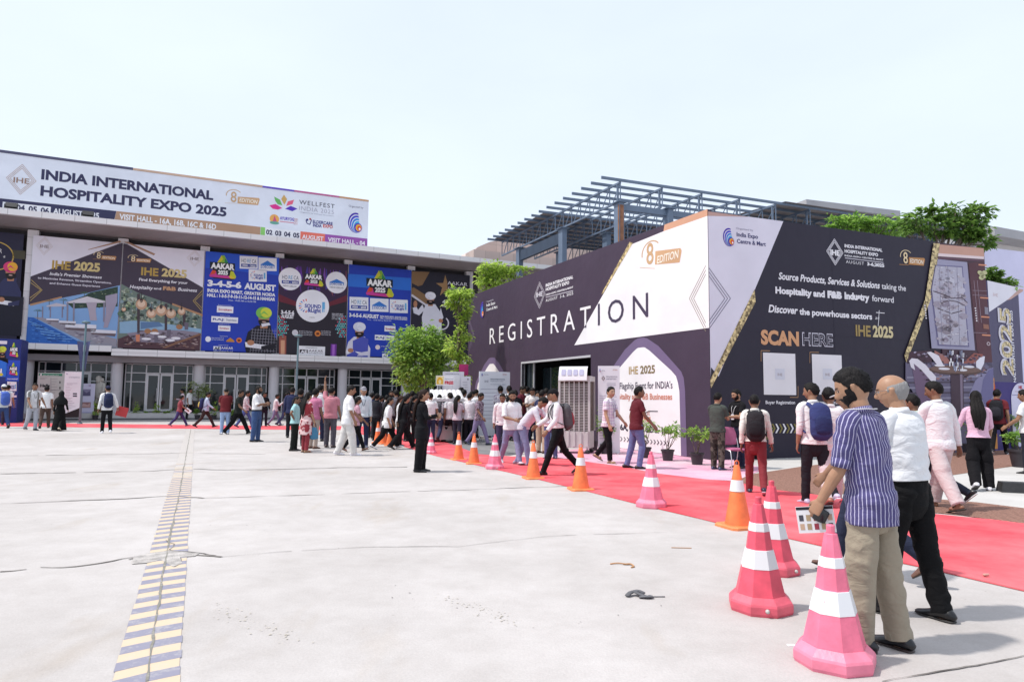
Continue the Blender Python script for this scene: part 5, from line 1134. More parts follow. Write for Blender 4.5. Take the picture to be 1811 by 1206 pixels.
plant(1233, 822, 62, 'bushy potted plant at the booth corner beside the man in camouflage trousers', group=GP, seed=1, m=LF1)
plant(1181, 815, 72, 'potted plant in front of the white arch, nearer the booth corner', group=GP, seed=2, m=LF4, lk=.7)
plant(1141, 810, 66, 'potted plant behind the man in the maroon shirt', group=GP, seed=3, m=LF4, lk=.6)
plant(1049, 797, 78, 'dark leafy potted plant beside the grey air cooler', group=GP, seed=4, m=LF2, wk=1.2, lk=1.4)
plant(1072, 803, 60, 'small potted plant behind the legs of the man in checked shirt', group=GP, seed=5, m=LF4, lk=.6)
GR = 'potted plants on the pale path at right'
plant(1790, 795, 60, 'leafy potted plant beside the man with black backpack at right edge', group=GR, seed=6, m=LF1, wk=1.6, lk=1.6, r=.2)
plant(1806, 826, 62, 'larger black potted plant cut by the right edge', group=GR, seed=7, m=LF4, r=.24, wk=1.2)
plant(1705, 800, 66, 'leafy potted plant behind the woman in pink shirt', group=GR, seed=8, m=LF3, wk=1.6, lk=1.5)
plant(1345, 812, 58, 'potted plant half hidden behind the man with dark backpack', group=GR, seed=9, m=LF3)
GH = 'small potted plants in front of the hall'
for i, (px, py, h, kd, lb) in enumerate(((168, 743, 34, 'cone', 'conical potted shrub just right of the roll-up banner'), (240, 742, 30, 'cone', 'conical potted shrub below the hall window, right of man with red folder'), (257, 742, 14, 'leafy', 'very low potted plant between two conical shrubs'), (276, 742, 30, 'cone', 'conical potted shrub in front of the glass door'),
    (296, 742, 16, 'leafy', 'low potted plant left of woman reading a paper'), (349, 742, 17, 'leafy', 'low potted plant under the round shrub by the white column'), (378, 742, 34, 'cone', 'tall potted plant left of man in maroon shirt'), (408, 743, 17, 'leafy', 'low potted plant right of man in maroon shirt'), (30, 741, 20, 'leafy', 'potted plant at the foot of the blue tower'), (128, 742, 16, 'leafy', 'low potted plant at the foot of the white standee'))):
    plant(px, py, h, lb, kd, GH, 20 + i, LF3 if kd == 'cone' else LF1, r=.17, wk=1.2 if kd == 'leafy' else 1.0)
rr = random.Random(31); u, z = PF.uv(349, 735, -.2); q = PF.m @ Vector((u, -.4, .40)); e = tag(empty('potted_shrub', q), 'round pale green shrub in a big dark pot by the white column', 'potted plant')
pot(e, .45, .75); f = MB(); foliage(f, [((0, 0, 1.35), .75, .75, .62), ((-.3, -.1, 1.15), .45, .45, .4), ((.3, 0, 1.2), .45, .45, .4)], 900, .13, .07, leafmat('leaf_pale', (.10, .14, .05), (.30, .36, .15)), rr); child(f, 'foliage', e); s_ = MB(); s_.tube([(0, 0, .6), (0, 0, 1.3)], [.04, .03], BARK, 6); child(s_, 'stem', e)

# ------------------------------------------------------------------ traffic cones
def plast(name, c, var=.1): return mat(name, c, .45, .17, 8, .10, 45, detail=9)
ORG = plast('orange_plastic', (.86, .185, .055)); ORB = plast('orange_base', (.80, .24, .08)); PNK = plast('faded_red_plastic', (.72, .085, .135)); PNB = plast('faded_red_base', (.70, .11, .16))
def band_mat():
    m, n, l, b = newmat('reflective_band'); tc = n.new('ShaderNodeTexCoord'); t = n.new('ShaderNodeTexNoise'); t.inputs['Scale'].default_value = 11; t.inputs['Detail'].default_value = 6; t.inputs['Roughness'].default_value = .7
    l.new(tc.outputs['Object'], t.inputs['Vector']); r = n.new('ShaderNodeValToRGB'); e = r.color_ramp.elements; e[0].position, e[1].position = .68, .75; e[0].color = (.74, .74, .76, 1); e[1].color = (.55, .30, .32, 1)
    l.new(t.outputs['Fac'], r.inputs[0]); l.new(r.outputs[0], b.inputs['Base Color']); b.inputs['Roughness'].default_value = .35; return m
BND = band_mat()
def orange_cone():
    e = empty('traffic_cone'); b = MB(); b.lathe([(.148, .036), (.142, .06), (.1, .30), (.034, .70), (.026, .715)], ORG, 28); child(b, 'body', e, True, 40)
    b = MB(); q = .2; P = [(-q, -q), (q, -q), (q, q), (-q, q)]
    pts = []
    for z, s_ in ((0, 1.0), (.025, 1.0), (.038, .93)):
        for x, y in ((-1, -.8), (-.8, -1), (.8, -1), (1, -.8), (1, .8), (.8, 1), (-.8, 1), (-1, .8)): pts.append((x * q * s_, y * q * s_, z))
    fs = [tuple(range(7, -1, -1)), tuple(range(16, 24))] + [(i * 8 + k, i * 8 + (k + 1) % 8, (i + 1) * 8 + (k + 1) % 8, (i + 1) * 8 + k) for i in (0, 1) for k in range(8)]
    b.add(pts, fs, ORB); child(b, 'base', e)
    b = MB(); b.lathe([(.0845, .42), (.0665, .545)], BND, 28, closed=False); b.lathe([(.0865, .415), (.087, .42), (.0845, .425)], BND, 28, closed=False); child(b, 'band', e, True)
    b = MB(); b.tube([(.03 * math.cos(R(a)), 0, .735 + .03 * math.sin(R(a))) for a in range(-60, 250, 25)], [.007] * 13, ORG, 6, ref=(0, 1, 0)); child(b, 'ring', e, True); return e
def pink_cone(PNK=PNK, PNB=PNB):
    e = empty('octagonal_cone'); b = MB(); o8 = R(22.5)
    b.lathe([(.178, .122), (.173, .14), (.135, .30), (.132, .302), (.099, .435), (.096, .437), (.078, .56), (.075, .562), (.066, .62), (.063, .622), (.038, .752), (.034, .757)], PNK, 8, rot=o8); child(b, 'body', e, False)
    b = MB(); b.lathe([(.224, 0), (.231, .02), (.231, .066), (.224, .08), (.182, .121), (.17, .1215)], PNB, 8, rot=o8); child(b, 'base', e)
    for z0, r0, z1, r1 in ((.305, .1355, .432, .1035), (.563, .0785, .619, .0685)):
        b = MB(); b.lathe([(r0, z0), (r1, z1)], BND, 8, rot=o8, closed=False); b.lathe([(r1, z1), (r1 - .004, z1 + .002)], BND, 8, rot=o8, closed=False); b.lathe([(r0 - .004, z0 - .002), (r0, z0)], BND, 8, rot=o8, closed=False); child(b, 'band', e)
    b = MB(); b.lathe([(.024, .756), (.025, .80), (.021, .806)], PNK, 12); child(b, 'cap', e, False)
    b = MB(); b.tube([(.024, -.21, .045), (.024, -.222, .045)], [.016, .015], mat('grey_plug', (.45, .45, .43), .4), 12); child(b, 'plug', e, True)
    return e
PROTO = {}
GO, GPK = 'orange traffic cones along the red carpet', 'faded red octagonal cones along the red carpet'
def cone(kind, px, py, label, rz=0, s=1.0, lean=(0, 0)):
    if kind not in PROTO: e = PROTO[kind] = orange_cone() if kind == 'o' else pink_cone() if kind == 'p' else pink_cone(plast('sun_bleached_plastic', (.80, .17, .27)), plast('sun_bleached_base', (.78, .21, .31)))
    else: e = copy_tree(PROTO[kind])
    l = gnd(px, py); e.location = l; e.scale = (s, s, s); e.rotation_euler = (R(lean[0]), R(lean[1]), R(rz)); tag(e, label, 'traffic cone', GO if kind == 'o' else GPK); return e
cone('f', 1476, 1172, 'faded red octagonal cone nearest the camera, in front of the beige trousers', 102, .98)
cone('p', 1345, 1076, 'second nearest octagonal cone, brighter red with a grey plug in its base', -14, 1.0)
cone('p', 1368, 1010, 'octagonal cone half hidden behind the bright red one with the plug', 30, .99)
cone('o', 1305, 932, 'large orange cone on the carpet edge before the man in red trousers', 20, 1.03)
cone('f', 1152, 896, 'lone octagonal pink cone on the carpet edge, before the white arch', 115, .96)
cone('o', 1027, 866, 'orange cone right of the black trousered man in mid stride', 10, .98)
cone('o', 943, 846, 'orange cone left of the black trousered man in mid stride', 15, .93)
cone('f', 875, 829, 'octagonal pink cone in front of the two men in pale jeans', 10, .91)
cone('o', 838, 820, 'orange cone next left of the pink cone by the crowd', 5, .90)
cone('o', 811, 813, 'orange cone midway between two groups, right of the woman in black suit', 25, .88)
cone('f', 762, 802, 'octagonal pink cone just behind the woman in black suit', 20, .70)
cone('o', 690, 788, 'orange cone between the legs of the walking girls in black trousers', 15, .9)
cone('o', 668, 783, 'orange cone with tilted band left of the girl in white shirt', 0, .9)
cone('o', 678, 785, 'orange cone close behind the girl in the white shirt', 30, .9)
cone('o', 571, 768, 'orange cone behind the group watching, beside the salmon tee man', 10, .9)

# ------------------------------------------------------------------ coolers, standees, boards, poles, chair
GRP = mat('grey_plastic', (.50, .48, .47), .5, .06, 3); GRD = mat('cooler_pad', (.11, .085, .07), .9, .3, 20)
def facing(l, turn=0):
    return -math.atan2(l.x, l.y) + R(turn)
l = gnd(1020, 801); e = tag(empty('air_cooler', l, facing(l, -14)), 'tall grey industrial air cooler with slatted front and paper sheet on top', 'air cooler')
w_, dpt, k = .42, .30, l.y / FPX; Hc = 134 * k
b = MB(); b.box(-w_, w_, -dpt, dpt, .16, .62, GRP)
for i in range(5): x = -w_ + .03 + i * (2 * w_ - .13) / 4; b.box(x, x + .07, -dpt - .03, -dpt - .001, .2, .6, GRP)
child(b, 'tank', e)
b = MB(); b.box(-w_ * .98, w_ * .98, -dpt * .9, dpt, .621, Hc * .93, GRD); child(b, 'pad', e)
b = MB()
n_ = 30
for i in range(n_): z = .66 + (Hc * .90 - .68) * i / (n_ - 1); b.box(-w_, w_, -dpt - .01, -dpt + .02, z - .0065, z + .0065, GRP, Matrix.Rotation(0, 4, 'X'))
for i in range(7): x = -w_ + i * 2 * w_ / 6; b.box(x - .014, x + .014, -dpt - .016, -dpt + .01, .625, Hc * .93, GRP)
for y in (-dpt, dpt):
    for x in (-w_, w_): b.box(x - .03, x + .03, y - .025, y + .025, .622, Hc * .93, GRP)
for i in range(20): z = .66 + (Hc * .90 - .68) * i / 19; b.box(-w_ - .01, -w_ + .02, -dpt, dpt, z - .009, z + .009, GRP)
child(b, 'louvre', e)
b = MB(); b.box(-w_ - .03, w_ + .03, -dpt - .03, dpt + .03, Hc * .931, Hc, GRP); child(b, 'top', e)
for x in (-w_ + .06, w_ - .06):
    for y in (-dpt + .05, dpt - .05): b = MB(); b.tube([(x - .02, y, .06), (x + .02, y, .06)], [.06, .06], BLK, 12, ref=(0, 0, 1)); b.box(x - .025, x + .025, y - .02, y + .02, .06, .16, GRP); child(b, 'wheel', e)
Hc0 = Hc
b = MB(); PAP = mat('white_paper', (.74, .74, .77), .6, .03, 2); V = []; n_ = 8
for i in range(n_ + 1):
    t = i / n_; a_ = t * 1.25
    for x in (-w_ + .02, w_ * .95): V.append((x, -dpt - .035 - .22 * math.sin(a_) * .55 - (.03 if t > 0 else 0), Hc + .02 + .24 * math.cos(a_ * 1.2) - .16 * t))
b.add(V, [(2 * i, 2 * i + 1, 2 * i + 3, 2 * i + 2) for i in range(n_)], PAP)
pc = random.Random(2)
for q in range(4):
    i0 = 2
    p0, p1 = Vector(V[2 * 3]), Vector(V[2 * 3 + 1]); p2, p3 = Vector(V[2 * 6]), Vector(V[2 * 6 + 1]); t0, t1 = .1 + q * .21, .25 + q * .21; of = Vector((0, -.012, .012))
    b.add([p0.lerp(p1, t0) + of, p0.lerp(p1, t1) + of, p2.lerp(p3, t1) + of, p2.lerp(p3, t0) + of], [(0, 1, 2, 3)], mat('print_tint', (.42, .42, .58), .6))
b.build('x') if False else None
pe = tag(child(b, 'paper_sheet', None), 'curled white paper sheet with blue prints lying over the air cooler top', 'paper'); pe.matrix_world = Matrix.Translation(l) @ Matrix.Rotation(facing(l, -14), 4, 'Z')
# second cooler seen fan side, with hood
l = gnd(786, 781); e = tag(empty('air_cooler', l, facing(l, 12)), 'grey air cooler with ribbed white hood and round fan, left of the queue', 'air cooler'); k = l.y / FPX; Hc = 98 * k; w_ = 25 * k
b = MB(); b.box(-w_, w_, -.5, .45, .1, Hc * .72, GRP); child(b, 'body', e)
b = MB(); b.box(-w_ * .85, w_ * .85, -.53, -.501, .55, Hc * .70, GRD); child(b, 'fan_recess', e)
b = MB()
for r_ in (.16, .3, .44, .58): b.tube([(r_ * math.cos(R(a)), -.56, Hc * .5 + .02 + r_ * math.sin(R(a))) for a in range(0, 361, 15)], [.012] * 25, GRP, 5, ref=(0, 1, 0))
child(b, 'fan_guard', e)
b = MB(); V = []; n_ = 14
for i in range(n_ + 1):
    x = -w_ - .06 + (2 * w_ + .1) * i / n_; zz_o = .03 if i % 2 else 0
    V += [(x, -.62, Hc * .76 + zz_o), (x + .05, .2, Hc * .92 + zz_o), (x, -.62, Hc * .72), (x + .05, .5, Hc * .73)]
b.add(V, [(4 * i, 4 * i + 4, 4 * i + 5, 4 * i + 1) for i in range(n_)] + [(4 * i + 2, 4 * i + 6, 4 * i + 4, 4 * i) for i in range(n_)] + [(1, 3, 2, 0), (4 * n_, 4 * n_ + 2, 4 * n_ + 3, 4 * n_ + 1)] + [(4 * i + 1, 4 * i + 5, 4 * i + 7, 4 * i + 3) for i in range(n_)], WHT); child(b, 'hood', e)
def board(name, label, x0, x1, ytop, ybot, ybase, col, cat='standee', turn=None, th=.04, legs=True, az=None, group=None, slant=0):
    l = gnd((x0 + x1) / 2, ybase); a0 = math.degrees(math.atan2(l.x, l.y)); pl = Plane((l.x, l.y), az if az is not None else a0 + 90)
    e = tag(empty(name, M=pl.m), label, cat, group); A = Art(pl, 0); A.e = e; A.bgc = col
    (u0, z1), (u1, z0) = A.P(x0, ytop), A.P(x1, ybot); z0 = max(z0, .02); A.u0, A.u1, A.z0, A.z1 = u0, u1, z0, z1
    b = MB(); b.box(u0, u1, .003, th, z0, z1, ink(col)); child(b, 'panel', e)
    if legs:
        b = MB()
        for u in (u0 + .06, u1 - .06): b.bar((u, th + .02, 0), (u, th + .02, z1 - .05), .03, .03, ALU); b.bar((u, -.22, .02), (u, .3, .02), .03, .03, ALU)
        child(b, 'stand', e)
    return A
rt = random.Random(6)
def textlines(A, x0, x1, y0, y1, n, col='9a9ab0', wd=.7):
    for i in range(n):
        y = y0 + (y1 - y0) * i / max(1, n - 1); A.line([(x0, y), (x0 + (x1 - x0) * rt.uniform(.45, 1), y)], .012, col, 2, part='lettering')
A = board('standee', 'tall white register standee on a thin frame right of the air cooler', 1057.5, 1096.5, 647, 801, 803, 'f2f1f7')
globe(A, 1061.5, 655, 1.4, 3); A.text('India Expo', 1064, 656, 1070, 1.8, '5a5a7a', 0, 2); A.text('EDITION', 1084, 655, 1092, 2, 'c08a70', .02, 2); ihe(A, 1067, 669, 6, 8, 'b0a0a4', .01, 2); A.text('INDIA INTERNATIONAL', 1072, 667, 1092, 2, '7a7a90', .02, 2); A.text('HOSPITALITY EXPO', 1072, 671, 1090, 2, '7a7a90', .02, 2); textlines(A, 1073, 1091, 678, 690, 5); textlines(A, 1060, 1074, 700, 745, 12, 'b8b8c8'); textlines(A, 1078, 1092, 698, 722, 8, 'a8a8bc')
for y in (728, 734): A.rect(1084, y, 1093, y + 3.2, '3a3a48', 2, 'lettering')
textlines(A, 1060, 1090, 755, 775, 5); A.rect(1078, 745, 1083, 749, 'c9b060', 2, 'emblem'); A.build(A.e)
A = board('standee', 'wide white information board standing in front of the smaller arch', 848, 901, 656.5, 770, 778, 'edf2fb', az=65)
globe(A, 853, 662.5, 1.5, 2.5); A.text('India Expo Centre', 856, 663, 864, 2, '6a6a80', 0, 2); A.text('EDITION', 889, 663, 896, 2, 'c08a90', .02, 2); A.text('IHE', 857, 676, 864, 4, '8a8a9c', .0, 2); A.text('INDIA INTERNATIONAL', 867, 671.5, 893, 2.4, '7a8a9c', .02, 2); A.text('HOSPITALITY EXPO', 867, 675, 890, 2.4, '8a9aac', 0, 2); A.text('AUGUST 3-6, 2025', 867, 680.5, 894, 2.2, '9aa6b8', 0, 2); textlines(A, 850, 898, 688, 740, 9); A.build(A.e)
A = board('standee', 'narrow white standee at the left end of the booth wall', 815.5, 831, 665.5, 770, 774, 'f0eef7'); textlines(A, 818, 829, 676, 712, 9); A.rect(826, 669, 829, 672, 'a8a0b0', 2, 'emblem'); A.build(A.e)
A = board('counter_frame', 'white framed registration counter panel behind the FREE sign', 783, 819, 657, 768, 773, 'eceaf4', th=.25); A.rect(786, 663, 813, 690, 'f8f7fb', 2); A.text('REGISTRATION COUNTER', 788, 662, 812, 1.8, '8a8a9c', 0, 2); A.build(A.e)
A = board('sign_board', 'white sign reading FREE in red beside an orange arched emblem', 771, 803, 664, 682, 779, 'f6f5fa')
A.rect(771.8, 665, 784.5, 680, 'f8e9b0', 2, 'emblem'); A.ell(778, 674, 5.2, 7, 'f0b632', 3, 0, 180, part='emblem'); A.rect(772.8, 674, 783.2, 679, 'f0b632', 3, 'emblem'); A.ell(778, 675, 2.4, 3.6, 'f8e9b0', 4, part='emblem'); A.text('FREE', 786.5, 679.3, 802, 5.6, 'e0304a', .04, 3); A.text('Registration for visitors', 787, 671, 802, 2, '9a9ab0', 0, 3); A.build(A.e)
A = board('roll_up_banner', 'magenta dark banner edge hanging at the left end of the booth', 812, 828, 644, 664, 772, 'b02a6a'); A.build(A.e)
# wayfinding board, slanted standee, roll-up at far left
A = board('wayfinding_sign', 'grey wayfinding board reading Halls with green strip at top', 67.5, 111, 658.5, 740, 746, 'c9c9c4', 'sign', th=.12)
A.rect(69, 660, 110, 665, '3f8a6c', 2, 'panel'); A.ell(72.5, 662.5, 1.5, 1.8, 'f3f4f4', 3, part='emblem'); A.text('INDIA EXPO CENTRE & MART', 76, 664, 104, 2, 'dfeee6', 0, 3); A.text('Halls', 71, 684, 88, 5, '2a2a30', .05, 2); textlines(A, 71, 88, 668, 670, 2, '7a7a80'); textlines(A, 91, 103, 670, 694, 6, '6a6a74'); A.line([(90, 668), (90, 730)], .02, '8a8a90', 2); A.line([(71, 690), (110, 690)], .02, '8a8a90', 2)
for y in (676, 686): A.line([(106, y - 2), (106, y + 2)], .05, '2a2a30', 2)
textlines(A, 71, 86, 695, 725, 6, '7a7a80'); A.build(A.e)
A = board('standee', 'leaning white standee cut at a slant at its lower end, by the wayfinding board', 115, 144, 657, 738, 747, 'f3f2f8')
A.polyuv([(A.u0, A.z0 - .0), (A.u1, A.z0), (A.u1, A.z0 + .55), (A.u0, A.z0 + .15)], '2a2024', 2); globe(A, 118.5, 661, .8, 1.5); A.text('IHE 2025 REGISTRATION', 122, 668, 141, 1.8, '6a6a80', 0, 2); textlines(A, 118, 140, 678, 680, 2, '8a7a90'); textlines(A, 116, 128, 684, 704, 8, 'c4a8b2')
for y in (695, 699): A.rect(129, y, 136, y + 2.4, '3a3a48', 2, 'lettering')
textlines(A, 116, 134, 706, 722, 6, '7a7a90'); A.build(A.e)
A = board('roll_up_banner', 'narrow lavender roll-up banner with two photos, left of the hall column', 138.5, 165, 678, 740.5, 742, 'd6d2ea'); A.rect(141, 688, 160, 700, '8d86a4', 2, 'picture'); A.poly([(142, 696), (147, 690), (153, 695), (159, 691), (160, 700), (141, 700)], '5f5878', 3, 'picture'); A.rect(139.5, 711, 160, 721, 'a0787c', 2, 'picture'); A.poly([(141, 719), (148, 713), (155, 716), (159, 712), (159, 720)], 'd0a8a4', 3, 'picture'); A.rect(138.7, 729, 165, 740, '6f74b8', 2); A.text('IHE 2025', 147, 737, 160, 2.5, 'e6e4f2', .02, 3); A.rect(157, 680.5, 161, 683.5, 'b8a8c8', 2, 'emblem'); A.build(A.e)
# lamp posts with hanging flags
def post(px, py, ytop, label, flags):
    l = gnd(px, py); k = l.y / FPX; H = (py - ytop) * k; e = tag(empty('lamp_post', l), label, 'lamp post', 'lamp posts before the hall'); PM = mat('teal_post', (.11, .19, .22), .5, .1, 2)
    b = MB(); b.tube([(0, 0, 0), (0, 0, H)], [.06, .045], PM, 10); b.lathe([(.12, 0), (.12, .05), (.07, .08)], PM, 12); child(b, 'pole', e, True)
    b = MB(); b.lathe([(.05, H + .003), (.19, H + .03), (.19, H + .10), (.06, H + .14)], PM, 14); child(b, 'lamp_head', e, True)
    if flags:
        z1 = (py - 605) * k; z0 = (py - 655) * k; FM = mat('navy_flag', (.05, .06, .15), .6, .3, 2)
        for sx in (-1, 1):
            b = MB(); b.add([(sx * .07, 0, z1), (sx * .34, -.1, z1 + .02), (sx * .22, -.06, (z0 + z1) / 2), (sx * .13, -.02, z0), (sx * .07, 0, z0)], [(0, 1, 2, 3, 4)], FM); b.box(min(sx * .02, sx * .36), max(sx * .02, sx * .36), -.012, .012, z1 + .03, z1 + .055, PM); child(b, 'flag', e)
    return e
post(141, 750, 573, 'slim teal lamp post with two narrow navy flags in front of the pool banner', True); post(522, 753, 597, 'slim teal lamp post in front of the black banner, no flags', False)
# pink chair by the booth corner
l = gnd(1299, 832); e = tag(empty('chair', l, facing(l, 30)), 'pink padded metal chair at the booth side wall', 'chair'); CHP = mat('pink_upholstery', (.42, .11, .22), .7, .15, 6); CHR = mat('chrome_tube', (.62, .60, .62), .25, .05, 2, metal=.8)
b = MB(); b.tube([(0, -.2, .46), (0, .2, .46)], [(.22, .03), (.21, .03)], CHP, 16, ref=(0, 0, 1), sub=2); child(b, 'seat', e, True, 50)
b = MB(); b.tube([(0, .23, .55), (0, .26, .75), (0, .29, .9)], [(.2, .025), (.21, .028), (.17, .025)], CHP, 16, sub=3); child(b, 'backrest', e, True, 50)
for sx in (-.21, .21): b = MB(); b.tube([(sx, -.25, 0), (sx, -.22, .43), (sx, .22, .43)], [.011] * 3, CHR, 7, ref=(1, 0, 0), sub=2); child(b, 'leg', e, True); b = MB(); b.tube([(sx, .32, 0), (sx, .2, .43), (sx * .98, .27, .72), (sx * .8, .3, .9)], [.011] * 4, CHR, 7, ref=(1, 0, 0), sub=3); child(b, 'leg', e, True)
# statue behind hall window
u, z = PF.uv(176, 700, -.9); q = PF.m @ Vector((u, 1.2, .4)); e = tag(empty('statue', q, R(-25)), 'small pale stone statue on a brown plinth in the hall entrance', 'statue'); ST = mat('pale_stone', (.52, .49, .45), .8, .15, 3, .3, 15)
b = MB(); b.box(-.5, .5, -.3, .3, 0, .55, mat('brown_plinth', (.15, .07, .05), .6, .2, 3)); child(b, 'plinth', e)
b = MB(); b.tube([(0, 0, .9), (0, -.02, 1.3), (0, 0, 1.75), (0, 0, 1.9)], [(.3, .22), (.36, .26), (.30, .22), (.12, .12)], ST, 14, sub=3); b.tube([(0, -.12, 1.9), (0, -.15, 2.1)], [.18, .16], ST, 12)
for sx in (-1, 1): b.tube([(sx * .18, 0, .56), (sx * .2, 0, 1.0)], [.15, .15], ST, 10); b.tube([(sx * .3, 0, 1.7), (sx * .42, -.08, 1.3), (sx * .3, -.2, 1.15)], [.11, .09, .08], ST, 8, sub=2); b.tube([(sx * .15, -.1, 2.0), (sx * .3, -.05, 1.95)], [(.1, .03), (.12, .03)], ST, 8)
child(b, 'figure', e, True)
# litter on the concrete
GW = mat('grey_strap', (.10, .10, .11), .7, .3, 9); TWG = mat('orange_twig', (.42, .22, .10), .7, .2, 9)
def litter(name, label, px, py, parts, cat='litter'):
    l = gnd(px, py); b = MB()
    for pts, r_, m in parts: b.tube([(x, y, z) for x, y, z in pts], [r_] * len(pts), m, 7, ref=(0, 0, 1), sub=3)
    o = b.build(name, smooth=True); o.location = l; return tag(o, label, cat)
litter('torn_strap', 'crumpled torn grey strap lying on the concrete', 1130, 1056, [([(-.09, .0, .012), (-.04, .05, .03), (.02, .0, .02), (.06, -.03, .012), (.09, .0, .012)], (.022, .008), GW), ([(-.06, .04, .02), (.0, .06, .035), (.05, .04, .02)], (.025, .006), GW), ([(.0, -.02, .01), (.06, -.04, .02), (.1, -.02, .01)], (.018, .006), GW), ([(.08, .0, .006), (.2, .01, .005)], .004, GW)])
litter('twig', 'curled orange brown twig lying on the concrete', 1104, 1000, [([(-.12, .04, .006), (-.05, .05, .012), (.02, .02, .01), (.06, .03, .008)], .006, TWG), ([(.0, .03, .006), (.06, .02, .012), (.08, -.05, .008), (.05, -.08, .006)], .007, TWG)])
litter('twig', 'short straight pale twig on the concrete left of the orange cone', 1205, 969, [([(-.1, 0, .005), (.1, -.01, .005)], .004, TWG)])
l = gnd(1400, 1141); b = MB(); b.box(-.025, .025, -.018, .018, 0, .004, PAP); o = b.build('paper_scrap'); o.location = l; tag(o, 'tiny white paper scrap on the concrete left of the nearest cone', 'litter')
l = gnd(1746, 1023); b = MB(); b.tube([(-.025, 0, .014), (.02, .01, .016)], [.013, .009], mat('crumpled_wrapper', (.55, .3, .25), .5, .3, 30), 7); o = b.build('wrapper', smooth=True); o.location = (l.x, l.y, .017); tag(o, 'small crumpled wrapper on the red carpet', 'litter')
# ------------------------------------------------------------------ people
def clothmat(col, pat=None, col2='ffffff', k=1.0, rough=.85):
    key = f'cloth_{col}_{pat}_{col2}_{k}'
    if key in MATS: return MATS[key]
    m, n, l, b = newmat(key); c = lin(col); mc = sum(c) / 3; kk = .6 if min(c) > .6 else .25; c = [(x + (mc - x) * kk) * .82 for x in c]; c2 = [x * .82 for x in lin(col2)]
    b.inputs['Roughness'].default_value = rough; b.inputs['Specular IOR Level'].default_value = .2
    b.inputs['Sheen Weight'].default_value = .06 if sum(c) > .3 else 0.0
    tc = n.new('ShaderNodeTexCoord'); out = None
    def math_(op, a, v=None, cl=False):
        q = n.new('ShaderNodeMath'); q.operation = op; q.use_clamp = cl
        if isinstance(a, (int, float)): q.inputs[0].default_value = a
        else: l.new(a, q.inputs[0])
        if v is not None:
            if isinstance(v, (int, float)): q.inputs[1].default_value = v
            else: l.new(v, q.inputs[1])
        return q.outputs[0]
    if pat:
        sp = n.new('ShaderNodeSeparateXYZ'); l.new(tc.outputs['UV'], sp.inputs[0])
        fr = lambda src, f, d: math_('LESS_THAN', math_('FRACT', math_('MULTIPLY', src, f)), d)
        if pat == 'stripe': fac = fr(sp.outputs[0], 52 * k, .19)
        elif pat == 'widestripe': fac = fr(sp.outputs[0], 26 * k, .3)
        elif pat == 'plaid': fac = math_('MULTIPLY', math_('ADD', fr(sp.outputs[0], 18 * k, .35), fr(sp.outputs[1], 14 * k, .35)), .5)
        else:
            t = n.new('ShaderNodeTexNoise'); t.inputs['Scale'].default_value = {'floral': 26, 'camo': 11, 'batik': 7}[pat] * k; t.inputs['Detail'].default_value = 2; l.new(tc.outputs['Object'], t.inputs['Vector'])
            q = n.new('ShaderNodeMapRange'); q.inputs[1].default_value = .48; q.inputs[2].default_value = .54; l.new(t.outputs['Fac'], q.inputs[0]); fac = q.outputs[0]
        mx_ = n.new('ShaderNodeMix'); mx_.data_type = 'RGBA'; l.new(fac, mx_.inputs[0]); mx_.inputs[6].default_value = (*c, 1); mx_.inputs[7].default_value = (*c2, 1); l.new(mx_.outputs[2], b.inputs['Base Color'])
    else:
        t = n.new('ShaderNodeTexNoise'); t.inputs['Scale'].default_value = 5; t.inputs['Detail'].default_value = 5; l.new(tc.outputs['Object'], t.inputs['Vector'])
        r = n.new('ShaderNodeValToRGB'); e = r.color_ramp.elements; e[0].position, e[1].position = .3, .7; e[0].color = (*[x * .92 for x in c], 1); e[1].color = (*[min(1, x * 1.06) for x in c], 1); l.new(t.outputs['Fac'], r.inputs[0]); l.new(r.outputs[0], b.inputs['Base Color'])
    t2 = n.new('ShaderNodeTexNoise'); t2.inputs['Scale'].default_value = 7; t2.inputs['Detail'].default_value = 3; t2.inputs['Distortion'].default_value = .8
    mp = n.new('ShaderNodeMapping'); mp.inputs['Scale'].default_value = (1, 1, 1.7); l.new(tc.outputs['Object'], mp.inputs[0]); l.new(mp.outputs[0], t2.inputs['Vector'])
    bp = n.new('ShaderNodeBump'); bp.inputs['Strength'].default_value = .45; bp.inputs['Distance'].default_value = .045; l.new(t2.outputs['Fac'], bp.inputs['Height']); l.new(bp.outputs[0], b.inputs['Normal'])
    MATS[key] = m; return m
SKINS = [(.36, .20, .125), (.27, .14, .085), (.20, .10, .06), (.43, .26, .17), (.14, .07, .043)]
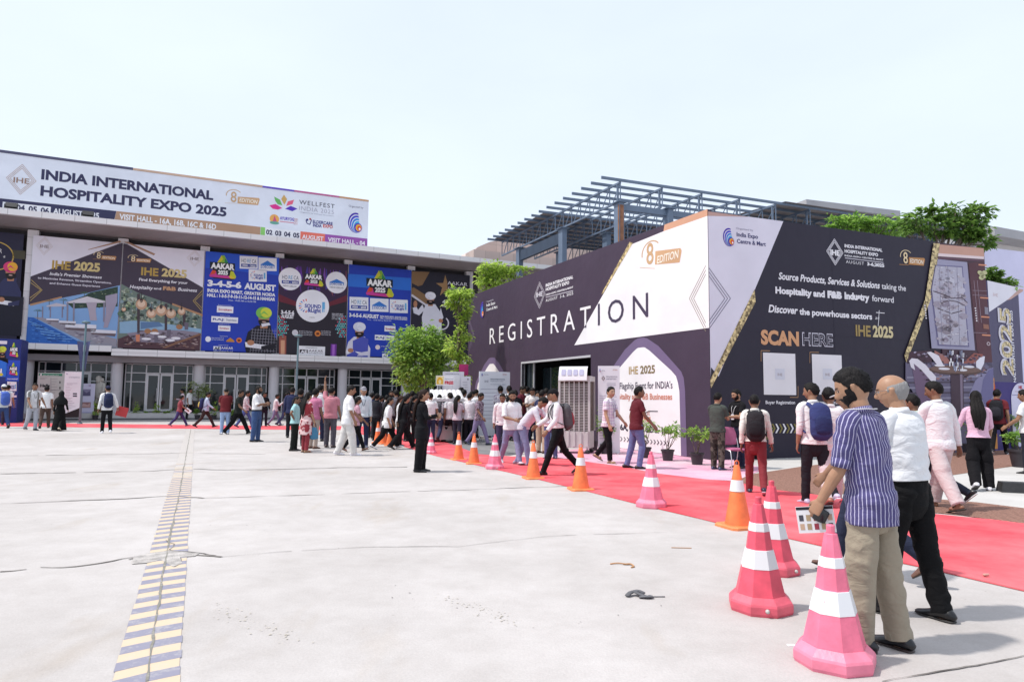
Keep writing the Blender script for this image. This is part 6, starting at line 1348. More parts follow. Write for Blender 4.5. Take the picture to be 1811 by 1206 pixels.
def skinmat(i, tint):
    key = f'skin_{i}_{tint}'
    if key in MATS: return MATS[key]
    m, n, l, b = newmat(key); b.inputs['Roughness'].default_value = .48; b.inputs['Specular IOR Level'].default_value = .4
    b.inputs['Subsurface Weight'].default_value = .08; b.inputs['Subsurface Radius'].default_value = (.012, .005, .003)
    c = SKINS[i]; tc = n.new('ShaderNodeTexCoord'); t = n.new('ShaderNodeTexNoise'); t.inputs['Scale'].default_value = 14; t.inputs['Detail'].default_value = 4; l.new(tc.outputs['Object'], t.inputs['Vector'])
    r = n.new('ShaderNodeValToRGB'); e = r.color_ramp.elements; e[0].position, e[1].position = .3, .7; e[0].color = (*[x * .9 for x in c], 1); e[1].color = (*[x * 1.08 for x in c], 1); l.new(t.outputs['Fac'], r.inputs[0])
    if tint:
        a = n.new('ShaderNodeVertexColor'); a.layer_name = 'Tint'; k = n.new('ShaderNodeMix'); k.data_type = 'RGBA'; k.blend_type = 'MULTIPLY'; k.inputs[0].default_value = 1; l.new(r.outputs[0], k.inputs[6]); l.new(a.outputs[0], k.inputs[7]); l.new(k.outputs[2], b.inputs['Base Color'])
    else: l.new(r.outputs[0], b.inputs['Base Color'])
    MATS[key] = m; return m
def hairmat(col=(.010, .008, .008)):
    key = 'hair_%.3f' % col[0]
    if key in MATS: return MATS[key]
    m, n, l, b = newmat(key); b.inputs['Base Color'].default_value = (*[x * .7 for x in col], 1); b.inputs['Roughness'].default_value = .62; b.inputs['Specular IOR Level'].default_value = .18
    tc = n.new('ShaderNodeTexCoord'); t = n.new('ShaderNodeTexNoise'); t.inputs['Scale'].default_value = 70; t.inputs['Detail'].default_value = 3
    mp = n.new('ShaderNodeMapping'); mp.inputs['Scale'].default_value = (1, 1, .25); l.new(tc.outputs['Object'], mp.inputs[0]); l.new(mp.outputs[0], t.inputs['Vector'])
    bp = n.new('ShaderNodeBump'); bp.inputs['Strength'].default_value = .8; bp.inputs['Distance'].default_value = .012; l.new(t.outputs['Fac'], bp.inputs['Height']); l.new(bp.outputs[0], b.inputs['Normal'])
    MATS[key] = m; return m
def shoemat(col): return mat('shoe_' + (col if isinstance(col, str) else 'x'), col, .35, .12, 9)
def sstep(a, b, x):
    t = max(0, min(1, (x - a) / (b - a))); return t * t * (3 - 2 * t)
def head_pt(ct, ph, bare=False):
    """unit head: x right, y forward, z up, half height 1"""
    z = ct; az = abs(z)
    r = math.sqrt(max(0, 1 - az ** (2.25 if z > 0 else 2.7))); c, s_ = math.cos(ph), math.sin(ph)
    x = .70 * r * s_; y = (.80 if c > 0 else .93) * r * c
    if z < 0:
        t = -z; x *= 1 - .26 * t * t; y *= (1 - .10 * t) if c > 0 else (1 - .42 * t)
    else: x *= 1 - .04 * z
    if c > 0 and not bare:
        g = lambda u, w_: math.exp(-(u / w_) ** 2)
        nz = sstep(.22, -.20, z) * sstep(-.40, -.27, z)
        y += .24 * nz * g(x, .05 + .075 * sstep(.1, -.25, z))
        y += .045 * g(x, .42) * g(z - .20, .09)
        y -= .085 * g(abs(x) - .29, .13) * g(z - .05, .10)
        y += .05 * g(x, .19) * g(z + .50, .045) + .045 * g(x, .16) * g(z + .60, .045) - .03 * g(x, .2) * g(z + .55, .02) - .03 * g(x, .2) * g(z + .70, .05)
        y += .07 * g(x, .24) * g(z + .86, .13)
        x += (.02 if x > 0 else -.02) * g(abs(x) - .5, .12) * g(z + .1, .15)
    return x, y, z
def head_grid(mb, M, a, m, nt_, np_, fn=None):
    V = []; fs = []
    for i in range(nt_ + 1):
        th = math.pi * i / nt_
        for j in range(np_):
            ph = 2 * math.pi * j / np_; p = Vector(head_pt(math.cos(th), ph, fn is not None)) if fn else Vector(head_pt(math.cos(th), ph))
            if fn: p = fn(p, math.cos(th), abs((ph + math.pi) % (2 * math.pi) - math.pi), ph)
            V.append(M @ (p * a))
    for i in range(nt_):
        for j in range(np_): fs.append((i * np_ + j, (i + 1) * np_ + j, (i + 1) * np_ + (j + 1) % np_, i * np_ + (j + 1) % np_))
    mb.add(V, fs, m)
def hairline(kind, ph):
    d = math.degrees(ph)
    pts = {'short': [(0, .56), (35, .54), (60, .36), (74, .05), (84, -.14), (92, -.02), (104, .02), (116, -.25), (130, -.52), (180, -.55)],
           'long': [(0, .60), (30, .56), (60, .30), (80, -.1), (95, -.3), (120, -.8), (180, -.95)],
           'cap': [(0, .30), (60, .26), (100, .16), (180, .02)],
           'veil': [(0, .52), (35, .40), (55, -.2), (70, -1.2), (180, -1.3)]}[kind]
    for (a, b), (c, e) in zip(pts, pts[1:]):
        if d <= c: return b + (e - b) * (d - a) / (c - a)
    return pts[-1][1]
BODIES = []
PDEF = dict(lean=0, hl=2, hr=-2, kl=3, kr=3, fl=None, fr=None, sl=4, sr=4, al=9, ar=9, el=14, er=14, tl=15, tr=15, yaw=0, pit=6, tilt=0, curl=28, spl=0, twist=0)
POSES = dict(
    stand={}, stand2=dict(hl=5, hr=-5, al=7, ar=12, el=10, er=22),
    walk=dict(hl=24, kl=6, hr=-16, kr=22, sl=-14, sr=18, el=18, er=24, lean=3), walkr=dict(hr=24, kr=6, hl=-16, kl=22, sr=-14, sl=18, er=18, el=24, lean=3),
    stride=dict(hl=30, kl=4, hr=-22, kr=20, sl=-20, sr=22, el=14, er=30, lean=5), strider=dict(hr=30, kr=4, hl=-22, kl=20, sr=-20, sl=22, er=14, el=30, lean=5),
    phone=dict(sl=22, sr=26, el=88, er=96, tl=38, tr=38, pit=26, al=6, ar=6, curl=50), hold=dict(sr=22, er=80, tr=30, ar=6, pit=14, curl=48), photo=dict(sl=58, sr=62, el=92, er=92, tl=30, tr=30, pit=-4, al=12, ar=12, curl=55),
    hips=dict(sl=-18, al=42, el=92, tl=70, sr=-18, ar=42, er=92, tr=70), point=dict(sl=150, al=14, el=12, pit=-8), cross=dict(sl=18, sr=18, el=100, er=104, tl=78, tr=78, al=6, ar=6))
def person(label, px, py, yh, face, pose='stand', top='eeeeee', bot='15151a', shoes='15151a', skin=1, hair='short', sleeve='short', q=0, hem=None, girth=1.0, fem=False, wide=1.0, pat=None, col2='ffffff', patk=1.0, botpat=None, botcol2='000000', beard=None, haircol=(.010, .008, .008), sandal=False, pack=None, lanyard=None, H=None, collar=True, belt=False, dress=None, p=None, xoff=0, sole=None, tuck=False, cap='d0d0d0', seed=None, slim=1.0):
    rr = random.Random(int(px * 7 + yh)); l = gnd(px, py)
    if H is None:
        d = ray(px, yh); H = CAMP.z + d.z / d.y * l.y; H = max(1.25, min(1.93, H * 1.0))
    P = dict(PDEF); P['sl'] += rr.uniform(-5, 5); P['sr'] += rr.uniform(-5, 5); P['yaw'] += rr.uniform(-8, 8); P.update(POSES.get(pose, {})); P.update(p or {})
    az = math.atan2(l.x, l.y) + math.pi - R(face); Rz = -az
    ns, sb = (48, 9) if q == 2 else (20, 4) if q == 1 else (12, 3)
    fold = (.015 if q == 2 else .010 if q == 1 else .008)
    def V3(x, y, z): return Vector((x, y, z)) * H
    pel = V3(0, 0, .525); ln = R(P['lean']); tw = R(P['twist']); T = Vector((0, math.sin(ln), math.cos(ln))); X = Vector((math.cos(tw), math.sin(tw), 0)); Fw = X.cross(T) * -1
    Fw = T.cross(X)
    legs = []
    for s_, h, k, ft in ((-1, P['hl'], P['kl'], P['fl']), (1, P['hr'], P['kr'], P['fr'])):
        hip = pel + V3(.052 * s_, 0, -.015); h_, k_ = R(h), R(h - k); sp = R(P['spl']) * s_
        kn = hip + V3(.008 * s_ + math.sin(sp) * .24, math.sin(h_) * .24, -math.cos(h_) * .24); an = kn + V3(.004 * s_ + math.sin(sp) * .2, math.sin(k_) * .232, -math.cos(k_) * .232)
        pitch = ft if ft is not None else (max(0, (k - h) - 12) * .85 if h < -6 else (-12 if h > 18 else 0))
        pr_ = R(pitch); fd = Vector((.10 * s_, math.cos(pr_), -math.sin(pr_))).normalized(); fu = Vector((0, math.sin(pr_), math.cos(pr_)))
        legs.append(dict(s=s_, hip=hip, kn=kn, an=an, fd=fd, fu=fu))
    low = min(min((L['an'] + L['fd'] * c * H - L['fu'] * .044 * H).z for c in (-.04, .06, .10)) for L in legs)
    sh = Vector((0, 0, -low)); pel = pel + sh
    for L in legs:
        for k in ('hip', 'kn', 'an'): L[k] = L[k] + sh
    N = pel + T * (.298 * H); sw = .088 if fem else .096
    arms = []
    for s_, sg, ab, el, ti in ((-1, P['sl'], P['al'], P['el'], P['tl']), (1, P['sr'], P['ar'], P['er'], P['tr'])):
        S = pel + T * (.283 * H) + X * (sw * s_ * H * (girth * .5 + .5)); a, b_ = R(sg), R(ab)
        d = (X * (math.sin(b_) * s_) + Vector((0, 0, -1)) * (math.cos(a) * math.cos(b_)) + Vector((0, 1, 0)) * (math.sin(a) * math.cos(b_))).normalized()
        v = (X * (-math.sin(R(ti)) * s_) + Vector((0, math.cos(R(ti)) * math.cos(a), math.cos(R(ti)) * math.sin(a)))); v = (v - d * v.dot(d)).normalized()
        E = S + d * (.172 * H); fdv = (d * math.cos(R(el)) + v * math.sin(R(el))).normalized(); Wp = E + fdv * (.145 * H)
        th = (v * math.cos(R(el)) - d * math.sin(R(el))).normalized(); pn = th.cross(fdv) if s_ > 0 else fdv.cross(th)
        arms.append(dict(s=s_, S=S, E=E, W=Wp, hd=fdv, th=th, pn=pn))
    hc = N + T * (.066 * H) + Vector((0, .024 * H, .036 * H)); a = .0705 * H
    Mh = Matrix.Translation(hc) @ Matrix.Rotation(R(P['yaw']) + tw * .5, 4, 'Z') @ Matrix.Rotation(-R(P['pit']) - ln * .45, 4, 'X') @ Matrix.Rotation(R(P['tilt']), 4, 'Y')
    # ---- body, one continuous surface
    SK = skinmat(skin, q > 0); B = MB()
    head_grid(B, Mh, a, SK, 64 if q == 2 else 34 if q else 20, 72 if q == 2 else 40 if q else 24)
    for s_ in (-1, 1): B.tube([Mh @ (Vector((.66 * s_, -.02, .18)) * a), Mh @ (Vector((.73 * s_, -.10, .10)) * a), Mh @ (Vector((.70 * s_, -.05, -.16)) * a)], [(.055 * a, .13 * a), (.075 * a, .155 * a), (.05 * a, .085 * a)], SK, 10, ref=Mh.to_3x3() @ Vector((0, 1, 0)), sub=2)
    B.tube([N - T * .03 * H, N + T * .03 * H, hc - T * .01 * H], [(.040 * H, .038 * H), (.033 * H, .034 * H), (.034 * H, .038 * H)], SK, 14, sub=2)
    gi = girth * slim
    def tor(s): return pel + T * (s * H) if s >= 0 else pel + Vector((0, 0, s * H))
    BT = [(.305, .04, .036), (.285, .085, .05), (.25, .096, .06), (.19, .097, .064), (.11, .084, .06), (.04, .086, .062), (-.03, .088, .064), (-.06, .05, .05)]
    B.tube([tor(s) for s, _, _ in BT], [(x * H * .83 * gi, y * H * .86 * gi) for _, x, y in BT], SK, 16, ref=Fw, sub=2)
    for A_ in arms:
        B.tube([A_['S'], A_['S'].lerp(A_['E'], .35), A_['E'], A_['E'].lerp(A_['W'], .3), A_['W']], [.022 * H, .0255 * H, .0225 * H, .0235 * H, (.0165 * H, .014 * H)], SK, 12, ref=A_['pn'], sub=2)
        W_, hd, th, pn = A_['W'], A_['hd'], A_['th'], A_['pn']; k = H / 1.72
        B.tube([W_ - hd * .01 * k, W_ + hd * .035 * k, W_ + hd * .092 * k], [(.025 * k, .018 * k), (.038 * k, .017 * k), (.041 * k, .0135 * k)], SK, 12, ref=pn, sub=2)
        for off, Lg in ((.031, .070), (.0105, .080), (-.010, .074), (-.030, .057)):
            pt = W_ + hd * .088 * k + th * off * k; pts = [pt]; ang = R(P['curl'] * .5 + rr.uniform(-4, 6))
            for seg in (.45, .32, .25): pt = pt + (hd * math.cos(ang) + pn * math.sin(ang)) * Lg * seg * k; pts.append(pt); ang += R(P['curl'] + rr.uniform(-5, 5))
            B.tube(pts, [.0092 * k, .0088 * k, .008 * k, .0068 * k], SK, 8, ref=pn)
        t0 = W_ + hd * .022 * k + th * .024 * k; t1 = t0 + (th * .62 + hd * .70 + pn * .35).normalized() * .042 * k; t2 = t1 + (th * .25 + hd * .85 + pn * .4).normalized() * .034 * k
        B.tube([t0, t1, t2], [.0125 * k, .0105 * k, .0085 * k], SK, 8, ref=pn)
    for L in legs:
        B.tube([L['hip'], L['hip'].lerp(L['kn'], .4), L['kn'], L['kn'].lerp(L['an'], .3), L['an']], [.050 * H, .044 * H, .030 * H, .031 * H, .019 * H], SK, 12, ref=(0, 1, 0), sub=2)
        f = lambda y, z: L['an'] + L['fd'] * y * H + L['fu'] * z * H
        B.tube([f(-.030, -.026), f(0, -.022), f(.04, -.030), f(.085, -.037)], [(.018 * H, .016 * H), (.02 * H, .022 * H), (.023 * H, .013 * H), (.022 * H, .007 * H)], SK, 10, ref=L['fu'], sub=2)
    o = B.build('person', smooth=True); o.location = l; o.rotation_euler = (0, 0, Rz)
    rm = o.modifiers.new('r', 'REMESH'); rm.mode = 'VOXEL'; rm.voxel_size = .0052 if q == 2 else .0085 if q == 1 else .0155; rm.use_smooth_shade = True
    sm = o.modifiers.new('s', 'SMOOTH'); sm.factor = .5; sm.iterations = 2 if q else 1
    tag(o, label, 'person'); BODIES.append((o, q, Mh.inverted(), a, beard, SK))
    def part(mb, nm, smooth=True, sharp=None): return child(mb, nm, o, smooth, sharp)
    sd = Vector((rr.uniform(0, 50), rr.uniform(0, 50), 0))
    def crease(mb, amp, fx=9, fz=15):
        for i, v in enumerate(mb.v):
            v = Vector(v); n1 = noise.noise(Vector((v.x * fx, v.y * fx, v.z * fz)) + sd); n2 = noise.noise(Vector((v.x * 24, v.y * 24, v.z * 34)) + sd)
            c = Vector((0, v.y * .3, v.z)); d_ = Vector((v.x, v.y * .7, 0)); d_ = d_.normalized() if d_.length > 1e-4 else d_
            mb.v[i] = tuple(v + d_ * (amp * n1 + amp * .45 * n2))
    # ---- upper garment
    CM = clothmat(top, pat, col2, patk); sh_ = MB(); g = girth
    hemv = hem if hem is not None else (.035 if tuck else -.045)
    TT = [(.318, .036, .035), (.303, .052, .043), (.292, .076, .050), (.277, .099, .060), (.24, .107, .070), (.18, .100 if fem else .105, .078 if fem else .076), (.10, .088 if fem else .101, .068 if fem else .074), (.03, .094 if fem else .100, .070 if fem else .075)]
    if fem: TT = [(s, x * .93 if s > .2 else x, y) for s, x, y in TT]
    lowr = (.108 if not fem else .111, .083)
    if hemv < .02:
        TT.append((0.0, *lowr))
        if hemv < -.02: TT.append((hemv, lowr[0] * (1.02 if not dress else 1.0), lowr[1] * 1.03))
    if dress == 'kurta': TT = TT[:-1] + [(-.08, .108, .084), (-.16, .113, .09), (-.235, .118, .095)]
    if dress == 'abaya': TT = TT[:-1] + [(-.10, .118, .095), (-.25, .135, .125), (-.40, .155, .15), (-.485, .165, .16)]
    if dress == 'coat': TT = TT[:-1] + [(-.08, .11, .084), (-.13, .112, .086)]
    lf = (legs[0]['kn'].y + legs[1]['kn'].y) / 2
    sh_.tube([tor(s) for s, _, _ in TT], [(x * H * g, y * H * g) for _, x, y in TT], CM, ns, ref=Fw, sub=sb, round1=False)
    slv = {'short': .70, 'elbow': 1.0, 'three': 1.45, 'long': 1.96, 'none': 0}[sleeve]
    for A_ in arms:
        if not slv: break
        S, E, W_ = A_['S'], A_['E'], A_['W']; up = (S - E).normalized(); S0 = S - X * (.03 * H * A_['s']) + up * .004 * H
        if slv <= 1.0: pts = [S0, S.lerp(E, .12), S.lerp(E, slv * .55), S.lerp(E, slv)]; rad = [.036 * H, .0385 * H, .0365 * H, .0375 * H if slv < 1 else .034 * H]
        else: e_ = min(slv - 1, .95); pts = [S0, S.lerp(E, .12), S.lerp(E, .55), E, E.lerp(W_, e_ * .5), E.lerp(W_, e_)]; rad = [.036 * H, .0375 * H, .034 * H, .0295 * H, .027 * H, .0225 * H]
        rad = [r_ * (.86 if fem else 1) * (g * .4 + .6) for r_ in rad]
        sh_.tube(pts, rad, CM, max(10, int(ns * .6)), ref=A_['pn'], sub=sb, round1=False, us=.4)
        if slv >= 1.0: e1 = pts[-1]; d1 = (pts[-1] - pts[-2]).normalized(); sh_.tube([e1 - d1 * .03 * H, e1 + d1 * .002 * H], [rad[-1] * 1.07, rad[-1] * 1.06], CM, max(10, int(ns * .6)), ref=A_['pn'], round0=False, round1=False, us=.4)
    crease(sh_, fold * (1.0 if dress != 'abaya' else 2))
    if collar: sh_.tube([N + T * .002 * H, N + T * .028 * H + Vector((0, .004 * H, 0))], [(.048 * H, .046 * H), (.041 * H, .042 * H)], CM, ns, ref=Fw, round0=False, round1=False)
    part(sh_, 'shirt' if not dress else {'kurta': 'kurta', 'abaya': 'robe', 'coat': 'jacket'}[dress])
    # ---- trousers
    TM = clothmat(bot, botpat, botcol2); tr_ = MB(); tw_ = wide
    PTS = [(.075 if tuck else .04, .093 if not fem else .084, .069), (.0, .094 if not fem else .099, .070), (-.05, .094 if not fem else .102, .070), (-.085, .082, .064)]
    tr_.tube([tor(s) for s, _, _ in PTS], [(x * H * g, y * H * g) for _, x, y in PTS], TM, ns, ref=Fw, sub=sb)
    n0 = len(tr_.v); keep = [tuple(v) for v in tr_.v]
    for L in legs:
        an = L['an'] - L['fu'] * (.012 * H if not sandal else -.0 * H); h0, kn = L['hip'], L['kn']
        tr_.tube([h0 + Vector((0, 0, .01 * H)), h0.lerp(kn, .35), h0.lerp(kn, .75), kn, kn.lerp(an, .4), kn.lerp(an, .8), an], [(.054 * H * g, .064 * H * g), (.049 * H * g, .056 * H * g), .044 * H * tw_, .041 * H * tw_, .038 * H * tw_, .0345 * H * tw_, .034 * H * tw_], TM, max(12, int(ns * .8)), ref=(0, 1, 0), sub=sb, round1=False)
    crease(tr_, fold * .9, 7, 18); tr_.v[:n0] = [tuple(Vector(k_) * .5 + Vector(v_) * .5 - Vector((k_[0], k_[1], 0)) * .02) for k_, v_ in zip(keep, tr_.v[:n0])]; part(tr_, 'trousers')
    if belt:
        b_ = MB(); BM = mat('leather_belt', (.016, .012, .011), .6, .2, 8); b_.tube([tor(.046), tor(.026)], [(.1035 * H * g, .0785 * H * g), (.1035 * H * g, .0785 * H * g)], BM, ns, ref=Fw, round0=False, round1=False); part(b_, 'belt')
    # ---- shoes
    SM = shoemat(shoes); SO = shoemat(sole) if sole else mat('shoe_sole', (.03, .028, .028), .7, .2, 10)
    for L in legs:
        f = lambda y, z: L['an'] + L['fd'] * y * H + L['fu'] * z * H; s2 = MB()
        if not sandal:
            s2.tube([f(-.044, -.024), f(-.030, -.018), f(.0, -.014), f(.032, -.024), f(.070, -.031), f(.104, -.035)], [(.018 * H, .016 * H), (.024 * H, .023 * H), (.0255 * H, .027 * H), (.0275 * H, .019 * H), (.0285 * H, .0125 * H), (.018 * H, .0075 * H)], SM, 16 if q else 10, ref=L['fu'], sub=3)
        else: s2.tube([f(.05, -.022), f(.065, -.024)], [(.027 * H, .016 * H), (.027 * H, .015 * H)], SM, 12, ref=L['fu'])
        s2.tube([f(-.047, -.041), f(-.02, -.041), f(.03, -.041), f(.072, -.041), f(.108, -.041)], [(.018 * H, .0045 * H), (.025 * H, .0055 * H), (.0265 * H, .0050 * H), (.0295 * H, .0048 * H), (.016 * H, .004 * H)], SO, 16 if q else 10, ref=L['fu'], sub=3)
        if q == 2 and not sandal:
            for t in (.022, .034, .046): s2.tube([f(t, -.004 - (t - .022) * .42) - Vector((.016 * H, 0, .004 * H)), f(t, .0 - (t - .022) * .42), f(t, -.004 - (t - .022) * .42) + Vector((.016 * H, 0, -.004 * H))], [.0028] * 3, SO, 6, ref=L['fu'], sub=2)
        part(s2, 'shoe')
    # ---- hair, cap, beard
    HM = hairmat(haircol); nt2, np2 = (60, 72) if q == 2 else (34, 40) if q else (22, 26)
    def shell(kind, th, mtl, nm, rough=.05, freq=4):
        hmb = MB()
        def fn(p, z, ph, phs):
            hl = hairline(kind, ph); k = sstep(hl - .05, hl + .16, z); n1 = noise.noise(p * freq + sd) + .5 * noise.noise(p * freq * 2.6 + sd) + (.55 * noise.noise(Vector((p.x * 17, p.y * 9, p.z * 9)) + sd) if q else 0)
            t = -.10 + k * (.10 + th * (1 + .35 * max(0, z)) + rough * n1); return p * (1 + t)
        head_grid(hmb, Mh, a, mtl, nt2, np2, fn)
        if nm == 'hair' and q:
            for _ in range(2600 if q == 2 else 700):
                th_ = math.acos(rr.uniform(-.6, 1)); ph = rr.uniform(0, 6.283); pa = abs((ph + math.pi) % (2 * math.pi) - math.pi); z = math.cos(th_)
                if z < hairline(kind, pa) + .06: continue
                p0 = Vector(head_pt(z, ph, True)); p_ = fn(p0, z, pa, ph) * .985; nn_ = p0.normalized(); dn = Vector((rr.uniform(-.5, .5), -.45 + .5 * (z > .7), -.55)) + nn_ * rr.uniform(.05, .38); dn.normalize()
                sd_ = dn.cross(nn_).normalized() * rr.uniform(.012, .028); L_ = rr.uniform(.05, .13); v0, v1, v2 = (Mh @ (x_ * a) for x_ in (p_ - sd_, p_ + sd_, p_ + dn * L_)); hmb.add([v0, v1, v2], [(0, 1, 2)], mtl)
        return part(hmb, nm)
    if hair in ('short', 'flat'): shell('short', .10 if hair == 'short' else .05, HM, 'hair', .055)
    elif hair == 'buzz': shell('short', .035, HM, 'hair', .02)
    elif hair == 'bushy': shell('short', .17, HM, 'hair', .08, 5)
    elif hair in ('long', 'pony', 'bun'):
        shell('long', .09, HM, 'hair', .03)
        Xh = Mh.to_3x3() @ Vector((1, 0, 0)); Bk = Mh.to_3x3() @ Vector((0, -1, 0)); hb_ = MB()
        if hair == 'bun': hb_.tube([Mh @ Vector((0, -.95 * a, .1 * a)), Mh @ Vector((0, -1.2 * a, .05 * a))], [.3 * a, .26 * a], HM, 12)
        else:
            wd = .78 if hair == 'long' else .3; st = Mh @ Vector((0, -.62 * a, .35 * a)); back = tor(.24) - Fw * (.085 * H); lowp = tor(.10) - Fw * (.095 * H)
            for s_ in ((-1, 0, 1) if q else (-.6, .6)):
                hb_.tube([st + Xh * (.2 * s_ * wd * a), Mh @ Vector((.42 * s_ * wd * a, -.86 * a, -.55 * a)), back + X * (.038 * s_ * wd * H), lowp + X * (.035 * s_ * H * wd) + Vector((0, 0, rr.uniform(-.03, .02) * H))], [(.36 * a, .3 * a), (.4 * wd * a + .1 * a, .25 * a), (.036 * H, .022 * H), (.012 * H, .008 * H)], HM, 12, ref=Fw, sub=5)
            crease(hb_, .012, 22, 5)
        part(hb_, 'hair')
    elif hair == 'bald':
        hmb = MB()
        def fnb(p, z, ph, phs):
            up_ = .16 + .13 * max(0, ph - 1.0); lo_ = -.02 - .62 * sstep(1.72, 2.2, ph); k = sstep(1.12, 1.5, ph) * sstep(up_ + .22, up_ - .02, z) * sstep(lo_ - .16, lo_ + .10, z); n1 = noise.noise(p * 7 + sd); return p * (1 - .05 + k * (.085 + .03 * n1))
        head_grid(hmb, Mh, a, HM, nt2, np2, fnb); part(hmb, 'hair')
    elif hair == 'veil':
        shell('veil', .16, HM, 'veil', .03)
        vb = MB(); vb.tube([Mh @ Vector((0, -.35 * a, .2 * a)), Mh @ Vector((0, -.3 * a, -.9 * a)), tor(.25), tor(.13)], [(.85 * a, .8 * a), (.9 * a, .95 * a), (.14 * H, .085 * H), (.155 * H, .095 * H)], HM, 16, ref=Fw, sub=4, round1=False); crease(vb, .015); part(vb, 'veil')
    elif hair == 'cap':
        shell('short', .03, HM, 'hair', .02); CMt = clothmat(cap); shell('cap', .10, CMt, 'cap', .01)
        cb = MB(); cb.tube([Mh @ Vector((0, .62 * a, .36 * a)), Mh @ Vector((0, 1.0 * a, .30 * a)), Mh @ Vector((0, 1.32 * a, .22 * a))], [(.58 * a, .05 * a), (.55 * a, .05 * a), (.34 * a, .035 * a)], CMt, 14, ref=Mh.to_3x3() @ Vector((0, 0, 1)), sub=3); part(cb, 'cap_brim')
    if beard:
        bm_ = MB(); full = beard == 'full'
        def fnd(p, z, ph, phs):
            d = math.degrees(ph); k = 0
            jaw = sstep(84, 72, d) * sstep(-.17 - .15 * sstep(46, 30, d), -.32 - .10 * sstep(46, 30, d), z); side = sstep(54, 64, d) * sstep(98, 90, d) * sstep(.10, -.02, z)
            mous = sstep(30, 22, d) * sstep(-.30, -.36, z) * sstep(-.50, -.44, z); k = max(jaw, side, mous)
            if d < 13: k *= 1 - sstep(-.47, -.50, z) * sstep(-.66, -.62, z)
            n1 = noise.noise(p * 8 + sd); t = -.06 + k * (.085 + (.14 if full else .03) * max(0, -z - .25) + .025 * n1); return p * (1 + t)
        def fnd2(p, z, ph, phs): return fnd(Vector(head_pt(z, phs)), z, ph, phs)
        head_grid(bm_, Mh, a, HM, nt2, np2, fnd2); part(bm_, 'beard')
    if lanyard:
        lb = MB(); LMt = clothmat(lanyard)
        y_ = Fw * (.079 * H * g)
        lb.tube([N + X * .045 * H - Fw * .01 * H + T * .008 * H, pel + T * .24 * H + X * .03 * H + Fw * .077 * H * g, pel + T * .15 * H + Fw * .084 * H * g, pel + T * .24 * H - X * .03 * H + Fw * .077 * H * g, N - X * .045 * H - Fw * .01 * H + T * .008 * H], [(.006, .0025)] * 5, LMt, 6, ref=Fw, sub=4)
        part(lb, 'lanyard'); bd = MB(); c_ = pel + T * .12 * H + Fw * (.09 * H * g)
        bd.box(-.045, .045, -.003, .003, -.06, .06, mat('white_badge', (.72, .72, .76), .5, .05, 4), Matrix.Translation(c_)); part(bd, 'badge', False)
    W_ = o.matrix_basis.copy() if False else (Matrix.Translation(l) @ Matrix.Rotation(Rz, 4, 'Z'))
    if pack:
        lbl, c1, c2 = pack; e = tag(empty('backpack', M=W_), lbl, 'backpack'); PM1 = clothmat(c1); PM2 = clothmat(c2)
        bk = lambda s, d: pel + T * (s * H) - Fw * (d * H)
        b_ = MB(); b_.tube([bk(.275, .105), bk(.25, .118), bk(.15, .128), bk(.06, .128), bk(.03, .12)], [(.06 * H, .035 * H), (.082 * H, .048 * H), (.088 * H, .056 * H), (.088 * H, .056 * H), (.075 * H, .045 * H)], PM1, 24 if q else 14, ref=Fw, sub=4); crease(b_, .008); child(b_, 'main_bag', e, True)
        b_ = MB(); b_.tube([bk(.19, .165), bk(.16, .175), bk(.08, .178), bk(.055, .17)], [(.045 * H, .018 * H), (.064 * H, .022 * H), (.066 * H, .024 * H), (.05 * H, .018 * H)], PM2, 20 if q else 12, ref=Fw, sub=3); child(b_, 'pocket', e, True)
        for s_ in (-1, 1):
            b_ = MB(); xx = X * (.06 * s_ * H)
            b_.tube([bk(.262, .085) + X * .04 * s_ * H, bk(.30, .03) + xx, bk(.292, -.045) + xx * 1.05, bk(.22, -.082 * g) + xx * 1.1, bk(.13, -.06) + X * .1 * s_ * H * g, bk(.06, .06) + X * .1 * s_ * H * g], [(.018 * H, .006 * H)] * 4 + [(.009 * H, .005 * H)] * 2, PM1, 10, ref=Fw, sub=4); child(b_, 'strap', e, True)
        b_ = MB(); b_.tube([bk(.272, .10) - X * .02 * H, bk(.30, .105), bk(.272, .10) + X * .02 * H], [(.007, .005)] * 3, PM1, 6, ref=Fw, sub=3); child(b_, 'handle', e, True)
    return dict(o=o, M=W_, arms=arms, legs=legs, Mh=Mh, a=a, H=H, pel=pel, T=T, X=X, F=Fw)
def held(r, side, name, label, cat, size, col, off=(0, 0, 0), rot=0, world=False, mtl=None):
    """small object lying in a hand of person r"""
    A_ = r['arms'][0 if side == 'l' else 1]; k = r['H'] / 1.72; c = A_['W'] + A_['hd'] * .085 * k + A_['pn'] * .028 * k
    z = A_['hd'].normalized(); y = A_['pn'].normalized(); x = y.cross(z).normalized()
    if world: z = Vector((0, 0, 1)); x = Vector((0, 1, 0)); y = z.cross(x)
    M = Matrix(((x.x, y.x, z.x, c.x + off[0]), (x.y, y.y, z.y, c.y + off[1]), (x.z, y.z, z.z, c.z + off[2]), (0, 0, 0, 1)))
    b = MB(); sx, sy, sz = size; b.box(-sx, sx, -sy, sy, -sz, sz, mtl or mat('held_' + col, col, .4, .05, 5)); o = b.build(name, M=r['M'] @ M); return tag(o, label, cat)
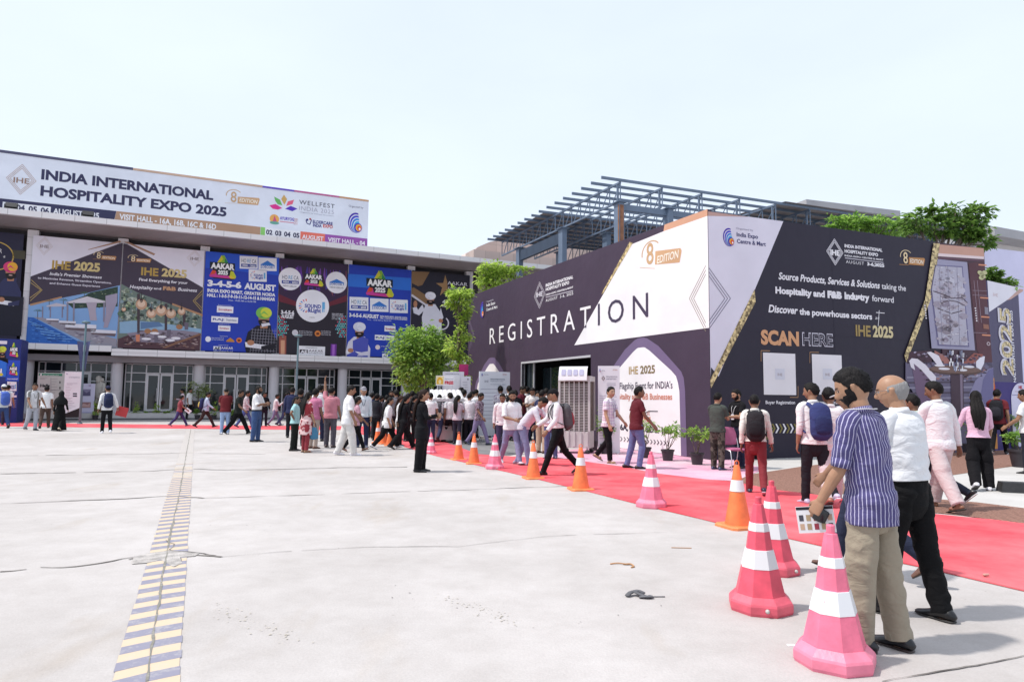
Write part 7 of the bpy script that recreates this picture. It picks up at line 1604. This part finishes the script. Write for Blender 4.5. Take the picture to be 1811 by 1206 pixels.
def finish_bodies():
    bpy.context.view_layer.update(); dg = bpy.context.evaluated_depsgraph_get()
    out = []
    for o, q, Mi_, a, beard, SK in BODIES: out.append(bpy.data.meshes.new_from_object(o.evaluated_get(dg)))
    for (o, q, Mi_, a, beard, SK), me in zip(BODIES, out):
        o.modifiers.clear(); old = o.data; o.data = me; me.name = 'person'; bpy.data.meshes.remove(old)
        me.materials.clear(); me.materials.append(SK); me.polygons.foreach_set('material_index', [0] * len(me.polygons)); me.polygons.foreach_set('use_smooth', [True] * len(me.polygons))
        if q:
            at_ = me.color_attributes.new('Tint', 'FLOAT_COLOR', 'POINT'); cols = []
            for v in me.vertices:
                p = (Mi_ @ v.co) / a; c = (1, 1, 1)
                if abs(p.z) < 1 and abs(p.x) < .8 and abs(p.y) < 1.2 and p.y > .25:
                    ax = abs(p.x)
                    if .10 < ax < .46 and .17 + .05 * (ax - .1) < p.z < .27 - .12 * max(0, ax - .3): c = (.12, .1, .1)
                    elif ((ax - .29) / .13) ** 2 + ((p.z - .055) / .058) ** 2 < 1: c = (.06, .05, .05) if abs(ax - .29) < .065 else (1.9, 2.6, 3.4)
                    elif ((p.x) / .22) ** 2 + ((p.z + .545) / .085) ** 2 < 1: c = (.85, .55, .55)
                    elif ax < .28 and -.46 < p.z < -.36 and p.y > .55 and not beard: c = (.62, .58, .56)
                    elif p.z < -.38 and ax < .6: c = (.86, .83, .82)
                cols.extend((*c, 1))
            at_.data.foreach_set('color', cols)
# the two men nearest the camera
A1 = person('man in purple striped shirt and beige trousers looking down at a leaflet, nearest to camera', 1550, 1146, 652, 244, 'stand', '4f4788', 'a69880', '16161c', 0, 'short', 'elbow', 2, hem=-.09, pat='stripe', col2='cfcbe8', patk=.72, beard='full', girth=.97, wide=1.25, sole='3a3030',
    p=dict(sl=8, el=20, tl=0, al=7, sr=-6, er=14, ar=6, yaw=24, pit=20, hl=4, hr=-4, kl=3, kr=4, curl=40, lean=5), haircol=(.012, .010, .011))
A2 = person('balding man in white shirt and black trousers with glasses, striding just behind the striped shirt', 1613, 1090, 661, 240, 'stand', 'e9ecf6', '101014', '101014', 0, 'bald', 'long', 2, hem=.045, tuck=True, girth=1.08, wide=1.12, haircol=(.36, .35, .35),
    p=dict(yaw=26, pit=8, hl=10, kl=3, hr=-9, kr=3, fr=0, fl=0, sl=8, sr=-4, lean=4))
A3 = person('man hidden behind the two nearest men, white cap and brown shoes, long stride', 1530, 1021, 676, 270, 'walkr', 'd8d4dc', '2b3350', '6a4a3c', 1, 'cap', 'short', 1, cap='d9d8e2', p=dict(hr=20, hl=-22, kl=30))
# right hand group
B1 = person('man in pale pink trousers and white shirt walking beside the balding man, hand hanging', 1668, 902, 671, 222, 'walkr', 'e8ecf6', 'd4c4c6', '8a5a48', 2, 'short', 'long', 1, hem=-.05, sandal=True, wide=1.35, girth=1.05, p=dict(yaw=35, pit=12, hl=-22, kl=10, hr=22, kr=6, sr=-6, er=10, ar=14))
B2 = person('man in pale green checked shirt mostly hidden behind the balding man', 1632, 896, 688, 250, 'stride', 'bfd9cc', '2a3346', '1a1a20', 2, 'short', 'short', 1, pat='plaid', col2='e6efe9', sole='e6e6ea', p=dict(hr=-30, kr=32))
B3 = person('woman in pink shirt and wide black trousers with long hair, seen from behind', 1735, 866, 690, 188, 'walk', 'eeb4d6', '141218', 'e9e6ec', 1, 'long', 'three', 1, fem=True, wide=1.45, hem=.01, p=dict(sl=10, el=75, tl=-20, al=22, hl=-8, kl=28, hr=6))
B4 = person('man in maroon tee with black backpack standing at the stall at right', 1768, 804, 672, 172, 'walkr', '7c1426', '15141a', '26242a', 1, 'short', 'short', 1, sole='d9d9de', pack=('black backpack on the man in maroon tee at right', '22222a', '2c2c36'))
B5 = person('person in white shirt cut off by the right edge', 1822, 838, 690, 250, 'stand', 'efeff4', '2a2c3a', '1a1a20', 1, 'short', 'short', 1, p=dict(sl=15, el=40, al=14))
C1 = person('young man in white shirt and dark jeans with navy backpack walking away', 1444, 893, 677, 205, 'walk', 'eee6ee', '24242e', 'b9b4cc', 1, 'short', 'three', 1, hem=-.03, wide=.95, sole='e9e6ee', p=dict(yaw=45, hl=10, hr=-8, kr=36, sl=-8, el=22, sr=10), pack=('navy blue backpack on young man in white shirt', '2c3a7c', '232e66'))
C2 = person('man in white shirt and pale pink trousers partly hidden behind the purple striped shirt', 1473, 893, 681, 190, 'walkr', 'f3e6ee', 'e8ccd2', '9a6a58', 2, 'short', 'long', 1, hem=-.05, wide=1.2, p=dict(sl=8, sr=6))
C3 = person('man in cream shirt and crimson trousers with black backpack walking away', 1338, 874, 696, 182, 'walk', 'f3ead9', '92202e', '22283a', 2, 'buzz', 'long', 1, hem=-.02, sole='c9c6d2', p=dict(sr=4, er=12, ar=12, hl=14, hr=-14, kr=20), pack=('black backpack with small round red badge on man in crimson trousers', '2e2a30', '241f26'))
C4 = person('man in dark green polo and camouflage trousers at the booth corner, seen from behind', 1270, 831, 695, 150, 'phone', '4c544e', '6a5f55', '2a3050', 0, 'short', 'short', 1, hem=-.04, botpat='camo', botcol2='3a3430', wide=1.1, sole='d9d6dc', p=dict(pit=14))
C5 = person('bearded man in black polo with white lanyard facing the man in camouflage trousers', 1307, 828, 689, 312, 'hold', '15141a', '232a48', '16161c', 0, 'short', 'short', 1, beard='short', lanyard='e6e6ea', hem=-.02, p=dict(yaw=-10, sl=25, el=70, tl=35))
# in front of the arch and cooler
D1 = person('man in maroon polo shirt and blue jeans looking up at the booth wall', 1126, 829, 683, 108, 'walk', '6e1528', '6270b0', '241c22', 2, 'short', 'short', 1, hem=-.05, sandal=False, p=dict(yaw=-5, pit=-6, hl=-10, kl=6, hr=12, al=10))
D2 = person('man in pink checked shirt and black trousers with blue lanyard and sandals', 1076, 819, 684, 62, 'walkr', 'f3ecf3', '131218', '9a7a5c', 3, 'short', 'short', 1, pat='plaid', col2='cdb0d4', hem=-.05, sandal=True, lanyard='2c3c80', p=dict(yaw=-25, pit=0, hl=-12, kl=30, hr=10, sr=5))
D3 = person('man in white shirt, black trousers and black cap striding left with red and grey backpack', 986, 840, 684, 282, 'stride', 'f3e6f1', '100f14', '16141a', 1, 'cap', 'long', 1, cap='16151c', tuck=True, hem=.03, wide=.95, p=dict(pit=6, hl=24, hr=-24, sl=10, sr=26, el=30), pack=('red and grey backpack on the striding man in black trousers', '5a585e', 'b0303c'))
D4 = person('man in red striped white shirt and jeans hidden behind the striding man', 974, 812, 693, 200, 'stand', 'f3ecf0', '4a5c98', '4a4a60', 2, 'short', 'short', 0, pat='stripe', col2='d8a0a8', patk=.7, sole='e6e6ea')
D5 = person('man in navy shirt and khaki trousers facing the booth door', 958, 801, 690, 150, 'stand', '2e3a66', 'd0aa8c', '5a3a30', 1, 'short', 'short', 0, tuck=True, belt=True, hem=.03, wide=1.1)
D6 = person('bearded man in white shirt and pale blue jeans walking toward the cones', 903, 821, 688, 20, 'walk', 'f6f0f6', '8a8fc0', 'c8c2cc', 1, 'short', 'elbow', 1, beard='short', hem=-.05, p=dict(pit=16, yaw=-10, sr=20, er=70, tr=50, sl=-4))
D7 = person('man in lavender shirt bending forward beside the bearded man in white', 925, 823, 702, 70, 'walkr', 'dccfee', '7c86b8', '9a96a8', 1, 'short', 'long', 1, H=1.72, hem=-.05, p=dict(lean=42, pit=38, sr=26, er=60, sl=40, el=20, hl=-6, hr=16, kl=16))
D8 = person('man with moustache in white shirt and purple trousers walking toward the pink cone', 887, 803, 696, 12, 'walkr', 'f5e8f1', '3d365c', '3a2a2c', 2, 'short', 'long', 1, hem=-.05, p=dict(pit=14, yaw=-22, hr=10, hl=-18, kl=40))
D9 = person('man in cream shirt and navy trousers looking down near the booth door', 941, 783, 686, 5, 'phone', 'f0e6df', '22284a', '1a1a20', 2, 'short', 'short', 0)
DA = person('person in maroon top at the booth door facing right', 922, 778, 680, 60, 'phone', '7a1a34', '2a2a36', '1a1a20', 1, 'short', 'short', 0)
DB = person('man with black sling bag over white shirt, back turned at white board', 900, 779, 681, 190, 'stand', 'efeaf2', '2a2a3a', '1a1a20', 1, 'short', 'short', 0, pack=('small black bag on back of man at the white board', '18181e', '18181e'))
DC = person('man in white patterned shirt reading the white board', 884, 778, 681, 180, 'stand', 'f0eaf2', '4a4a60', '1a1a20', 2, 'short', 'short', 0, pat='floral', col2='a89ab0')
DD = person('curly haired man in yellow tee taking a photo of the white board', 866, 777, 684, 175, 'photo', 'dc9a35', '4a6098', '8a8a96', 1, 'bushy', 'short', 0, hem=-.04, sole='e9e9ee')
DE = person('man in dark floral shirt and purple jeans in the queue', 846, 787, 693, 60, 'walk', '5a4a5c', '8a7cb0', '3a4058', 2, 'short', 'short', 0, pat='floral', col2='b9a4b4', patk=1.3, p=dict(pit=20))
DF = person('man in white tee and black trousers, hand on hip, in the queue', 818, 779, 690, 135, 'hips', 'f6ebf2', '14131a', '1e1c22', 2, 'bushy', 'short', 0, hem=-.02)
DG = person('man in pale blue shirt and navy trousers behind the white tee in the queue', 832, 779, 692, 120, 'phone', 'dfe2f5', '232a44', 'd0d0d8', 1, 'short', 'long', 0)
DH = person('man in white shirt and light grey trousers at the counter', 800, 777, 697, 225, 'hold', 'eee4f0', 'a89ca4', '1a1a20', 2, 'short', 'long', 0, hem=-.0, wide=1.15)
DI = person('woman in pink top and yellow skirt with raised arm at the counter', 789, 778, 694, 285, 'hold', 'e37aa8', 'b0a08c', '6a4a3c', 2, 'bun', 'short', 0, fem=True, p=dict(sr=60, er=80))
DJ = person('man in white shirt with dark grey backpack and jeans stepping away', 775, 783, 696, 165, 'walk', 'f3e8f0', '343a60', '1c1c24', 2, 'short', 'long', 0, pack=('dark grey backpack on man stepping toward the counter', '5a5760', '46424c'), p=dict(hr=-22, kr=30))
DK_ = person('man in plain white shirt behind the man with dark grey backpack', 764, 781, 699, 185, 'stand', 'f5ecf2', '2b3870', '1c1c24', 1, 'short', 'short', 0)
DL = person('woman in black trouser suit with long brown hair holding a phone, alone on the concrete', 744, 834, 689, 84, 'phone', '14151c', '100f15', '1a1a1e', 0, 'long', 'long', 1, fem=True, dress='coat', wide=1.4, haircol=(.030, .015, .012), p=dict(pit=2, yaw=0, el=80, er=84))
DM = person('young woman all in black with long dark hair walking right', 712, 794, 695, 110, 'stride', '16151c', '131218', '2a2226', 0, 'long', 'long', 0, fem=True, wide=1.35)
DN = person('girl in white shirt and black trousers with long hair walking right', 683, 794, 699, 95, 'stride', 'f7f6fa', '131218', 'f0eef2', 0, 'long', 'three', 1, fem=True, hem=-.10, wide=1.2, girth=1.12, p=dict(sl=14, sr=-10))
DO = person('woman in white top with brown hair between the two girls in black trousers', 706, 789, 700, 80, 'hold', 'eee9f0', '2a2226', '2a2226', 1, 'long', 'short', 0, fem=True, haircol=(.05, .022, .015))
DP_ = person('person in pink checked shirt beyond the orange cones', 671, 776, 700, 120, 'stand', 'eed0e4', 'd8b8c8', '8a7a80', 2, 'short', 'long', 0, pat='plaid', col2='b890c8')
DQ = person('person with navy head covering and dark clothes left of the girl in white', 682, 777, 699, 170, 'stand', '3a3444', '22222c', '1a1a20', 1, 'short', 'long', 0, pack=('dark backpack left of the girl in white shirt', '3a3844', '2a4070'))
DR = person('tall bearded man in dark shirt behind the girl in white', 690, 773, 691, 10, 'stand', 'e9ecf4', '22222c', '1a1a20', 2, 'short', 'short', 0, beard='full')
DS_ = person('dark haired person in grey shirt in crowd behind the women in black', 727, 776, 692, 170, 'stand', '55525c', '22222c', '1a1a20', 2, 'bushy', 'short', 0)
DT = person('person in white shirt in crowd just behind the black suit', 752, 778, 694, 190, 'stand', 'eae4ee', '2a2a36', '1a1a20', 1, 'short', 'short', 0)
DU = person('dark haired person in black shirt near the grey cooler', 738, 776, 693, 150, 'phone', '24222a', '22222c', '1a1a20', 2, 'short', 'short', 0)
for i, (x_, yf, yh_, fc, tc, bc, hr_, sl_, lb) in enumerate((
    (655, 775, 693, 170, '3a4a7a', '2a2a36', 'short', 'long', 'man in slate blue shirt just right of the smiling man in cap'), (699, 778, 690, 200, '77727c', '24242c', 'bushy', 'short', 'bushy haired person in grey tee above the girl in white'), (719, 781, 696, 120, '1e1c24', '1a1a20', 'long', 'short', 'long haired woman in black between the girls and the black suit'),
    (731, 788, 699, 100, '22202a', '17161c', 'long', 'long', 'long haired woman in black just left of the black suit'), (757, 773, 692, 175, 'f0eaf0', '2c3050', 'short', 'short', 'man in white tee behind the black suit, near the cooler'), (770, 771, 695, 190, 'e6e0ea', '2a2a36', 'bushy', 'short', 'bushy haired man in off white shirt before the grey cooler'),
    (806, 772, 688, 160, '2a2832', '22222c', 'bushy', 'short', 'bushy haired man in charcoal tee beside the cooler'), (813, 776, 686, 140, 'f2ecf2', '26262f', 'bushy', 'long', 'man in white long sleeves right of the cooler'), (825, 773, 694, 170, 'd9dcf2', '2a3050', 'short', 'long', 'man in pale blue shirt in the middle of the queue'),
    (840, 774, 689, 150, 'f4eef4', '30303a', 'short', 'short', 'man in white shirt behind the dark floral shirt'), (856, 774, 694, 120, '6a5f6c', '2a2a36', 'short', 'short', 'man in mauve grey shirt left of the yellow tee'), (876, 773, 689, 185, 'e9e3ec', '3a3a4a', 'short', 'short', 'man in white tee right of the yellow tee'),
    (893, 776, 688, 170, 'c9b8c9', '2a2a36', 'short', 'long', 'person in dusty lilac shirt at the white board edge'), (911, 780, 690, 200, '22222a', '26262f', 'short', 'short', 'person in black tee behind the bearded man in white'), (931, 777, 684, 160, 'f0ebf0', '2a2e4a', 'short', 'short', 'man in white shirt at the booth doorway'),
    (949, 779, 690, 20, 'd8d2dc', '30303c', 'bushy', 'short', 'bushy haired person in light grey shirt at the booth doorway'), (966, 782, 687, 190, 'f4eff4', '2c3658', 'short', 'long', 'man in white long sleeves right of the navy shirt'), (982, 788, 692, 170, 'e0d5dc', '4a5a8a', 'short', 'short', 'man in pale pink tee close to the tall air cooler'),
    (745, 777, 700, 210, '8a3040', '2a2a36', 'short', 'short', 'person in brick red shirt behind the black suit'), (760, 786, 695, 175, 'f4eff4', '2a3458', 'short', 'short', 'man in white tee and navy trousers right beside the black suit'), (796, 783, 693, 200, 'f2edf4', '22222c', 'bushy', 'short', 'bushy haired man in white tee blocking the grey cooler'), (808, 785, 699, 150, 'd8c2d0', '3a3a50', 'long', 'short', 'long haired woman in pale rose top in the queue'), (829, 785, 696, 165, 'eae6f2', '1e1e28', 'short', 'long', 'man in white long sleeves nearest the cones in the queue'), (664, 779, 696, 150, '2a2a34', '1c1c24', 'bun', 'long', 'woman with hair bun in dark top by the orange cones'))):
    person(lb, x_, yf, yh_, fc, 'walk' if i % 5 == 0 else 'phone' if i % 3 == 0 else 'stand2' if i % 2 else 'hold', tc, bc, '1c1c24', i % 3, hr_, sl_, 0, fem=hr_ in ('long', 'bun'))
# group watching at centre left
E1 = person('smiling man in light blue shirt, cap and dark jeans facing the camera', 640, 791, 684, 5, 'stand2', 'd6e6f6', '262e56', '5a6070', 3, 'cap', 'long', 1, cap='9a98a4', hem=-.03, lanyard='3a4460', girth=1.05)
E2 = person('young man in loose white shirt and cream trousers walking right', 613, 805, 681, 96, 'walkr', 'f6f5fa', 'e6ded6', 'e9e6ec', 1, 'short', 'elbow', 1, hem=-.09, wide=1.4, girth=1.04, sole='e9e6ec', p=dict(hl=-10, hr=14, kl=10, sr=4))
E3 = person('woman in pink top and black trousers mostly hidden behind the cream trousers', 627, 798, 699, 100, 'walk', 'd89ab0', '141319', 'b08478', 2, 'long', 'short', 0, fem=True, sandal=True)
E4 = person('man in salmon tee and grey trousers seen from behind with one arm raised', 583, 791, 685, 160, 'stand', 'dd7f92', '5f5b68', '4a3a3c', 1, 'short', 'short', 1, hem=-.05, girth=1.1, wide=1.15, p=dict(sl=158, al=10, el=10))
E5 = person('man in white shirt and navy trousers behind the salmon tee man', 563, 780, 681, 170, 'stand', 'f0eff7', '20264a', '1a1a20', 1, 'short', 'long', 0, beard='short')
E6 = person('man in bright pink shirt and beige trousers standing in the group', 554, 793, 688, 140, 'stand', 'd86a9c', 'c0aa9c', '6a4a3c', 2, 'bushy', 'short', 0, girth=1.08)
E7 = person('woman in red and white kurta with long black hair seen from behind', 540, 800, 694, 125, 'stand', 'a3162c', 'a01a30', 'b0705c', 0, 'long', 'elbow', 1, fem=True, dress='kurta', pat='batik', col2='e8c8c8', patk=.9, girth=1.12, sandal=True)
E8 = person('boy in turquoise tee with hand on hip beside the woman in red', 520, 797, 701, 80, 'hips', '9fdde2', '1e2420', '2a2422', 2, 'buzz', 'short', 1, hem=-.03, girth=1.08, wide=1.12)
E9 = person('man in navy jacket behind the boy in turquoise', 514, 774, 685, 170, 'stand', '262e5c', '22222c', '1a1a20', 2, 'short', 'long', 0, girth=1.08)
EA = person('dark haired person behind the boy and the woman in red', 528, 788, 688, 170, 'stand', '2a2830', '17161c', '17161c', 2, 'bushy', 'short', 0)
EB = person('man in white shirt and blue jeans looking up, holding a phone', 452, 781, 683, 62, 'phone', 'f6f3f8', '2f5590', '15151c', 2, 'short', 'elbow', 1, beard='short', tuck=True, belt=True, hem=.03, wide=1.15, girth=1.06, p=dict(pit=-8, el=80, er=84))
EC = person('person in dark green shirt and wide black trousers with long stride', 419, 768, 687, 65, 'stride', '262c2a', '100f14', '141318', 2, 'bushy', 'short', 0, wide=1.2)
ED = person('man in maroon tee and light blue jeans seen from behind', 397, 768, 687, 185, 'phone', '7c1322', '8fb0e2', 'c9ccd8', 0, 'buzz', 'short', 0, girth=1.08)
EE = person('person in checked shirt and blue jeans behind the dark green shirt', 433, 756, 690, 80, 'walk', 'e6dfe9', '3a62b0', '2a2a33', 2, 'bushy', 'long', 0, pat='plaid', col2='8a4a55')
EF = person('man in black jacket facing the camera by the hall steps', 466, 754, 694, 15, 'hold', '1a1a22', '22263a', '2a2a33', 2, 'short', 'long', 0)
EG = person('man in pale pink shirt and lilac trousers looking at his phone', 486, 753, 696, 95, 'walk', 'f0dfe9', '8a84b4', '3a3440', 2, 'short', 'long', 0, p=dict(sr=30, er=100))
EH = person('man in dark checked shirt behind the pale pink shirt', 503, 753, 693, 90, 'walk', '4a4658', '3a5080', '3a3440', 2, 'bushy', 'short', 0, pat='plaid', col2='77718a')
EI = person('man in blue shirt and brown trousers with yellow and navy bag walking right', 362, 756, 691, 88, 'stride', 'c3d2f2', '40302f', '221c1e', 2, 'short', 'long', 0, pack=('yellow and navy bag on the man in blue shirt', '26306a', 'e8c832'))
EJ = person('woman in red shirt and purple jeans walking and reading a paper', 316, 754, 697, 92, 'stride', 'a0404e', '3c3a80', '8a8a98', 1, 'bun', 'short', 0, fem=True)
EK = person('man in pale pink shirt at the hall glass door', 321, 742, 688, 275, 'hold', 'e9cbd6', '1a1a22', '1a1a22', 2, 'short', 'long', 0)
EL = person('man in white shirt and black trousers just inside the hall door', 333, 742, 687, 60, 'stand', 'efeef4', '17171d', '17171d', 2, 'short', 'short', 0)
# far left
F1 = person('man in white shirt with navy cap and backpack carrying a red folder', 187, 766, 682, 188, 'walk', 'f3f4fa', '14141b', 'e9e9f0', 1, 'cap', 'long', 1, cap='2a2c50', pack=('navy backpack on man in white shirt by the hall entrance', '22305c', '1c284c'), p=dict(ar=24, sr=12, er=20, hl=8, hr=-6, al=14), sole='e9e9f0')
F2 = person('woman in black robe and veil walking away', 104, 762, 690, 165, 'walk', '0c0c10', '0c0c10', 'c9b8a0', 1, 'veil', 'long', 0, fem=True, dress='abaya', haircol=(.007, .007, .009), collar=False)
F3 = person('man in two tone grey and white shirt with badge walking toward the camera', 55, 761, 678, 25, 'walk', 'dfe0ea', 'b8bccb', '1a1a22', 1, 'short', 'short', 1, lanyard='6a6a66', pat='widestripe', col2='8a8a88', patk=.12, hem=-.05, p=dict(al=30, yaw=-35, hl=6, hr=-5))
F4 = person('man in white shirt and brown trousers walking behind the two tone shirt', 78, 757, 681, 175, 'walkr', 'f6f5fb', '5a453c', '6a3a2c', 2, 'short', 'short', 0)
F5 = person('man with bright blue backpack and jeans at the left picture edge', 3, 757, 678, 195, 'walk', 'd6e6e6', '2c4a88', '3a2a22', 1, 'cap', 'short', 1, cap='e6e6ea', pack=('bright blue backpack at the left picture edge', '2a64d8', '2458c0'))
F6 = person('person in white shirt at the foot of the blue tower', 9, 752, 681, 160, 'stand', 'f0eff6', '3a3a50', '2a2a33', 1, 'short', 'short', 0)

# things people hold
held(DL, 'r', 'phone', 'dark phone in the hands of the woman in black suit', 'phone', (.036, .005, .075), '1a1a20')
held(EB, 'r', 'phone', 'phone held by the man in white shirt and blue jeans', 'phone', (.036, .005, .075), '24242c')
held(DD, 'r', 'phone', 'phone held up by the man in yellow tee', 'phone', (.036, .005, .075), '24242c')
held(C4, 'r', 'phone', 'small phone in the hands of the man in camouflage trousers', 'phone', (.036, .005, .075), 'c9c9d2')
held(EJ, 'r', 'paper', 'white paper read by the woman in red shirt', 'paper', (.10, .004, .14), 'eeeef2')
k_ = F1['arms'][1]; c = F1['M'] @ (k_['W'] + Vector((.16, .02, -.17)))
b = MB(); b.box(-.21, .21, -.012, .012, -.19, .19, clothmat('e02028')); o = b.build('folder', M=Matrix.Translation(c) @ Matrix.Rotation(R(8), 4, 'Z') @ Matrix.Rotation(R(14), 4, 'Y')); tag(o, 'red folder carried by the man with navy cap', 'folder')
k_ = E7['arms'][1]; c = E7['M'] @ (k_['W'] + Vector((0, 0, -.1)))
e = tag(empty('handbag', c), 'teal blue handbag hanging from the hand of the woman in red kurta', 'bag'); b = MB(); b.tube([(0, 0, -.06), (0, 0, -.18), (0, 0, -.33)], [(.07, .03), (.11, .045), (.12, .045)], clothmat('2a6a98', 'widestripe', '60a8c8'), 16, sub=3); child(b, 'pouch', e, True); b = MB(); b.tube([(-.06, 0, -.06), (-.03, 0, .06), (.03, 0, .06), (.06, 0, -.06)], [.008] * 4, clothmat('1c3a50'), 7, sub=4); child(b, 'handle', e, True)
c = DD['M'] @ (DD['pel'] + Vector((-.22, .0, .0))); e = tag(empty('sling_bag', c), 'yellow green sling bag at the side of the man in yellow tee', 'bag'); b = MB(); b.tube([(0, 0, .1), (0, 0, -.02), (0, 0, -.14)], [(.08, .035), (.1, .04), (.095, .04)], clothmat('9ab83a'), 14, sub=2); child(b, 'pouch', e, True)
W0 = DD['M'].translation; b = MB(); p1 = Vector((0, 0, .1)); p2 = DD['M'] @ (DD['pel'] + DD['T'] * .29 * DD['H'] + DD['X'] * .07 * DD['H'] - DD['F'] * .02) - c; mid = (p1 + p2) * .5 + (DD['M'].to_3x3() @ Vector((0, -.17, .02))); b.tube([p1, mid, p2], [(.012, .004)] * 3, clothmat('b8c860'), 7, sub=5); child(b, 'strap', e, True)
# skirt of the woman at the counter, glasses, lanyard and leaflet of the nearest men
b = MB(); r = DI; b.tube([r['pel'] + Vector((0, 0, .06)), r['pel'] + Vector((0, 0, -.2)), r['pel'] + Vector((0, 0, -.5))], [(.16, .13), (.22, .18), (.26, .22)], clothmat('d8d23a', 'floral', 'f0e8a0'), 18, sub=4, round1=False); q_ = b.build('skirt', smooth=True); q_.parent = r['o']
r = A2; b = MB(); Mh, a = r['Mh'], r['a']; GM = mat('glasses_frame', (.20, .19, .20), .3, .1, 5, metal=.6)
for s_ in (-1, 1):
    b.tube([Mh @ Vector(((.30 * s_ + .19 * math.cos(R(t))) * a, (.86 - .06 * abs(math.cos(R(t)))) * a, (.05 + .13 * math.sin(R(t))) * a)) for t in range(0, 361, 30)], [.0016] * 13, GM, 6, ref=(0, 0, 1))
    b.tube([Mh @ Vector((.50 * s_ * a, .80 * a, .09 * a)), Mh @ Vector((.72 * s_ * a, .35 * a, .10 * a)), Mh @ Vector((.74 * s_ * a, -.08 * a, .10 * a)), Mh @ Vector((.73 * s_ * a, -.2 * a, -.03 * a))], [.0017] * 4, GM, 6, ref=(0, 0, 1), sub=3)
b.tube([Mh @ Vector((-.11 * a, .93 * a, .08 * a)), Mh @ Vector((.11 * a, .93 * a, .08 * a))], [.0016] * 2, GM, 6); q_ = b.build('glasses', smooth=True); q_.parent = r['o']
r = A1; H = r['H']; N_ = r['pel'] + r['T'] * .298 * H
b = MB(); b.tube([r['pel'] + r['T'] * .20 * H + r['F'] * .084 * H - r['X'] * .02 * H, N_ + r['F'] * .045 * H - r['X'] * .048 * H + r['T'] * .012 * H, N_ - r['F'] * .02 * H - r['X'] * .055 * H + r['T'] * .022 * H, N_ - r['F'] * .052 * H + r['T'] * .02 * H, N_ - r['F'] * .02 * H + r['X'] * .055 * H + r['T'] * .022 * H, N_ + r['F'] * .045 * H + r['X'] * .048 * H + r['T'] * .012 * H, r['pel'] + r['T'] * .20 * H + r['F'] * .084 * H + r['X'] * .02 * H], [(.011, .003)] * 7, clothmat('ecebf4'), 8, ref=r['T'], sub=6); q_ = b.build('lanyard', smooth=True); q_.parent = r['o']
k_ = r['arms'][0]; c = r['M'] @ (k_['W'] + k_['hd'] * .11 + k_['pn'] * .02)
LT = mat('leaflet_paper', (.70, .70, .72), .4, .03, 3); fr_ = (r['M'].to_3x3() @ Vector((0, 1, 0))); 
vx = (CAMP - c); vx.z = 0; vx.normalize(); xx = vx.cross(Vector((0, 0, 1))) * -1; xx.normalize()
ML = Matrix(((xx.x, -vx.x, 0, c.x), (xx.y, -vx.y, 0, c.y), (xx.z, -vx.z, 1, c.z), (0, 0, 0, 1))) @ Matrix.Rotation(R(-7), 4, 'Y')
e = tag(empty('leaflet', M=ML), 'printed leaflet held at hip height by the man in striped shirt', 'leaflet')
b = MB(); b.box(-.105, .115, -.004, .004, -.11, .055, LT); child(b, 'sheet', e)
b = MB(); pr = random.Random(9)
b.add([(-.103, -.0055, .035), (.113, -.0055, .035), (.113, -.0055, .053), (-.103, -.0055, .053)], [(0, 1, 2, 3)], ink('24242c'))
for i in range(5):
    for j in range(2):
        x = -.092 + i * .042; z = -.035 - j * .055; b.add([(x, -.0055, z), (x + .026, -.0055, z), (x + .026, -.0055, z + .038), (x, -.0055, z + .038)], [(0, 1, 2, 3)], ink(pr.choice(['6a5a5c', '9a3a4a', 'b09a7a', '4a4a55', 'c8a890'])))
child(b, 'printing', e)
b = MB(); b.tube([(.02, -.03, -.03), (.055, -.03, .03)], [(.04, .011), (.042, .012)], mat('black_gloss', (.015, .015, .018), .2, .05, 3), 14, ref=(0, 1, 0)); o = b.build('phone', smooth=True, M=ML); tag(o, 'black phone held over the leaflet by the man in striped shirt', 'phone')
finish_bodies()
